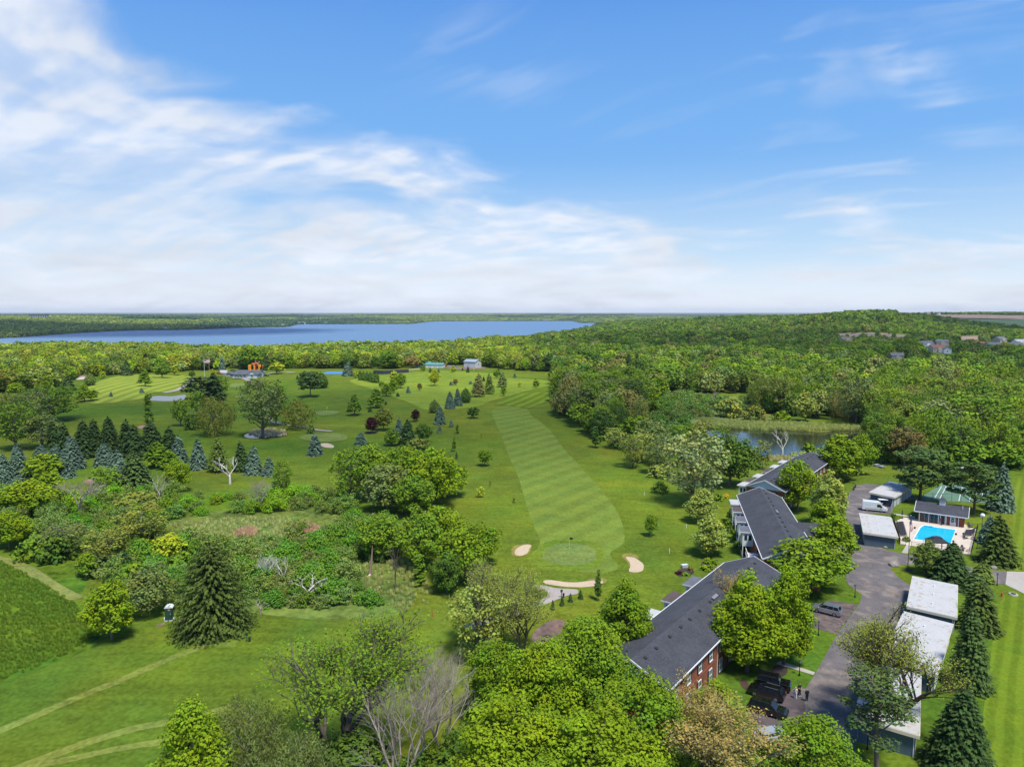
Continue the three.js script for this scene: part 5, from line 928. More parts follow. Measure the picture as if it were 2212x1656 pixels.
// ---------------------------------------------------------------- three brick apartment blocks. Local x runs away along the ridge, local z to the road side; z from -10.8 (golf side) to 0 (eaves)
const EH = 5.8, RH = 8.15, BW = 10.8;
function block(label, ox, od, ux, ud, len, { bays, porch, balcony }) {
  const t = thing('apartment_block', label, 'apartment block', ox, 0, -od, Math.atan2(ud, ux), 'brick apartment blocks');
  const i = .45, wl = mesh('wall', boxUV(len - 1, EH - .12, BW - 2 * i, len / 2, (EH - .12) / 2, -BW / 2, .25), brick, t);
  for (const [x, s] of [[.5, -1], [len - .5, 1]]) {      // white gable above each end wall
    mesh('gable', new THREE.ExtrudeGeometry(new THREE.Shape([V(-BW / 2 + .5, 0, 0), V(BW / 2 - .5, 0, 0), V(0, RH - EH - .12, 0)].map(p => new THREE.Vector2(p.x, p.y))), { depth: .14, bevelEnabled: false }).rotateY(Math.PI / 2).translate(s < 0 ? x - .13 : x - .01, EH - .12, -BW / 2), siding, t);
    for (let k = 0; k < 3; k++) mesh('siding_board', box(.03, .05, (BW - 1.4) * (1 - (k + .7) / 3.6), s < 0 ? x - .145 : x + .145, EH + .15 + k * .6, -BW / 2), white, t);
  }
  const rf = mesh('roof', quadSlab(V(0, EH, 0), V(len, EH, 0), V(len, RH, -BW / 2), V(0, RH, -BW / 2), .16, .1), shingle, t);
  const rg = mesh('roof', quadSlab(V(0, RH, -BW / 2), V(len, RH, -BW / 2), V(len, EH, -BW), V(0, EH, -BW), .16, .1), shingle, t);
  for (const z of [.06, -BW - .06]) mesh('gutter', box(len, .16, .12, len / 2, EH - .06, z), white, t);
  for (const x of [-.06, len + .06]) for (const s of [-1, 1]) { const L = Math.hypot(BW / 2, RH - EH) + .1, q = box(.1, .24, L, 0, 0, 0); q.rotateX(s * Math.atan2(RH - EH, BW / 2)); q.translate(x, (EH + RH) / 2 - .08, -BW / 2 + s * BW / 4); mesh('rake_board', q, white, t); }
  const R = rng(Math.round(ox * 10));
  for (let x = 2.2; x < len - 1; x += 2.7 + R() * 1.6) { const v = new THREE.Group(); v.name = 'roof_vent'; v.position.set(x, RH - .38 - .1, -BW / 2 + .95); v.rotation.x = Math.atan2(RH - EH, BW / 2); (R() < 2 ? rf : rg).add(v); mesh('hood', new RoundedBoxGeometry(.42, .2, .46, 2, .05).translate(0, .17, 0), blackM, v); mesh('flange', box(.6, .03, .62, 0, .05, 0), shingle, v); }
  { const v = mesh('box_vent', new RoundedBoxGeometry(1.9, .26, .55, 2, .06).rotateX(.3), std(.2, .2, .21, .6), rf); v.position.set(len * .55, RH - .2, -BW / 2 + 1); }
  // road side windows, two storeys
  for (let x = 3; x < len - 2; x += 3.9) { if (porch && Math.abs(x - porch) < 4) continue; for (const y of [1.35, 4.25]) win(t, x, y, -i + .003, .95, y < 2 ? 1.7 : 1.45, '+z', { shut: true }); }
  mesh('belt_course', box(len - 1.02, .12, .06, len / 2, 2.85, -i + .03), std(.27, .08, .045, .9), t);
  for (const x of [.9, len * .36, len * .7]) mesh('downspout', box(.09, EH - .3, .09, x, (EH - .3) / 2, -i + .06), white, t);
  for (const z of [-BW * .3, -BW * .7]) for (const y of [1.4, 4.2]) win(t, .5 - .003, y, z, .95, 1.45, '-x', { shut: true });
  // white sun rooms on the golf side
  for (const [x0, roofM] of bays) {
    const w = 4.1, dp = 2.2, bz = -BW + i, b = new THREE.Group(); b.name = 'sun_room'; b.position.set(x0, 0, bz); t.add(b);
    mesh('room_wall', mergeGeometries([box(w, 2.7, dp, w / 2, 4.15, -dp / 2), box(w, .3, dp, w / 2, 2.6, -dp / 2 - .02), box(.16, 2.5, .16, .1, 1.25, -dp + .1), box(.16, 2.5, .16, w - .1, 1.25, -dp + .1), box(w, .9, .08, w / 2, .5, -dp + .06)]), white, b);
    mesh('room_roof', box(w + .4, .16, dp + .5, w / 2, 5.58, -dp / 2 - .2), roofM, b); mesh('room_fascia', mergeGeometries([box(w + .46, .2, .06, w / 2, 5.5, -dp - .47), box(.06, .2, dp + .5, -.22, 5.5, -dp / 2 - .2), box(.06, .2, dp + .5, w + .22, 5.5, -dp / 2 - .2)]), white, b);
    for (const s of [.3, .7]) { mesh('room_pane', box(.62, 1.15, .04, 0, 0, 0).translate(w * s, 4.35, -dp - .022), glass, b); mesh('room_pane', box(.04, 1.15, .55, -.022, 4.35, -dp * s), glass, b); mesh('room_pane', box(.62, 1.5, .04, w * s, 1.75, -dp + .04), glass, b); }
  }
  if (balcony) for (const x0 of balcony) { const b = new THREE.Group(); b.name = 'balcony'; b.position.set(x0, 0, -BW + i); t.add(b); mesh('deck', box(4, .2, 2.2, 2, 2.75, -1.1), white, b); mesh('post', box(.16, 2.65, .16, .15, 1.32, -2.05), white, b); mesh('post', box(.16, 2.65, .16, 3.85, 1.32, -2.05), white, b); for (let k = 0; k <= 16; k++) mesh('baluster', box(.05, .9, .05, .1 + k * .2375, 3.3, -2.12), std(.34, .2, .13, .8), b); for (let k = 1; k <= 8; k++) mesh('baluster', box(.05, .9, .05, .06, 3.3, -2.12 + k * .24), std(.34, .2, .13, .8), b); mesh('rail', mergeGeometries([box(4, .08, .1, 2, 3.79, -2.12), box(.1, .08, 2.2, .06, 3.78, -1.05)]), white, b); mesh('balcony_door', box(1.7, 2, .05, 2, 3.9, -.03), glass, b); }
  if (porch) {     // projecting entrance wing with its own gable
    const p = new THREE.Group(); p.name = 'entrance_wing'; p.position.set(porch, 0, 0); t.add(p); const w = 8, dp = 5.2, h0 = 5.3;
    mesh('wing_wall', boxUV(w - .8, h0 - .1, dp, 0, (h0 - .1) / 2, dp / 2 - .6), brick, p);
    mesh('wing_roof', quadSlab(V(-w / 2, h0, dp), V(0, h0 + 1.75, dp), V(0, h0 + 1.75, -4.6), V(-w / 2, h0, -1.2), .16, .1), shingle, p); mesh('wing_roof', quadSlab(V(0, h0 + 1.75, dp), V(w / 2, h0, dp), V(w / 2, h0, -1.2), V(0, h0 + 1.75, -4.6), .16, .1), shingle, p);
    mesh('wing_gable', new THREE.ExtrudeGeometry(new THREE.Shape([new THREE.Vector2(-w / 2 + .4, 0), new THREE.Vector2(w / 2 - .4, 0), new THREE.Vector2(0, 1.55)]), { depth: .12, bevelEnabled: false }).translate(0, h0 - .1, dp - .62), siding, p);
    mesh('gable_trim', box(w, .22, .1, 0, h0 - .06, dp + .06), white, p); mesh('entrance_door', box(1.8, 2.3, .08, 0, 1.2, dp - .57), white, p);
  }
  return t;
}
const brownRoof = std(.12, .085, .075, .9, { map: shingleTex }), greyRoof = std(.16, .165, .19, .9, { map: shingleTex });
block('near brick apartment block with a long dark shingle roof', 19.4, 83, .6, .8, 48, { bays: [[8.4, whiteRoof], [17, whiteRoof], [25.6, brownRoof], [34.2, greyRoof]] });
block('middle brick apartment block with a side entrance wing and white sun rooms', 47.4 + .978 * BW, 130 - .208 * BW, .208, .978, 48, { bays: [[17.3, greyRoof], [25, greyRoof], [33, brownRoof], [39.8, whiteRoof]], balcony: [8], porch: 22 });
block('far brick apartment block with a white gable beside the pond', 62.4 + .8 * BW, 186.6 - .6 * BW, .6, .8, 48, { bays: [[1, whiteRoof], [6.6, brownRoof], [13.5, whiteRoof], [21.5, brownRoof], [29, whiteRoof], [37.5, whiteRoof]] });

// ---------------------------------------------------------------- flat-roofed garages: roof corners a-b along the back or side edge, c decides the depth
function garage(k, a, b, c, h, label, { slope = .25, roofM = whiteRoof, ridge = false } = {}) {
  const A = atH(...P(k, ...a), h), B = atH(...P(k, ...b), h), C = atH(...P(k, ...c), h);
  let ux = B.x - A.x, ud = B.d - A.d; const L = Math.hypot(ux, ud); ux /= L; ud /= L;
  const rx = ud, rd = -ux, W = (C.x - A.x) * rx + (C.d - A.d) * rd, s = Math.sign(W), w = Math.abs(W);
  const t = thing('garage', label, 'garage', A.x, 0, -A.d, Math.atan2(ud, ux), 'flat-roofed garages');
  const z = v => v * s, in_ = .35;
  const pts = [V(0, h, 0), V(L, h, 0), V(L, h - slope, z(w)), V(0, h - slope, z(w))]; if (s < 0) pts.reverse();
  mesh('roof', quadSlab(...pts, .1, .16), roofM, t);
  const fas = []; fas.push(box(L + .1, .42, .08, L / 2, h - .24, z(-.05)), box(L + .1, .42, .08, L / 2, h - slope - .24, z(w + .05))); for (const x of [-.05, L + .05]) { const q = box(.08, .42, w + .02, 0, 0, 0); q.rotateX(Math.atan2(slope, w) * s); q.translate(x, h - slope / 2 - .25, z(w / 2)); fas.push(q); }
  fas.forEach(q => mesh('fascia', q, cream, t));
  mesh('wall', boxUV(L - 2 * in_, h - slope - .3, w - 2 * in_, L / 2, (h - slope - .3) / 2, z(w / 2), .55), bluePanel, t);
  const n = Math.max(2, Math.round(L / 3.1)), dw = (L - 1.2) / n;
  for (const zz of [in_ - .03, w - in_ + .03]) for (let i = 0; i < n; i++) { const d = mesh('garage_door', box(dw - .5, 2.1, .06, .6 + dw * (i + .5), 1.06, z(zz)), std(.42, .45, .47, .7), t); for (let q = 1; q < 4; q++) mesh('door_panel', box(dw - .52, .04, .02, .6 + dw * (i + .5), q * .52, z(zz + (zz < 1 ? -.04 : .04))), white, d); }
  for (const x of [in_ - .04, L - in_ + .04]) mesh('downspout', box(.09, h - .7, .09, x, (h - .7) / 2, z(w - .5)), white, t);
  for (let i = 0; i < 3; i++) { const v = new THREE.CylinderGeometry(.13, .16, .3, 10); v.translate(L * (.22 + .28 * i), h - slope * .5 + .14, z(w * .5)); mesh('roof_vent', v, white, t); }
  return { t, ux, ud, L, w, A };
}
garage('A', [345, 290], [590, 160], [640, 350], 3.2, 'flat white-roofed garage nearest the tennis court');
garage('A', [230, 540], [280, 772], [605, 565], 3.2, 'flat white-roofed garage between the road and the pool');
garage(6, [1495, 390], [1457, 585], [1785, 440], 3.3, 'upper of the three white-roofed garages at the lower right');
garage(6, [1440, 618], [1290, 920], [1755, 692], 3.3, 'middle of the three white-roofed garages at the lower right');
garage(6, [1190, 935], [1122, 1300], [1548, 1010], 3.3, 'lowest white-roofed garage half hidden by the spreading oak');

// ---------------------------------------------------------------- pool house, pool, deck
{
  const A = atH(...P('A', 895, 515), 2.7), B = atH(...P('A', 1545, 604), 2.7); let ux = B.x - A.x, ud = B.d - A.d; const L = Math.hypot(ux, ud); ux /= L; ud /= L;
  const t = thing('pool_house', 'brick pool house with a dark hipless roof and white cupola', 'pool house', A.x, 0, -A.d, Math.atan2(ud, ux)); t.userData.label = 'brick pool house with a dark gable roof and white cupola';
  const w = 9.2, h = 2.7, r = 4.3;     // local z negative = away from the pool
  mesh('wall', boxUV(L - 1.6, h - .12, w - 1.6, L / 2, (h - .12) / 2, -w / 2, .25), brick, t);
  for (const x of [.8, L - .8]) mesh('gable', new THREE.ExtrudeGeometry(new THREE.Shape([new THREE.Vector2(-w / 2 + .7, 0), new THREE.Vector2(w / 2 - .7, 0), new THREE.Vector2(0, r - h - .25)]), { depth: .12, bevelEnabled: false }).rotateY(Math.PI / 2).translate(x - .06, h - .12, -w / 2), siding, t);
  const rf = mesh('roof', quadSlab(V(0, h, 0), V(L, h, 0), V(L, r, -w / 2), V(0, r, -w / 2), .15, .1), shingle, t); mesh('roof', quadSlab(V(0, r, -w / 2), V(L, r, -w / 2), V(L, h, -w), V(0, h, -w), .15, .1), shingle, t);
  mesh('fascia', box(L, .2, .1, L / 2, h - .08, .06), white, t); for (const x of [-.05, L + .05]) for (const s of [-1, 1]) { const q = box(.09, .2, Math.hypot(w / 2, r - h) + .05, 0, 0, 0); q.rotateX(s * Math.atan2(r - h, w / 2)); q.translate(x, (h + r) / 2 - .06, -w / 2 + s * w / 4); mesh('rake_board', q, white, t); }
  const cu = new THREE.Group(); cu.name = 'cupola'; cu.position.set(L * .5, r - .35, -w / 2); t.add(cu);
  mesh('cupola_wall', box(1.25, 1.3, 1.25, 0, .65, 0), white, cu); const py = new THREE.ConeGeometry(1.15, .85, 4); py.rotateY(Math.PI / 4); py.translate(0, 1.72, 0); mesh('cupola_roof', py, shingle, cu); for (let k = 0; k < 4; k++) mesh('louvre', box(.8, .06, .03, 0, .4 + k * .2, .63), siding, cu);
  mesh('flue', new THREE.CylinderGeometry(.12, .12, .9, 10).translate(L * .88, r - .1, -w / 2 + 1.2), std(.5, .5, .5, .4), t);
  const zf = -.8 + .01;
  for (const [x, ww] of [[.16, 1.9], [.34, 2.2]]) { mesh('sliding_window', box(ww * 1.35, 2, .08, L * x + .4, 1.15, zf + .03), glass, t); for (let k = 0; k < 3; k++) mesh('mullion', box(.08, 2, .06, L * x + .4 + (k - 1) * ww * .66, 1.15, zf + .1), std(.25, .24, .23, .6), t); }
  for (const x of [.07, .25, .43, .465, .555, .575, .66, .73, .8]) mesh('post', box(.16, h - .2, .16, L * x + .3, (h - .2) / 2, zf + .1), white, t);
  mesh('door', box(1.0, 2.1, .08, L * .535, 1.06, zf + .05), blackM, t); win(t, L * .70 + .3, 1.5, zf + .02, 1.05, 1.1, '+z'); mesh('window_panel', box(1.3, .9, .06, L * .70 + .3, .5, zf + .05), white, t); mesh('red_box', box(.35, .9, .2, L * .45 + .6, 1.2, zf + .1), std(.4, .02, .02, .5), t);
}
tag(sheet('pool_deck', poly('A', [640, 655], [765, 597], [960, 618], [1500, 678], [1652, 742], [1572, 1052], [725, 922]), paleConcrete, .06, { uvs: 1 / 8 }), 'pale concrete deck round the swimming pool', 'pool deck', null, 'structure');
{
  const rimPts = poly('A', [955, 716], [1008, 686], [1112, 695], [1135, 706], [1404, 740], [1334, 932], [874, 864]);
  tag(sheet('pool_coping', rimPts, white, .075), 'white stone rim of the swimming pool', 'pool rim', null, 'structure');
  const inPts = poly('A', [970, 722], [1012, 694], [1104, 702], [1130, 714], [1390, 747], [1327, 921], [890, 857]);
  tag(sheet('pool_water', inPts, new THREE.MeshPhysicalMaterial({ color: lin(.012, .46, .72), roughness: .08, normalMap: rippleTex, normalScale: new THREE.Vector2(.12, .12), specularIntensity: .5 }), .09, { uvs: 1 / 9 }), 'bright turquoise swimming pool', 'swimming pool', null, 'structure');
  strip('pool_step_mark', poly('A', [1012, 704], [1060, 712], [1110, 716]), .35, std(.01, .1, .2, .3), .1, 'dark tile line at the back of the swimming pool', 'tile line');
}
// ---------------------------------------------------------------- tennis courts
{
  const p = poly('A', [940, 372], [1245, 180], [1840, 178], [1800, 425], [1000, 395]);
  tag(sheet('tennis_court', p, std(.115, .225, .145, .9, { map: pathMat.map }), .04, { uvs: 1 / 14 }), 'green tennis court behind the pool house', 'tennis court', null, 'structure');
  [[[1140, 362], [1222, 222]], [[1202, 366], [1288, 204]], [[1288, 204], [1460, 216]], [[1395, 212], [1410, 175]], [[1225, 252], [1430, 265]], [[1430, 400], [1478, 205]], [[1560, 405], [1590, 205]], [[1630, 365], [1665, 215]], [[1700, 400], [1735, 200]], [[1400, 300], [1680, 312]]].forEach(([a, b], i) => strip('court_line', poly('A', a, b), .16, white, .055, 'painted white line on the tennis court', 'court line'));
}
// ---------------------------------------------------------------- vehicles. Local +x forward, origin on the ground at the middle
const tyreM = std(.015, .015, .016, .9), rimM = std(.45, .46, .48, .3, { metalness: .8 }), darkRim = std(.05, .05, .055, .4, { metalness: .6 }), carGlass = new THREE.MeshPhysicalMaterial({ color: lin(.012, .015, .018), roughness: .04 }), redLamp = std(.35, .008, .01, .2), clearLamp = std(.7, .7, .68, .15), amber = std(.7, .22, .02, .3);
const tyreG = new THREE.TorusGeometry(.26, .1, 10, 22), rimG = new THREE.CylinderGeometry(.21, .21, .16, 18).rotateX(Math.PI / 2), spokeG = box(.36, .06, .03, 0, 0, .09);
function paint(r, g2, b, metal = .3) { return new THREE.MeshPhysicalMaterial({ color: lin(r, g2, b), roughness: .25, metalness: metal, clearcoat: 1, clearcoatRoughness: .03 }); }
function frustum(x0, x1, y0, X0, X1, y1, w0, w1) { const p = [[x0, y0, -w0], [x1, y0, -w0], [x1, y0, w0], [x0, y0, w0], [X0, y1, -w1], [X1, y1, -w1], [X1, y1, w1], [X0, y1, w1]], f = [[0, 1, 2, 3], [7, 6, 5, 4], [0, 4, 5, 1], [1, 5, 6, 2], [2, 6, 7, 3], [3, 7, 4, 0]], pos = []; for (const [a, b, c, d] of f) for (const i of [a, b, c, a, c, d]) pos.push(...p[i]); const q = new THREE.BufferGeometry(); q.setAttribute('position', new THREE.Float32BufferAttribute(pos, 3)); q.computeVertexNormals(); return q; }
function sideShape(pts, width, bevel = .07) { const s = new THREE.Shape(); s.moveTo(...pts[0]); s.splineThru ? 0 : 0; for (const p of pts.slice(1)) s.lineTo(...p); const q = new THREE.ExtrudeGeometry(s, { depth: width - 2 * bevel, bevelEnabled: true, bevelThickness: bevel, bevelSize: bevel, bevelSegments: 3, curveSegments: 8 }); q.translate(0, 0, -width / 2 + bevel); return q; }
function wheels(t, wb, tr, r = .36, m = rimM) { for (const x of [-wb / 2, wb / 2]) for (const s of [-1, 1]) { const w = new THREE.Group(); w.name = 'wheel'; w.position.set(x, r, s * tr / 2); w.scale.set(r / .36, r / .36, s); t.add(w); mesh('tyre', tyreG, tyreM, w); const rr = mesh('rim', rimG, m, w); for (let k = 0; k < 5; k++) { const sp = mesh('spoke', spokeG, m, w); sp.rotation.z = k * Math.PI / 5; } } }
function suv(t, p, { L = 4.8, H = 1.7, W = 1.88, boxy = 0, rails = rimM, rim = rimM } = {}) {
  const h = L / 2, sh = boxy ? 1.14 : 1.0, wb = L * .585;
  const arch = (x) => { const a = []; for (let k = 0; k <= 6; k++) { const q = Math.PI * (1 - k / 6); a.push([x + Math.cos(q) * .44, .30 + Math.sin(q) * .42]); } return a; };
  const low = [[-h + .08, .42], ...[[-wb / 2 - .46, .30]], ...arch(-wb / 2), ...arch(wb / 2), [wb / 2 + .46, .30], [h - .1, .40], [h - .02, .62], [h - (boxy ? .02 : .1), boxy ? 1.05 : .80], [h - (boxy ? .12 : .35), boxy ? 1.12 : .93], [h - (boxy ? 1.2 : 1.22), sh + .02], [-h + .12, sh + .03], [-h + .02, .85], [-h, .6]];
  mesh('body', sideShape(low, W), p, t);
  const x0 = -h + (boxy ? .1 : .16), x1 = h - (boxy ? 1.25 : 1.12), X0 = -h + (boxy ? .22 : .55), X1 = h - (boxy ? 1.62 : 2.0);
  mesh('greenhouse', frustum(x0, x1, sh - .02, X0, X1, H - .06, W / 2 - .05, W / 2 - (boxy ? .12 : .24)), carGlass, t);
  mesh('roof_panel', new RoundedBoxGeometry(X1 - X0 + .14, .09, W - (boxy ? .22 : .46), 3, .04).translate((X0 + X1) / 2, H - .04, 0), p, t);
  for (const s of [-1, 1]) {
    for (const [a, b, w] of [[x1, X1, .07], [mixn(x0, x1, .62), mixn(X0, X1, .62), .06], [mixn(x0, x1, .3), mixn(X0, X1, .3), .06], [x0, X0, .1]]) { const A = V(a, sh - .02, s * (W / 2 - .03)), B = V(b, H - .05, s * (W / 2 - (boxy ? .1 : .22))), q = new THREE.CylinderGeometry(w * .55, w * .6, A.distanceTo(B), 6); q.applyQuaternion(new THREE.Quaternion().setFromUnitVectors(V(0, 1, 0), B.clone().sub(A).normalize())); q.translate((A.x + B.x) / 2, (A.y + B.y) / 2, (A.z + B.z) / 2); mesh('pillar', q, p, t); }
    mesh('roof_rail', new RoundedBoxGeometry((X1 - X0) * .8, .05, .05, 2, .02).translate((X0 + X1) / 2, H + .03, s * (W / 2 - (boxy ? .2 : .32))), rails, t);
    mesh('mirror', new RoundedBoxGeometry(.16, .15, .22, 2, .05).translate(x1 - .15, sh + .1, s * (W / 2 + .1)), p, t);
    mesh('headlight', new RoundedBoxGeometry(.12, .16, .36, 2, .04).translate(h - (boxy ? .04 : .12), boxy ? .86 : .74, s * (W / 2 - .26)), clearLamp, t);
    mesh('indicator', box(.06, .09, .1, h - .1, boxy ? .7 : .62, s * (W / 2 - .1)), amber, t);
    mesh('taillight', new RoundedBoxGeometry(.12, .2, .34, 2, .04).translate(-h + .05, .92, s * (W / 2 - .22)), redLamp, t);
    mesh('sill', box(wb - .9, .1, .06, 0, .33, s * (W / 2 - .02)), tyreM, t);
    mesh('door_handle', box(.2, .03, .03, -.1, .86, s * (W / 2 + .01)), p, t); mesh('door_handle', box(.2, .03, .03, -1.05, .87, s * (W / 2 + .01)), p, t);
  }
  mesh('grille', box(.06, .24, .9, h - .03, .66, 0), blackM, t); mesh('bumper', new RoundedBoxGeometry(.16, .2, W - .1, 2, .05).translate(h - .04, .44, 0), boxy ? blackM : p, t); mesh('bumper', new RoundedBoxGeometry(.16, .22, W - .1, 2, .05).translate(-h + .05, .48, 0), boxy ? blackM : p, t); mesh('number_plate', box(.02, .13, .32, -h - .035, .62, 0), white, t);
  wheels(t, wb, W - .18, boxy ? .42 : .37, rim);
}
function byWheels(k, rear, front, name, label, half = .85) { const a = g(k, ...rear), b = g(k, ...front); let fx = b.x - a.x, fd = b.d - a.d; const l = Math.hypot(fx, fd); fx /= l; fd /= l; let nx = fd, nd = -fx; if (nd < 0) { nx = -nx; nd = -nd; } return thing(name, label, 'car', (a.x + b.x) / 2 + nx * half, .042, -((a.d + b.d) / 2 + nd * half), Math.atan2(fd, fx)); }
suv(byWheels('C', [685, 362], [495, 315], 'parked_car', 'silver sport utility car parked alone in the dark bay'), paint(.42, .45, .48, .7), { L: 4.9 });
suv(byWheels('D', [505, 1180], [880, 1285], 'parked_car', 'glossy black crossover car nearest the bottom, facing right'), paint(.004, .004, .005, 0), { L: 4.85, rails: blackM, rim: darkRim });
suv(byWheels('D', [835, 962], [490, 862], 'parked_car', 'black car in the middle of three, facing the brick wall'), paint(.004, .004, .005, 0), { L: 4.75, H: 1.66 });
suv(byWheels('D', [625, 712], [1000, 795], 'parked_car', 'boxy black off-road car behind the other two black cars'), paint(.004, .004, .005, 0), { L: 4.4, H: 1.85, boxy: 1, rails: blackM, rim: darkRim });
{ // white delivery van
  const a = g('A', 330, 528), b = g('A', 520, 545), l = Math.hypot(b.x - a.x, b.d - a.d), fx = (b.x - a.x) / l, fd = (b.d - a.d) / l, t = thing('delivery_van', 'white high-roofed van with blue lettering behind the pool garage', 'van', (a.x + b.x) / 2 - fd * 1.2, .042, -((a.d + b.d) / 2 + fx * 1.6), Math.atan2(fd, fx)), p = paint(.72, .73, .74, 0), W = 2.05;
  mesh('body', sideShape([[-2.9, .5], [2.7, .42], [2.95, .6], [2.9, 1.0], [2.05, 1.3], [1.35, 2.25], [.9, 2.5], [-2.8, 2.6], [-2.95, 2.3]], W, .09), p, t);
  mesh('windscreen', frustum(1.42, 2.1, 1.33, .98, 1.46, 2.26, W / 2 - .14, W / 2 - .2), carGlass, t);
  for (const s of [-1, 1]) { mesh('cab_window', new THREE.ExtrudeGeometry(new THREE.Shape([[.5, 1.32], [1.75, 1.28], [1.28, 2.02], [.55, 2.05]].map(q => new THREE.Vector2(...q))), { depth: .03, bevelEnabled: false }).translate(0, 0, s > 0 ? W / 2 - .005 : -W / 2 - .025), carGlass, t); mesh('headlight', box(.14, .3, .3, 2.78, .86, s * .78), clearLamp, t); mesh('mirror', box(.16, .3, .2, 1.6, 1.55, s * (W / 2 + .14)), blackM, t); mesh('taillight', box(.05, .6, .12, -2.97, 1.3, s * .92), redLamp, t); mesh('side_trim', box(4.2, .08, .03, -.2, .75, s * (W / 2 + .01)), blackM, t); }
  mesh('grille', box(.05, .3, 1.1, 2.92, .72, 0), blackM, t); wheels(t, 3.6, W - .2, .36);
  const cv = document.createElement('canvas'); cv.width = 512; cv.height = 160; const cx = cv.getContext('2d'); cx.fillStyle = '#f2f4f6'; cx.fillRect(0, 0, 512, 160); cx.fillStyle = '#1f6fb4'; cx.font = 'bold 96px sans-serif'; cx.textAlign = 'center'; cx.fillText('brownlofts', 256, 92, 490); cx.fillStyle = '#7d8890'; cx.fillRect(40, 124, 300, 12);
  const tx = new THREE.CanvasTexture(cv); tx.colorSpace = THREE.SRGBColorSpace; const lm = new THREE.MeshStandardMaterial({ map: tx, roughness: .4 });
  const q = new THREE.PlaneGeometry(2.3, .72); q.translate(-1.35, 1.72, W / 2 + .004); mesh('lettering', q, lm, t);
}
{ // golf cart beside the van
  const a = g('A', 525, 470), t = thing('golf_cart', 'black golf cart with a white canopy beside the van', 'golf cart', a.x, .042, -a.d - .6, -.15);
  mesh('canopy', new RoundedBoxGeometry(2.3, .1, 1.25, 3, .05).translate(0, 1.9, 0), white, t); for (const x of [-.85, .85]) for (const z of [-.5, .5]) mesh('post', box(.05, 1.2, .05, x, 1.28, z), blackM, t);
  mesh('body', sideShape([[-1.2, .35], [1.2, .35], [1.25, .75], [.75, .95], [.6, .5], [-.2, .5], [-.3, .75], [-1.2, .8]], 1.15, .05), blackM, t); mesh('seat', new RoundedBoxGeometry(.6, .14, 1.1, 2, .05).translate(-.4, .85, 0), std(.6, .58, .52, .7), t); mesh('backrest', new RoundedBoxGeometry(.12, .5, 1.1, 2, .05).translate(-.75, 1.15, 0), std(.6, .58, .52, .7), t); wheels(t, 1.7, 1.0, .23);
}
{ // two dark motor scooters at the turning circle
  [[165, 262, 'dark motor scooter at the kerb of the turning circle'], [182, 236, 'dark covered motorcycle behind the scooter']].forEach(([x, y, l]) => { const a = g('A', x, y), t = thing('motorcycle', l, 'motorcycle', a.x, .042, -a.d, 1.1); mesh('frame', sideShape([[-.8, .35], [.5, .4], [.7, .95], [.5, 1.0], [.2, .7], [-.7, .85]], .34, .06), blackM, t); mesh('seat', new RoundedBoxGeometry(.7, .12, .32, 2, .05).translate(-.35, .86, 0), tyreM, t); mesh('handlebar', box(.06, .06, .75, .55, 1.1, 0), rimM, t); for (const wx of [-.7, .75]) { const w = mesh('wheel', tyreG, tyreM, t); w.position.set(wx, .34, 0); } });
}
// small cars by the clubhouse and the sheds
function farCar(k, x, y, L, col, label, turn = 0) { const q = g(k, x, y), t = thing('distant_car', label, 'car', q.x, terrain(q.x, q.d) + .15, -q.d, turn); const p = paint(...col, .2); mesh('body', sideShape([[-L / 2, .4], [L / 2, .4], [L / 2, .8], [L / 2 - 1, .95], [-L / 2 + .1, 1]], 1.8), p, t); mesh('cabin', frustum(-L / 2 + .2, L / 2 - 1.1, .95, -L / 2 + .6, L / 2 - 1.9, 1.55, .85, .7), carGlass, t); mesh('roof_panel', box(L - 2.5, .06, 1.4, -.65, 1.57, 0), p, t); wheels(t, L * .58, 1.6, .33); return t; }
for (const [x, y, L, c, l, a] of [[515, 352, 4.8, [.45, .03, .04], 'red car left of the clubhouse', .1], [650, 362, 4.8, [.05, .1, .25], 'dark blue car in the clubhouse car park', .1], [705, 380, 4.6, [.02, .03, .05], 'black car nearest the clubhouse lawn', .2], [735, 350, 4.6, [.15, .4, .5], 'teal car beside the clubhouse', .1], [705, 315, 5, [.12, .13, .15], 'grey pickup behind the clubhouse car park', 0], [770, 322, 4.6, [.05, .05, .06], 'dark car behind the clubhouse roof', 0], [1115, 328, 4.6, [.7, .7, .7], 'white car right of the orange inflatable', 0], [1165, 385, 4.4, [.02, .02, .025], 'black car at the right end of the clubhouse', .3]]) farCar(7, x, y, L, c, l, a);
for (const [x, y, L, c, l, a] of [[1380, 232, 5, [.4, .03, .03], 'red truck between the shed and the barn', .2], [1450, 238, 5, [.6, .62, .65], 'white car between the shed and the barn', 0], [1515, 238, 4.8, [.2, .3, .42], 'blue car nearest the grey barn', 0]]) farCar(8, x, y, L, c, l, a);
tag(sheet('car_park', poly(7, [540, 375], [620, 325], [820, 320], [800, 375], [700, 395]), asphalt, .14, { uvs: 1 / 30 }), 'clubhouse car park', 'car park', null, 'structure');
tag(sheet('yard', poly(8, [1330, 255], [1420, 232], [1650, 240], [1920, 240], [1930, 262], [1600, 275]), dirtMat, .14, { uvs: 1 / 20 }), 'earth yard between the shed and the barn', 'yard', null, 'structure');
strip('service_road', poly(8, [440, 300], [650, 290], [850, 278], [1050, 268]), 4, std(.5, .42, .35, 1), .15, 'pale gravel road behind the dark screen fence', 'road');
strip('service_road', poly(1, [510, 560], [540, 540], [560, 510]), 6, std(.5, .42, .36, 1), .15, 'road among the trees at the far left', 'road');

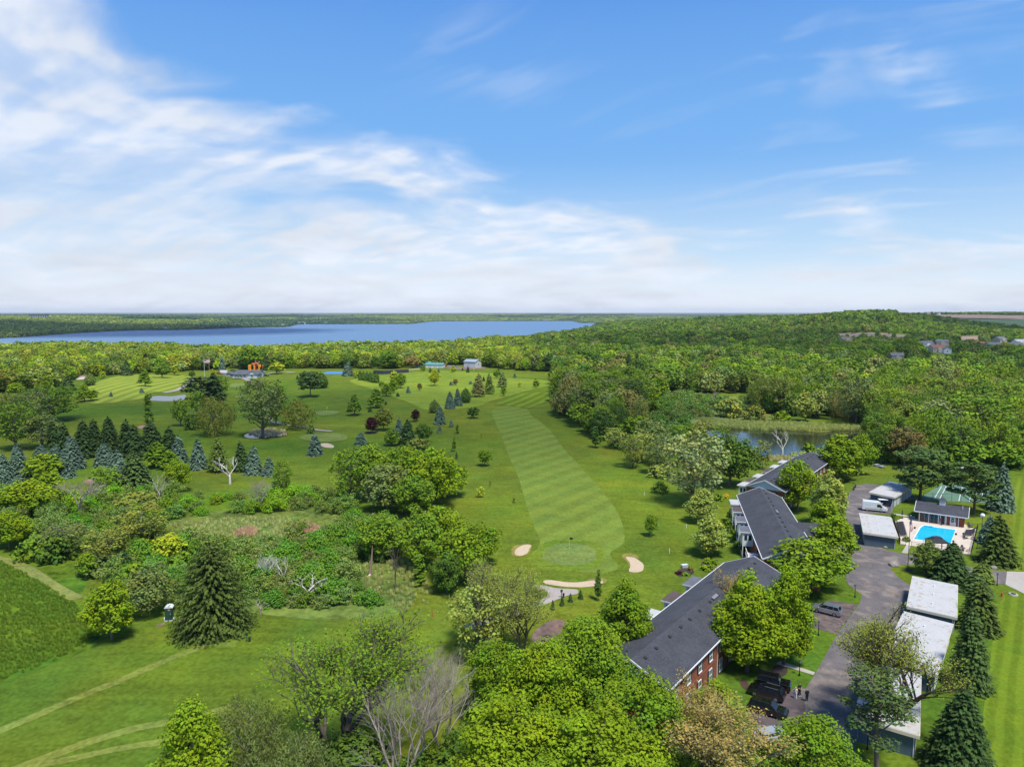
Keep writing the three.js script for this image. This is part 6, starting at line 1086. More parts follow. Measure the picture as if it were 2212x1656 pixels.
// ---------------------------------------------------------------- clubhouse, sheds, far houses
function house(name, label, x, y0, d, turn, L, W, h, rise, wallM, roofM, { windows = 4, over = .5, chimney = false, doors = 1 } = {}) {
  const t = thing(name, label, name === 'house' ? 'house' : name.split('_').pop(), x, y0, -d, turn);
  mesh('wall', boxUV(L, h, W, 0, h / 2, 0), wallM, t);
  for (const s of [-1, 1]) mesh('gable', new THREE.ExtrudeGeometry(new THREE.Shape([new THREE.Vector2(-W / 2, 0), new THREE.Vector2(W / 2, 0), new THREE.Vector2(0, rise)]), { depth: .1, bevelEnabled: false }).rotateY(Math.PI / 2).translate(s > 0 ? L / 2 - .1 : -L / 2, h, 0), wallM, t);
  const e = rise * over / (W / 2), rf = mesh('roof', quadSlab(V(-L / 2 - over, h - e + .15, W / 2 + over), V(L / 2 + over, h - e + .15, W / 2 + over), V(L / 2 + over, h + rise + .15, 0), V(-L / 2 - over, h + rise + .15, 0), .15, .1), roofM, t);
  mesh('roof', quadSlab(V(-L / 2 - over, h + rise + .15, 0), V(L / 2 + over, h + rise + .15, 0), V(L / 2 + over, h - e + .15, -W / 2 - over), V(-L / 2 - over, h - e + .15, -W / 2 - over), .15, .1), roofM, t);
  if (chimney) mesh('chimney', box(.9, 1.6, .9, L * .2, h + rise + .4, -.8), brick, rf);
  for (let i = 0; i < windows; i++) win(t, -L / 2 + L * (i + .5) / windows, h * .55, W / 2 + .003, Math.min(1.4, L / windows * .45), Math.min(1.4, h * .45), '+z');
  for (const s of ['+x', '-x']) win(t, s === '+x' ? L / 2 + .003 : -L / 2 - .003, h * .55, 0, 1.3, Math.min(1.4, h * .45), s);
  for (let i = 0; i < doors; i++) mesh('door', box(1.1, 2.05, .08, -L / 2 + L * .25 * (i + 1) + .9, 1.03, W / 2 + .05), std(.3, .3, .32, .6), t);
  return t;
}
const H_ = (k, px, py, ...r) => { const q = g(k, px, py); return house(r[0], r[1], q.x, terrain(q.x, q.d), q.d + r[4] / 2, ...r.slice(2)); };
const paleBlue = std(.52, .58, .66, .7), greyMetal = std(.55, .57, .60, .5), tealRoof = std(.10, .29, .27, .5), slate = std(.13, .14, .16, .85, { map: shingleTex });
{ const t = H_(7, 900, 408, 'club_house', 'pale blue clubhouse with a grey roof and a white porch', -.12, 20, 10, 3.4, 2.6, paleBlue, slate, { windows: 6, doors: 2 });
  t.userData.category = 'clubhouse'; mesh('porch_deck', box(20, .3, 2.4, 0, .5, 6.3), white, t); for (let k = 0; k < 8; k++) mesh('porch_post', box(.18, 3, .18, -9.6 + k * 2.74, 1.5, 7.3), white, t); mesh('porch_roof', box(21, .15, 2.8, 0, 3.15, 6.5), slate, t); mesh('porch_rail', box(20, .1, .08, 0, 1.5, 7.35), white, t); const e = house('x', '', 0, 0, 0, 0, 8, 8, 3.4, 2.4, paleBlue, slate, { windows: 2, over: .4, doors: 0 }); scene.remove(e); delete taken.x; e.name = 'front_wing'; e.userData = {}; e.position.set(6, 0, 3.4); e.rotation.y = Math.PI / 2; t.add(e); }
{ const t = H_(8, 1745, 252, 'storage_barn', 'tall pale grey metal barn at the edge of the wood', -.5, 13, 11, 6, 2, greyMetal, std(.28, .36, .38, .5), { windows: 0, doors: 1 }); t.userData.category = 'barn'; mesh('sliding_door', box(3.6, 4.2, .1, -1, 2.1, 5.56), std(.48, .5, .53, .5), t); for (let k = 0; k < 12; k++) mesh('wall_rib', box(.06, 6, .05, -6.2 + k * 1.13, 3, 5.53), greyMetal, t); }
{ const t = H_(8, 1100, 243, 'maintenance_shed', 'low shed with a green metal roof by the wood', -.35, 14, 9, 3, 2, std(.45, .48, .5, .7), tealRoof, { windows: 3 }); t.userData.category = 'shed'; }
{ const t = H_(8, 1245, 252, 'maintenance_shed', 'white low shed with garage doors beside the green-roofed one', -.15, 16, 9, 3, 1.4, std(.7, .7, .7, .7), tealRoof, { windows: 0 }); t.userData.category = 'shed'; for (const x of [-4, 1, 5.5]) mesh('garage_door', box(3.2, 2.5, .1, x, 1.25, 4.56), std(.5, .5, .5, .6), t); }
{ // orange inflatable castle
  const q = g(7, 1025, 312), t = thing('inflatable_castle', 'orange inflatable play castle behind the clubhouse', 'inflatable', q.x, terrain(q.x, q.d), -q.d - 2, .1), o1 = std(.75, .27, .02, .5), r1 = std(.6, .12, .06, .5);
  mesh('base', new RoundedBoxGeometry(13, 1.2, 6, 4, .5).translate(0, .6, 0), o1, t); for (const x of [-6, -1.5, 2.5, 6]) { mesh('tower', new THREE.CapsuleGeometry(.8, 4.2, 6, 14).translate(x, 2.9, 2.2), o1, t); mesh('tower', new THREE.CapsuleGeometry(.8, 4.2, 6, 14).translate(x, 2.9, -2.2), o1, t); } mesh('arch', new THREE.TorusGeometry(2, .7, 10, 20, Math.PI).translate(.5, 5, 2.2), r1, t); mesh('slide', new THREE.CapsuleGeometry(.9, 6, 6, 12).rotateZ(1.05).translate(4.2, 3.4, 0), o1, t); mesh('roof', new RoundedBoxGeometry(5, 1.4, 5, 3, .5).translate(-1.5, 6.4, 0), r1, t);
}
{ const q = g(7, 575, 345), t = thing('box_trailer', 'white box trailer beside the red car', 'trailer', q.x, terrain(q.x, q.d), -q.d, .1); mesh('box', new RoundedBoxGeometry(6, 2.4, 2.2, 2, .1).translate(0, 1.8, 0), white, t); mesh('hitch', box(1.6, .12, .3, -3.6, .6, 0), blackM, t); wheels(t, 1, 2, .34); }
// far houses among the trees at the right: [px, py, length, wall, roof, label]
const tanW = std(.5, .44, .36, .8), whiteW = std(.7, .71, .72, .7), redW = std(.36, .12, .08, .8), brownR = std(.2, .15, .13, .9), redR = std(.28, .13, .09, .9), greyR = std(.17, .17, .19, .9);
const FH = [];
for (const [x, y, L, w, r, l, a, d] of [[1060, 318, 15, tanW, brownR, 'house with brown roofs at the left of the far estate', .2], [1300, 340, 16, tanW, redR, 'brown-roofed house beside the tall pole of the far estate', -.3], [1570, 352, 19, whiteW, greyR, 'large white house with twin gables in the far estate', .3], [1650, 380, 15, tanW, redR, 'orange-brown roofed house in front of the white one', .1], [1712, 388, 10, whiteW, greyR, 'small white gabled house right of the orange roof', 1.2], [1680, 336, 14, tanW, greyR, 'grey-roofed house behind the white twin-gabled one', -.2], [1895, 378, 11, whiteW, greyR, 'white house half hidden by trees in the far estate', .9], [1935, 345, 9, redW, redR, 'little red house in the far estate', .4], [2012, 358, 15, tanW, greyR, 'grey hipped-roof house near the right edge', .1], [2055, 318, 17, tanW, greyR, 'tan house with a steep gable near the right edge', .5], [2150, 362, 17, whiteW, greyR, 'pale house cut by the right edge', -.2], [2180, 335, 14, whiteW, whiteRoof, 'white flat house at the right edge', .2], [1385, 435, 11, tanW, greyR, 'house glimpsed between trunks in the right wood', 0]]) {
  const q = g(3, x, y), t = house('house', l, q.x, terrain(q.x, q.d), q.d, a, L * 1.2, L * .72, 6, L * .24, w, r, { windows: 4, chimney: L > 14 }); t.userData.group = 'houses of the far estate'; FH.push(q);
  const e = mesh('side_wing', mergeGeometries([prism([[-L * .22, 0], [L * .22, 0], [L * .22, 4.6], [0, 4.6 + L * .13], [-L * .22, 4.6]], L * .3, L * .48)]), w, t);
}
{ const q = g(3, 1578, 330), t = thing('utility_pole', 'tan pole standing in the far estate', 'pole', q.x, terrain(q.x, q.d), -q.d); mesh('shaft', new THREE.CylinderGeometry(.25, .35, 22, 8).translate(0, 11, 0), std(.5, .36, .16, .8), t); mesh('crossarm', box(3, .2, .2, 0, 20, 0), std(.5, .36, .16, .8), t); }
// white houses and boathouses along the lake's far shore
{ const R = rng(12), base = [[560, 244, 9], [700, 242], [880, 246], [1020, 240], [330, 268], [240, 275], [170, 280], [520, 250], [1330, 230], [1500, 232], [1640, 230], [1780, 228], [1880, 226]];
  const src = house('lake_house', 'white house on the wooded far shore of the lake', 0, 0, 0, 0, 22, 13, 7, 5, whiteW, greyR, { windows: 4 }); src.userData.group = 'white houses along the far lake shore'; src.userData.category = 'house'; let first = true;
  for (let i = 0; i < 26; i++) { const b = -.7 + .83 * Math.pow(R(), .9), d = farShore(b) + 30 + 160 * R() * R() * R(); const t = first ? src : copy(src); first = false; const where = b < -.45 ? 'dark left shore of the lake' : b < -.3 ? 'low wooded point across the lake' : b < -.12 ? 'middle far shore of the lake' : 'far right shore of the lake'; t.userData.label = `small white house on the ${where}`; t.userData.group = `white houses on the ${where}`; const y = terrain(b * d, d); t.position.set(b * d, Math.max(y, LAKE_Y + .5) + (R() < .3 ? 6 : 0), -d); t.rotation.y = R() * 1.2 - .6; const s = d / 3600; t.scale.setScalar((.3 + .42 * s) * (.7 + .6 * R())); }
  const q = { b: (88 - CX) / F, d: 3500 }, t = thing('resort_hotel', 'large pale building on the hill across the lake at the left', 'building', q.b * q.d, terrain(q.b * q.d, q.d), -q.d, .1); mesh('wall', box(80, 26, 24, 0, 13, 0), std(.42, .46, .55, .8), t); mesh('roof', box(84, 3, 28, 0, 27.5, 0), slate, t); for (let k = 0; k < 10; k++) mesh('window', box(4, 18, .4, -36 + k * 8, 13, 12.3), glass, t);
}
// farmstead on the right skyline
[[2300, 255, 30, redW, greyR, 'red barn on the right skyline'], [1760, 148, 18, whiteW, greyR, 'white farmhouse on the right skyline']].forEach(([x, y, L, w, r, l], i) => { const b = i ? .60 : .585, d = 3460, t = house('farm_house', l, b * d, terrain(b * d, d), d, .3, L * .8, 12, 7, 5, w, r, { windows: 3 }); t.userData.category = i ? 'house' : 'barn'; });
for (let i = 0; i < 26; i++) { const b = .558 + .0062 * i + .004 * vnoise(i * 3.3, 1), d = 3480 + 60 * vnoise(i, 7), h = 9 + 9 * vnoise(i * 1.7, 4) - (i > 14 ? 3 : 0); if (i > 16 && i % 3 === 0) continue; plant('oak', LC.deep, { x: b * d, d, zc: d }, h, h * .95, 'dark tree standing in the line along the right skyline', 'trees along the right skyline', { name: 'skyline_tree' }); }

// ---------------------------------------------------------------- poles, lamps, flags
const postM = std(.02, .022, .024, .5, { metalness: .4 });
function lampPost(k, x, y, topY, label) { const q = g(k, x, y), [, ty] = P(k, x, topY), r = ray(CX, ty), h = Math.max(2.2, CAM_H + r.y / r.d * q.d), t = thing('lamp_post', label, 'lamp post', q.x, 0, -q.d, 0, 'lamp posts'); mesh('base', new THREE.CylinderGeometry(.12, .16, .3, 10).translate(0, .15, 0), postM, t); mesh('post', new THREE.CylinderGeometry(.05, .07, h - .3, 8).translate(0, h / 2, 0), postM, t); mesh('lantern', new THREE.CylinderGeometry(.2, .13, .32, 8).translate(0, h - .1, 0), std(.5, .52, .52, .3), t); mesh('cap', new THREE.ConeGeometry(.24, .18, 8).translate(0, h + .14, 0), postM, t); }
lampPost(6, 1120, 528, 468, 'black lamp post on the grass tip above the silver car');
lampPost(6, 884, 775, 700, 'black lamp post on the lawn below the silver car');
lampPost('D', 1303, 468, 250, 'black lamp post on the lawn beside the front walk');
lampPost('A', 620, 945, 855, 'black lamp post in front of the pool garage wall');
lampPost('B', 1352, 760, 620, 'black post nearest the pool fence corner');
lampPost('B', 1398, 605, 480, 'black post halfway along the pool fence');
lampPost('B', 1438, 472, 362, 'black post at the far end of the pool fence');
lampPost('A', 1926, 1198, 1050, 'black lamp post in front of the broad olive spruce');
lampPost('A', 1890, 1415, 1290, 'black lamp post beside the exit drive');
lampPost(6, 1200, 1510, 1440, 'black lamp post at the corner of the lowest garage');
{ const q = g('A', 1702, 800), t = thing('globe_lamp', 'white globe lamp on a thin pole by the pool', 'lamp', q.x, 0, -q.d); mesh('pole', new THREE.CylinderGeometry(.05, .06, 4.2, 8).translate(0, 2.1, 0), postM, t); mesh('globe', new THREE.SphereGeometry(.5, 24, 16).translate(0, 4.6, 0), std(.72, .74, .77, .3), t); mesh('collar', new THREE.CylinderGeometry(.12, .12, .2, 10).translate(0, 4.12, 0), postM, t); }
function flagCloth(w, h, usa) { const g0 = new THREE.PlaneGeometry(w, h, 14, 4), p = g0.attributes.position; for (let i = 0; i < p.count; i++) p.setZ(i, Math.sin(p.getX(i) * 3.2) * .12); g0.translate(w / 2, 0, 0); g0.computeVertexNormals(); return g0; }
const usTex = (() => { const c = document.createElement('canvas'); c.width = 256; c.height = 136; const x = c.getContext('2d'); for (let i = 0; i < 13; i++) { x.fillStyle = i % 2 ? '#f3f0ea' : '#b3222f'; x.fillRect(0, i * 136 / 13, 256, 136 / 13 + 1); } x.fillStyle = '#2a3f78'; x.fillRect(0, 0, 104, 73); x.fillStyle = '#fff'; for (let r = 0; r < 9; r++) for (let k = 0; k < (r % 2 ? 5 : 6); k++) x.fillRect(6 + k * 17 + (r % 2 ? 8 : 0), 5 + r * 7.5, 4, 4); const t = new THREE.CanvasTexture(c); t.colorSpace = THREE.SRGBColorSpace; return t; })();
const usMat = new THREE.MeshStandardMaterial({ map: usTex, side: THREE.DoubleSide, roughness: .9 });
{ const q = g('A', 813, 1228), t = thing('flagpole', 'tall dark flagpole with a furled flag on the grass island', 'flagpole', q.x, 0, -q.d); mesh('pole', new THREE.CylinderGeometry(.05, .08, 11.2, 8).translate(0, 5.6, 0), std(.08, .08, .09, .4), t); mesh('finial', new THREE.SphereGeometry(.13, 10, 8).translate(0, 11.3, 0), rimM, t); const f = flagCloth(1.9, 1.1); f.rotateZ(-1.25); f.scale(.45, 1.25, 1); f.translate(.08, 10.3, 0); mesh('flag', f, usMat, t); }
{ const q = g(7, 308, 392), t = thing('flagpole', 'white flagpole with a flying striped flag left of the clubhouse', 'flagpole', q.x, terrain(q.x, q.d), -q.d); mesh('pole', new THREE.CylinderGeometry(.1, .14, 15, 8).translate(0, 7.5, 0), white, t); mesh('flag', flagCloth(5, 2.8).translate(0, 13.3, 0), usMat, t); }
{ const q = g(7, 375, 380), t = thing('utility_pole', 'grey utility pole right of the flying flag', 'pole', q.x, terrain(q.x, q.d), -q.d); mesh('shaft', new THREE.CylinderGeometry(.14, .2, 16, 8).translate(0, 8, 0), BARK.pale, t); mesh('crossarm', box(2.2, .15, .15, 0, 15, 0), BARK.pale, t); }
for (const [x, y, top, l] of [[105, 620, 540, 'utility pole with a crossarm at the far left'], [460, 545, 485, 'utility pole before the trees left of the striped hill'], [1415, 480, 418, 'pale pole behind the clubhouse car park']]) { const q = g(1, x, y), [, ty] = P(1, x, top), r = ray(CX, ty), h = CAM_H + r.y / r.d * q.d - terrain(q.x, q.d), t = thing('utility_pole', l, 'pole', q.x, terrain(q.x, q.d), -q.d); mesh('shaft', new THREE.CylinderGeometry(.16, .22, h, 8).translate(0, h / 2, 0), BARK.pale, t); mesh('crossarm', box(3, .2, .2, 0, h - .8, 0), BARK.pale, t); }
// golf flags
const pin = (k, x, y, h, c, label) => { const q = g(k, x, y), t = thing('golf_flag', label, 'golf flag', q.x, terrain(q.x, q.d), -q.d); mesh('stick', new THREE.CylinderGeometry(.035, .035, h, 6).translate(0, h / 2, 0), std(.75, .6, .05, .5), t); mesh('flag', flagCloth(.75, .5).translate(0, h - .28, 0), c, t); };
pin(9, 875, 205, 2.6, std(.02, .02, .02, .8, { side: THREE.DoubleSide }), 'dark flag on a yellow stick in the near putting green');
pin(8, 1760, 330, 4.2, std(.8, .65, .03, .8, { side: THREE.DoubleSide }), 'yellow flag on the far green below the barn');
pin(7, 2010, 880, 2.6, std(.75, .6, .05, .8, { side: THREE.DoubleSide }), 'thin yellow flag on the green right of the willow');
// ---------------------------------------------------------------- boulders, hydrant, bins, markers
const rockM = std(.44, .39, .34, .95, { map: roughTex });
const rock = (k, x, y, s, label) => { const q = g(k, x, y), ge = new THREE.IcosahedronGeometry(.5, 3), p = ge.attributes.position; for (let i = 0; i < p.count; i++) { const a = V(p.getX(i), p.getY(i), p.getZ(i)), n = .8 + .45 * vnoise(a.x * 3 + x, a.y * 3 + a.z * 2 + y); p.setXYZ(i, a.x * n, Math.max(-.2, a.y * n * .72), a.z * n); } ge.computeVertexNormals(); const t = tag(mesh('boulder', ge, rockM), label, 'boulder', 'boulders by the drive'); t.position.set(q.x, .18 * s, -q.d); t.scale.setScalar(s); };
rock('A', 655, 1178, 1.9, 'largest pale boulder at the tip of the flagpole island'); rock('A', 540, 962, .9, 'boulder on the grass below the pool garage'); rock('A', 870, 1035, .8, 'boulder beside the pool walk'); rock('A', 1853, 1212, 1.1, 'boulder at the verge of the exit drive');
{ const q = g(6, 2070, 523), t = thing('fire_hydrant', 'red fire hydrant on the striped field', 'hydrant', q.x, 0, -q.d), r1 = std(.42, .04, .03, .5); mesh('barrel', new THREE.CylinderGeometry(.14, .17, .6, 12).translate(0, .3, 0), r1, t); mesh('bonnet', new THREE.SphereGeometry(.15, 12, 8, 0, 6.3, 0, 1.6).translate(0, .6, 0), r1, t); for (const s of [-1, 1]) mesh('nozzle', new THREE.CylinderGeometry(.06, .06, .14, 8).rotateZ(Math.PI / 2).translate(s * .2, .42, 0), r1, t); }
{ const q = g(6, 2145, 513), t = thing('manhole', 'round concrete manhole near the red hydrant', 'manhole', q.x, 0, -q.d); mesh('ring', new THREE.CylinderGeometry(.75, .8, .22, 20).translate(0, .11, 0), concrete, t); mesh('cover', new THREE.CylinderGeometry(.42, .42, .06, 20).translate(0, .25, 0), blackM, t); }
{ const q = g('H', 345, 440), t = thing('portable_toilet', 'dark green portable toilet with a white roof beside the tee lawn', 'portable toilet', q.x, 0, -q.d - .5, .22), dg = std(.008, .05, .038, .6); mesh('cabin', new RoundedBoxGeometry(1.15, 2.15, 1.15, 3, .06).translate(0, 1.2, 0), dg, t); mesh('roof', mergeGeometries([prism([[-.68, 0], [.68, 0], [.45, .22], [0, .34], [-.45, .22]], -.66, .66)]).translate(0, 2.26, 0), std(.66, .70, .72, .5), t); mesh('door', box(.85, 1.85, .04, 0, 1.2, .59), std(.01, .06, .046, .5), t); mesh('door_sign', box(.32, .2, .01, .1, 1.95, .618), std(.6, .3, .3, .6), t); mesh('side_sign', box(.01, .25, .4, -.585, 1.75, 0), std(.6, .35, .35, .6), t); mesh('latch', box(.1, .08, .03, .3, 1.25, .62), white, t); mesh('skid', box(1.4, .14, 1.5, 0, .07, 0), std(.4, .4, .42, .6), t); for (const s of [-1, 1]) mesh('wheel', new THREE.TorusGeometry(.22, .08, 8, 16).rotateY(Math.PI / 2).translate(s * .74, .3, .2), std(.6, .62, .68, .5), t); }
const stand = (k, x, y, label) => { const q = g(k, x, y), t = thing('tee_stand', label, 'tee stand', q.x, terrain(q.x, q.d), -q.d, .3), m = std(.008, .055, .042, .5); mesh('post', box(.1, 1.5, .1, 0, .75, 0), m, t); mesh('panel', box(.42, .5, .08, 0, 1.3, .06), m, t); mesh('bin', new THREE.CylinderGeometry(.2, .18, .6, 12).translate(.4, .5, .05), m, t); mesh('bin_arm', box(.4, .06, .06, .2, .7, 0), m, t); };
stand('H', 1915, 858, 'dark green ball-washer stand on the tee'); stand(9, 782, 785, 'dark green ball-washer stand at the cart path fork'); stand(7, 1388, 1052, 'small dark stand beside the winding cart path');
for (const [k, x, y, l] of [[9, 2065, 258, 'white marker post on the lawn right of the kidney bunker'], [6, 30, 85, 'white marker post left of the pale young tree'], [2, 1968, 1310, 'white marker post below the dark shrub'], [5, 595, 655, 'red marker post at the marsh edge by the pale tree']]) { const q = g(k, x, y), t = thing('marker_post', l, 'marker post', q.x, 0, -q.d); const m = l.startsWith('red') ? std(.5, .12, .03, .6) : white; mesh('post', new THREE.CylinderGeometry(.07, .07, 1.0, 8).translate(0, .5, 0), m, t); mesh('cap', new THREE.SphereGeometry(.075, 8, 6).translate(0, 1.0, 0), m, t); }
{ const q = g(5, 185, 390), t = thing('broken_snag', 'broken rust-brown trunk standing in the marsh', 'snag', q.x, 0, -q.d), w = new Wood(), R = rng(4); w.limb(bend([0, -.2, 0], [.7, 6.2, 0], .3, R, 5), .38, .05, 8); mesh('trunk', w.geo(), std(.30, .20, .15, 1), t); const w2 = new Wood(); w2.limb(bend([.2, .3, .3], [-.5, .1, 2.3], .3, R, 3), .2, .08, 6); mesh('fallen_limb', w2.geo(), BARK.white, t); }
// basketball hoop and picnic things on the back lawn
{ const q = g('A', 1478, 105), t = thing('basketball_hoop', 'white basketball hoop behind the tennis court', 'basketball hoop', q.x, 0, -q.d); mesh('pole', new THREE.CylinderGeometry(.08, .08, 3, 8).translate(0, 1.5, -.6), postM, t); mesh('backboard', box(1.8, 1.1, .06, 0, 3.3, 0), white, t); mesh('rim', new THREE.TorusGeometry(.23, .02, 6, 18).rotateX(Math.PI / 2).translate(0, 2.95, .3), std(.5, .1, .02, .5), t); }
for (const [x, y, l] of [[1260, 1118, 'grey picnic table on the back lawn, left of two'], [1295, 1128, 'grey picnic table on the back lawn, right of two']]) { const q = g(3, x, y), t = thing('picnic_table', l, 'picnic table', q.x, 0, -q.d, .4); mesh('table_top', box(1.8, .06, .8, 0, .75, 0), std(.4, .4, .42, .8), t); for (const s of [-1, 1]) { mesh('bench', box(1.8, .05, .28, 0, .45, s * .75), std(.4, .4, .42, .8), t); mesh('leg', box(.08, .74, 1.5, s * .7, .38, 0), std(.3, .3, .3, .8), t); } }

// ---------------------------------------------------------------- pool furniture and fences
function fence(label, pts, h, gap, m, { bar = .035, post = .08, every = 2.4, name = 'fence', rails = [.12, .92] } = {}) {
  const a = pts[0], t = thing(name, label, 'fence', a[0], terrain(a[0], a[1]), -a[1]); const barG = new THREE.BoxGeometry(bar, h - .08, bar), postG = new THREE.BoxGeometry(post, h + .06, post); let n = 0;
  for (let i = 0; i + 1 < pts.length; i++) { const [x0, d0] = pts[i], [x1, d1] = pts[i + 1], L = Math.hypot(x1 - x0, d1 - d0), an = Math.atan2(d1 - d0, x1 - x0), loc = s => [mixn(x0, x1, s) - a[0], terrain(mixn(x0, x1, s), mixn(d0, d1, s)) - terrain(a[0], a[1]), -(mixn(d0, d1, s) - a[1])];
    for (const f of rails) { const q = new THREE.BoxGeometry(L, .05, .045), A = loc(0), B = loc(1); q.rotateZ(Math.atan2(B[1] - A[1], L)); q.rotateY(an); const c = loc(.5); q.translate(c[0], (A[1] + B[1]) / 2 + h * f, c[2]); mesh('rail', q, m, t); }
    const np = Math.max(1, Math.round(L / every)); for (let k = 0; k <= np; k++) { const [x, y, z] = loc(k / np), o = mesh('post', postG, m, t); o.position.set(x, y + h / 2, z); }
    if (gap) for (let s = gap; s < L; s += gap) { const [x, y, z] = loc(s / L), o = mesh('picket', barG, m, t); o.position.set(x, y + h / 2, z); o.rotation.y = an; n++; } }
  return t;
}
fence('black picket fence on the right side of the pool', poly('A', [1652, 742], [1574, 1050]), 1.35, .15, postM);
fence('black picket fence between the pool and its garage', poly('A', [640, 655], [722, 918]), 1.35, .15, postM, { bar: .05 });
fence('thin tan picket fence along the road side of the pool', poly('A', [860, 944], [1572, 1052]), 1.2, .22, std(.3, .25, .2, .7), { bar: .02 });
fence('thin tan picket fence left of the pool gate', poly('A', [722, 920], [790, 932]), 1.2, .22, std(.3, .25, .2, .7), { bar: .02 });
fence('tall grey chain-link fence behind the white van', poly('A', [605, 560], [660, 400]), 2.2, .12, std(.3, .32, .34, .5), { bar: .014, post: .09 });
fence('tall chain-link fence on the far side of the tennis court', poly('A', [1850, 175], [1815, 330]), 3, .2, std(.25, .27, .28, .5), { bar: .018, post: .1 });
fence('chain-link fence between the pool house and the tennis court', poly('A', [1000, 398], [1800, 428]), 2.4, .3, std(.2, .22, .22, .5), { bar: .014, post: .08 });
{ // dark screen fence by the far service road
  const pts = poly(8, [430, 330], [560, 335], [720, 325], [900, 315]), t = thing('screen_fence', 'dark navy screen fence below the far service road', 'fence', pts[0][0], terrain(...pts[0]), -pts[0][1]); const m = std(.035, .035, .06, .8);
  for (let i = 0; i < 3; i++) { const [x0, d0] = pts[i], [x1, d1] = pts[i + 1], n = 5; for (let k = 0; k < n; k++) { const s0 = k / n, s1 = (k + 1) / n, xa = mixn(x0, x1, s0), xb = mixn(x0, x1, s1), da = mixn(d0, d1, s0), db = mixn(d0, d1, s1), q = box(Math.hypot(xb - xa, db - da) * .985, 3, .12, 0, 1.5, 0); q.rotateY(Math.atan2(db - da, xb - xa)); q.translate((xa + xb) / 2 - pts[0][0], terrain((xa + xb) / 2, (da + db) / 2) - terrain(...pts[0]), -((da + db) / 2 - pts[0][1])); mesh('screen_panel', q, m, t); } }
}
{ // blue court beside the wood
  tag(sheet('sports_court', poly(7, [1960, 345], [2020, 318], [2240, 318], [2330, 330], [2330, 352], [2000, 352]), std(.06, .22, .5, .8), .16, {}), 'bright blue sports court at the edge of the wood', 'sports court', null, 'structure');
  fence('thin fence round the blue sports court', poly(7, [1950, 350], [2330, 356]), 3, 0, std(.3, .32, .35, .5));
}
const slatM = std(.035, .035, .04, .7);
function lounger(label) { const t = thing('sun_lounger', label, 'sun lounger', 0, 0, 0, 0, 'black sun loungers'); mesh('frame', mergeGeometries([box(1.95, .06, .05, 0, .32, .3), box(1.95, .06, .05, 0, .32, -.3)]), slatM, t); for (let k = 0; k < 7; k++) mesh('slat', box(.15, .03, .58, -.25 + k * .19, .36, 0), slatM, t); const b = new THREE.Group(); b.name = 'backrest'; b.position.set(-.36, .36, 0); b.rotation.z = -.6; t.add(b); for (let k = 0; k < 4; k++) mesh('slat', box(.14, .03, .58, -.12 - k * .18, 0, 0), slatM, b); for (const x of [-.7, .8]) for (const z of [-.28, .28]) mesh('leg', box(.05, .32, .05, x, .16, z), slatM, t); return t; }
{ const src = lounger('black slatted sun lounger in the crowded row by the pool garage'), A = g('A', 730, 668), B = g('A', 772, 822); let n = 0;
  for (let i = 0; i < 13; i++) { const t = n++ ? copy(src) : src; t.position.set(mixn(A.x, B.x, i / 12) - .35, .065, -mixn(A.d, B.d, i / 12)); t.rotation.y = .12 + (i % 3) * .05; }
  const C = g('A', 1570, 765), D = g('A', 1548, 818); for (let i = 0; i < 7; i++) { const t = copy(src, 'black slatted sun lounger in the row right of the pool'); t.userData.group = 'sun loungers right of the pool'; t.position.set(mixn(C.x, D.x, i / 6), .065, -mixn(C.d, D.d, i / 6)); t.rotation.y = Math.PI - .1; } }
function tableSet(k, x, y, label, chairs) { const q = g(k, x, y), m = std(.10, .085, .07, .6), t = thing('patio_table', label, 'table', q.x, .062, -q.d); mesh('table_top', new THREE.CylinderGeometry(.6, .6, .05, 20).translate(0, .72, 0), m, t); mesh('leg', new THREE.CylinderGeometry(.05, .05, .7, 8).translate(0, .35, 0), m, t); mesh('foot', new THREE.CylinderGeometry(.35, .38, .04, 16).translate(0, .02, 0), m, t);
  for (let i = 0; i < chairs; i++) { const a = i / chairs * 6.28 + .5, c = thing('patio_chair', 'brown metal patio chair at the ' + label, 'chair', q.x + Math.cos(a) * 1.05, .062, -q.d + Math.sin(a) * 1.05, -a + Math.PI, 'chairs at the ' + label); mesh('seat', box(.48, .05, .48, 0, .43, 0), m, c); mesh('backrest', box(.05, .5, .46, -.22, .72, 0), m, c); for (const [lx, lz] of [[-.2, -.2], [.2, -.2], [-.2, .2], [.2, .2]]) mesh('leg', box(.04, .42, .04, lx, .21, lz), m, c); } }
tableSet('B', 1165, 570, 'patio table below the right-hand loungers', 3); tableSet('B', 1080, 800, 'patio table at the near corner of the deck', 4); tableSet('B', 450, 205, 'patio table before the sliding windows', 3); tableSet('B', 1255, 370, 'patio table at the far right corner of the deck', 3);
for (const [x, y, l] of [[205, 392, 'dark planter left of the pool'], [698, 325, 'dark planter behind the pool'], [963, 507, 'dark planter right of the pool']]) { const q = g('B', x, y), t = thing('planter', l, 'planter', q.x, .062, -q.d); mesh('pot', new THREE.CylinderGeometry(.24, .18, .42, 14).translate(0, .21, 0), std(.05, .035, .03, .6), t); mesh('soil', new THREE.CylinderGeometry(.2, .2, .03, 14).translate(0, .43, 0), mulch, t); }
for (const [k, x, y, l] of [['A', 795, 885, 'dark shrub in a pot inside the pool gate'], ['A', 640, 600, 'dark hedge plant beside the pool garage']]) plant('shrub', LC.deep, g(k, x, y), 1.3, 1.8, l, null, { name: 'potted_shrub' });
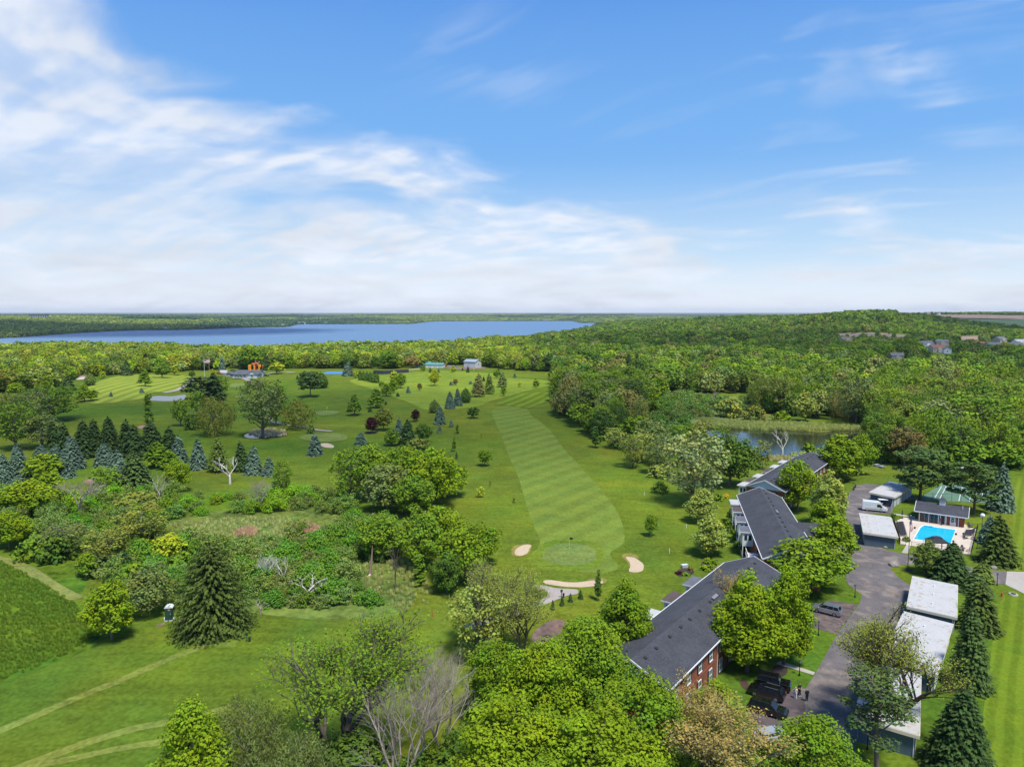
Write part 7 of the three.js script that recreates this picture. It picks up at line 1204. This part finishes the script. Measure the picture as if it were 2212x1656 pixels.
{ // gazebo
  const q = g('A', 1158, 1000), t = thing('gazebo', 'black fabric gazebo over the near edge of the pool', 'gazebo', q.x, .06, -q.d, -.12), m = std(.022, .022, .026, .8), m2 = std(.03, .03, .035, .9); const w = 1.75, dd = 1.35;
  for (const x of [-w, w]) for (const z of [-dd, dd]) { mesh('post', box(.1, 2.3, .1, x, 1.15, z), m, t); mesh('curtain', box(.18, 2.0, .12, x * .96, 1.1, z * .94), m, t); }
  const fr = (x0, y0, z0, x1, y1, z1) => frustum(-x0, x0, y0, -x1, x1, y1, z0, z1); mesh('canopy', fr(w + .15, 2.3, dd + .15, .8, 3.05, .55), m2, t); mesh('vent_canopy', fr(.95, 3.05, .68, .15, 3.35, .1), m2, t); mesh('valance', mergeGeometries([box(2 * w + .3, .22, .04, 0, 2.2, dd + .15), box(2 * w + .3, .22, .04, 0, 2.2, -dd - .15), box(.04, .22, 2 * dd + .3, w + .15, 2.2, 0), box(.04, .22, 2 * dd + .3, -w - .15, 2.2, 0)]), m2, t);
}
{ // pool ladder and umbrella stack
  const q = g('A', 905, 858), t = thing('pool_ladder', 'white pool ladder at the near left corner of the pool', 'ladder', q.x, .09, -q.d, .3); for (const s of [-.25, .25]) mesh('handrail', new THREE.TorusGeometry(.32, .03, 6, 14, Math.PI).translate(0, .5, s), white, t); for (let k = 0; k < 2; k++) mesh('step', box(.12, .03, .5, .3, .12 + k * .25, 0), white, t);
  const u = g('A', 745, 610), v = thing('folded_umbrella', 'folded dark umbrella at the pool garage corner', 'umbrella', u.x, .06, -u.d); mesh('pole', new THREE.CylinderGeometry(.03, .03, 2.4, 6).translate(0, 1.2, 0), postM, v); mesh('canopy', new THREE.ConeGeometry(.22, 1.5, 10).translate(0, 1.75, 0), std(.02, .03, .06, .9), v); mesh('base', new THREE.CylinderGeometry(.3, .3, .12, 12).translate(0, .06, 0), postM, v);
}
// garden beds behind the blocks
for (const [k, x, y, h, w, c, l] of [['F', 780, 90, 1.2, 2.2, 'bright', 'round bush at the top of the planted bed'], ['F', 860, 110, 1.1, 2, 'fresh', 'round bush at the right of the planted bed'], ['F', 750, 180, 1.2, 2.4, 'bright', 'round bush at the bottom of the planted bed'], ['F', 830, 160, 1.1, 2.2, 'fresh', 'round bush in the middle of the planted bed'], ['F', 440, 225, .7, 1.6, 'maroon', 'dark red low shrub in the rockery bed'], ['F', 520, 240, .7, 1.6, 'green', 'green low shrub in the rockery bed'], ['F', 575, 180, .9, 1.5, 'bronze', 'bronze shrub in the rockery bed'], ['E', 80, 780, 2, 3.4, 'green', 'dark round bush by the patio of the far block'], ['E', 175, 745, 1.3, 1.9, 'yellow', 'golden shrub by the patio of the far block'], ['E', 215, 1130, 1.6, 2.2, 'green', 'clipped bush beside the sun rooms, upper'], ['E', 275, 1240, 2, 2.4, 'green', 'clipped bush beside the sun rooms, middle'], ['E', 310, 1310, 1.5, 2.4, 'fresh', 'clipped bush beside the sun rooms, lower'], ['E', 235, 1020, 2.6, 1.8, 'deep', 'dark upright bush against the sun rooms'], ['E', 350, 1440, 1.6, 2.4, 'deep', 'clipped bush below the balcony'], ['E', 380, 1510, 1.5, 2.2, 'deep', 'clipped bush at the near end of the balcony']]) plant('shrub', LC[c], g(k, x, y), h, w, l, 'bushes behind the apartment blocks');
{ const q = g('F', 505, 150), t = thing('garden_box', 'grey garden box in the rockery bed', 'box', q.x, .05, -q.d, .3); mesh('box', new RoundedBoxGeometry(1.3, .6, .7, 2, .05).translate(0, .3, 0), std(.4, .43, .45, .6), t); mesh('lid', new RoundedBoxGeometry(1.36, .08, .76, 2, .03).translate(0, .64, 0), std(.6, .63, .65, .5), t); }
{ // far parked car corner at the lower edge
  const q = g('D', 800, 1680), t = thing('parked_car', 'pale car half hidden under the bushes at the bottom of the car park', 'car', q.x, .042, -q.d, .3); suv(t, paint(.5, .54, .56, .4), { L: 4.6, H: 1.5 });
}
// cattails and reeds: too many to count
{
  const R = rng(77), L = new Leaves(60); for (let i = 0; i < 46; i++) { const a = R() * 6.28, r = R() * .55, k = .75 + .5 * R(); L.add(Math.cos(a) * r, .62 + .3 * R(), Math.sin(a) * r, Math.cos(a + 1.5), .1, Math.sin(a + 1.5), 1.35, .07, 0, k, k, k, (R() - .5) * .5, 1, (R() - .5) * .5); }
  const tuft = L.geo();
  for (const [pl, n, c, s] of [[poly(1, [1600, 915], [1650, 885], [1740, 878], [1850, 890], [1860, 925], [1700, 938]), 300, [.8, .66, .42], .7], [poly(4, [1870, 90], [1950, 60], [2030, 80], [2100, 135], [2050, 170], [1960, 160], [1930, 110]), 620, [.62, .42, .26], 1.0], [poly(4, [1530, 130], [1580, 105], [1650, 110], [1640, 140], [1560, 155]), 240, [.62, .42, .26], 1.0], [poly(3, [120, 815], [500, 840], [850, 850], [1230, 865], [1240, 890], [800, 892], [400, 880], [170, 868]), 2600, [.52, .56, .16], 1.2], [poly(4, [1100, 70], [1500, 20], [1900, 25], [1850, 160], [1500, 165], [1250, 120]), 500, [.48, .52, .18], .7], [poly(5, [80, 340], [250, 310], [420, 270], [560, 430], [600, 560], [420, 630], [200, 550]), 380, [.48, .50, .17], .7], [poly(4, [-300, 320], [0, 300], [150, 370], [330, 480], [480, 570], [620, 790], [540, 860], [380, 940], [190, 1010], [0, 1070], [-300, 1150]), 7000, [.19, .30, .03], .42], [poly(3, [560, 1060], [700, 1066], [720, 1080], [560, 1090]), 220, [.6, .56, .24], .9]]) {
    const xs = pl.map(p => p[0]), ds = pl.map(p => p[1]), it = []; for (let i = 0; i < n; i++) { const x = mixn(Math.min(...xs), Math.max(...xs), R()), d = mixn(Math.min(...ds), Math.max(...ds), R()), k = R(), b = R(); if (inside(x, d, pl)) it.push({ x, d, k, b }); }
    instanced('tall_grass', tuft, it, w => ({ p: new THREE.Vector3(w.x, terrain(w.x, w.d), -w.d), a: w.k * 6.28, s: new THREE.Vector3(s * (.8 + .6 * w.b), s * (.6 + .6 * w.k), s * (.8 + .6 * w.b)), c: c.map(v => v * (.8 + .4 * w.b)) }), massMat, 'tufts of reeds and tall grass in the marsh and meadow', 'grass');
  }
}
// ---------------------------------------------------------------- people: a smooth field over tapered limbs
function figure(caps, res = 72, size = 1.05, k = .05) {
  const mc = new MarchingCubes(res, std(1, 1, 1), false, false, 60000); mc.isolation = 0; const n = res;
  for (let z = 0; z < n; z++) for (let y = 0; y < n; y++) for (let x = 0; x < n; x++) {
    const p = [(x - n / 2) / (n / 2) * size, (y - n / 2) / (n / 2) * size + .95, (z - n / 2) / (n / 2) * size]; let D = 9;
    for (const [a, b, r0, r1] of caps) { const bx = b[0] - a[0], by = b[1] - a[1], bz = b[2] - a[2], px = p[0] - a[0], py = p[1] - a[1], pz = p[2] - a[2], L = bx * bx + by * by + bz * bz || 1e-6, h = Math.max(0, Math.min(1, (px * bx + py * by + pz * bz) / L)), d = Math.hypot(px - bx * h, py - by * h, pz - bz * h) - mixn(r0, r1, h); const q = Math.max(k - Math.abs(D - d), 0) / k; D = Math.min(D, d) - q * q * k * .25; }
    mc.field[x + y * n + z * n * n] = -D;
  }
  mc.update(); const c = mc.count ?? mc.geometry.drawRange.count, pos = mc.positionArray.slice(0, c * 3), nor = mc.normalArray.slice(0, c * 3); for (let i = 0; i < pos.length; i++) pos[i] = pos[i] * size + (i % 3 === 1 ? .95 : 0);
  const q = new THREE.BufferGeometry(); q.setAttribute('position', new THREE.BufferAttribute(pos, 3)); q.setAttribute('normal', new THREE.BufferAttribute(nor, 3)); return mergeVertices(q, 1e-4);
}
function person(k, x, y, turn, label, { H = 1.75, top, legs, hair, shoes, skin, longHair, arms = 0, sleeve = 1 }) {
  const q = g(k, x, y), t = thing('person', label, 'person', q.x, .045, -q.d, turn); t.scale.setScalar(H / 1.76);
  const hip = .92, hw = .09, st = .12, el = arms ? [[-.25, 1.16, .02], [.25, 1.16, .02]] : [[-.27, 1.14, -.03], [.27, 1.14, -.03]], ha = arms ? [[-.08, 1.08, .24], [.08, 1.1, .25]] : [[-.27, .86, .05], [.27, .86, .05]];
  const fingers = []; for (const s of [0, 1]) for (let i = 0; i < 4; i++) fingers.push([ha[s], [ha[s][0] + (s ? -.01 : .01), ha[s][1] - .1 + .012 * Math.abs(i - 1.5), ha[s][2] + (i - 1.5) * .022], .02, .010]);
  for (const s of [0, 1]) fingers.push([ha[s], [ha[s][0] * .85, ha[s][1] - .05, ha[s][2] + .05], .018, .011]);
  const leg = (s, f) => [[[s * hw, hip, 0], [s * (hw + .01), .5, .02 + f * .3], .098, .066], [[s * (hw + .01), .5, .02 + f * .3], [s * st, .09, f * .8], .062, .042]];
  const torso = [[[0, .96, 0], [0, 1.2, 0], .15, .145], [[0, 1.2, 0], [0, 1.38, 0], .15, .13], [[-.17, 1.4, 0], [.17, 1.4, 0], .075, .075]];
  const arm = s => [[[(s ? 1 : -1) * .19, 1.4, 0], el[s], .062, .046], [el[s], ha[s], .044, .03]];
  const headC = [[[0, 1.45, 0], [0, 1.56, .01], .055, .055], [[0, 1.62, .015], [0, 1.68, -.005], .082, .088], [[0, 1.6, .085], [0, 1.64, .095], .016, .012], [[-.088, 1.64, 0], [-.09, 1.62, 0], .018, .014], [[.088, 1.64, 0], [.09, 1.62, 0], .018, .014], [[0, 1.565, .06], [0, 1.575, .07], .03, .03]];
  const feet = [[[-st, .05, -.03], [-st, .035, .16], .045, .036], [[st, .05, -.03 + .06], [st, .035, .22], .045, .036]];
  mesh('body', figure([...torso, ...arm(0), ...arm(1), ...headC, ...leg(-1, 0), ...leg(1, .06), ...feet, ...fingers], 84, 1.0, .035), std(...skin, .6), t);
  const fat = (c, e) => c.map(([a, b, r0, r1]) => [a, b, r0 + e, r1 + e]);
  mesh('shirt', figure(fat([...torso, ...[0, 1].flatMap(s => sleeve ? arm(s).slice(0, sleeve) : [])], .02), 56, 1.0), std(...top, .9), t);
  mesh('trousers', figure(fat([...leg(-1, 0), ...leg(1, .06), [[-.08, .95, 0], [.08, .95, 0], .11, .11]], .02), 56, 1.0), std(...legs, .9), t);
  mesh('shoes', figure(fat(feet, .012), 56, 1.0), std(...shoes, .7), t);
  if (hair) mesh('hair', figure([[[0, 1.68, -.025], [0, 1.70, -.02], .095, .092], ...(longHair ? [[[0, 1.66, -.06], [0, 1.46, -.09], .08, .06]] : [])], 56, 1.0), std(...hair, .9), t);
  for (const s of [-1, 1]) { const e = mesh('eye', new THREE.SphereGeometry(.012, 8, 6), blackM, t); e.position.set(s * .032, 1.648, .085); }
  mesh('mouth', box(.04, .008, .01, 0, 1.585, .088), std(.35, .1, .09, .7), t);
}
person('D', 1230, 905, 2.4, 'person in a light patterned top and white trousers beside the cars', { H: 1.68, top: [.55, .48, .40], legs: [.72, .74, .78], hair: [.5, .38, .22], shoes: [.5, .45, .4], skin: [.5, .32, .23], longHair: true, arms: 1 });
person('D', 1300, 850, .3, 'person in a black shirt and dark jeans standing behind the one in white', { H: 1.82, top: [.012, .013, .018], legs: [.02, .022, .03], hair: [.03, .02, .015], shoes: [.6, .58, .55], skin: [.5, .32, .23], arms: 1 });
person('D', 1442, 958, 3.3, 'bald person in a black jacket and navy jeans seen from behind on the asphalt', { H: 1.8, top: [.012, .012, .015], legs: [.02, .03, .07], hair: null, shoes: [.6, .6, .6], skin: [.52, .32, .24], arms: 1, sleeve: 2 });
renderer.render(scene, camera);
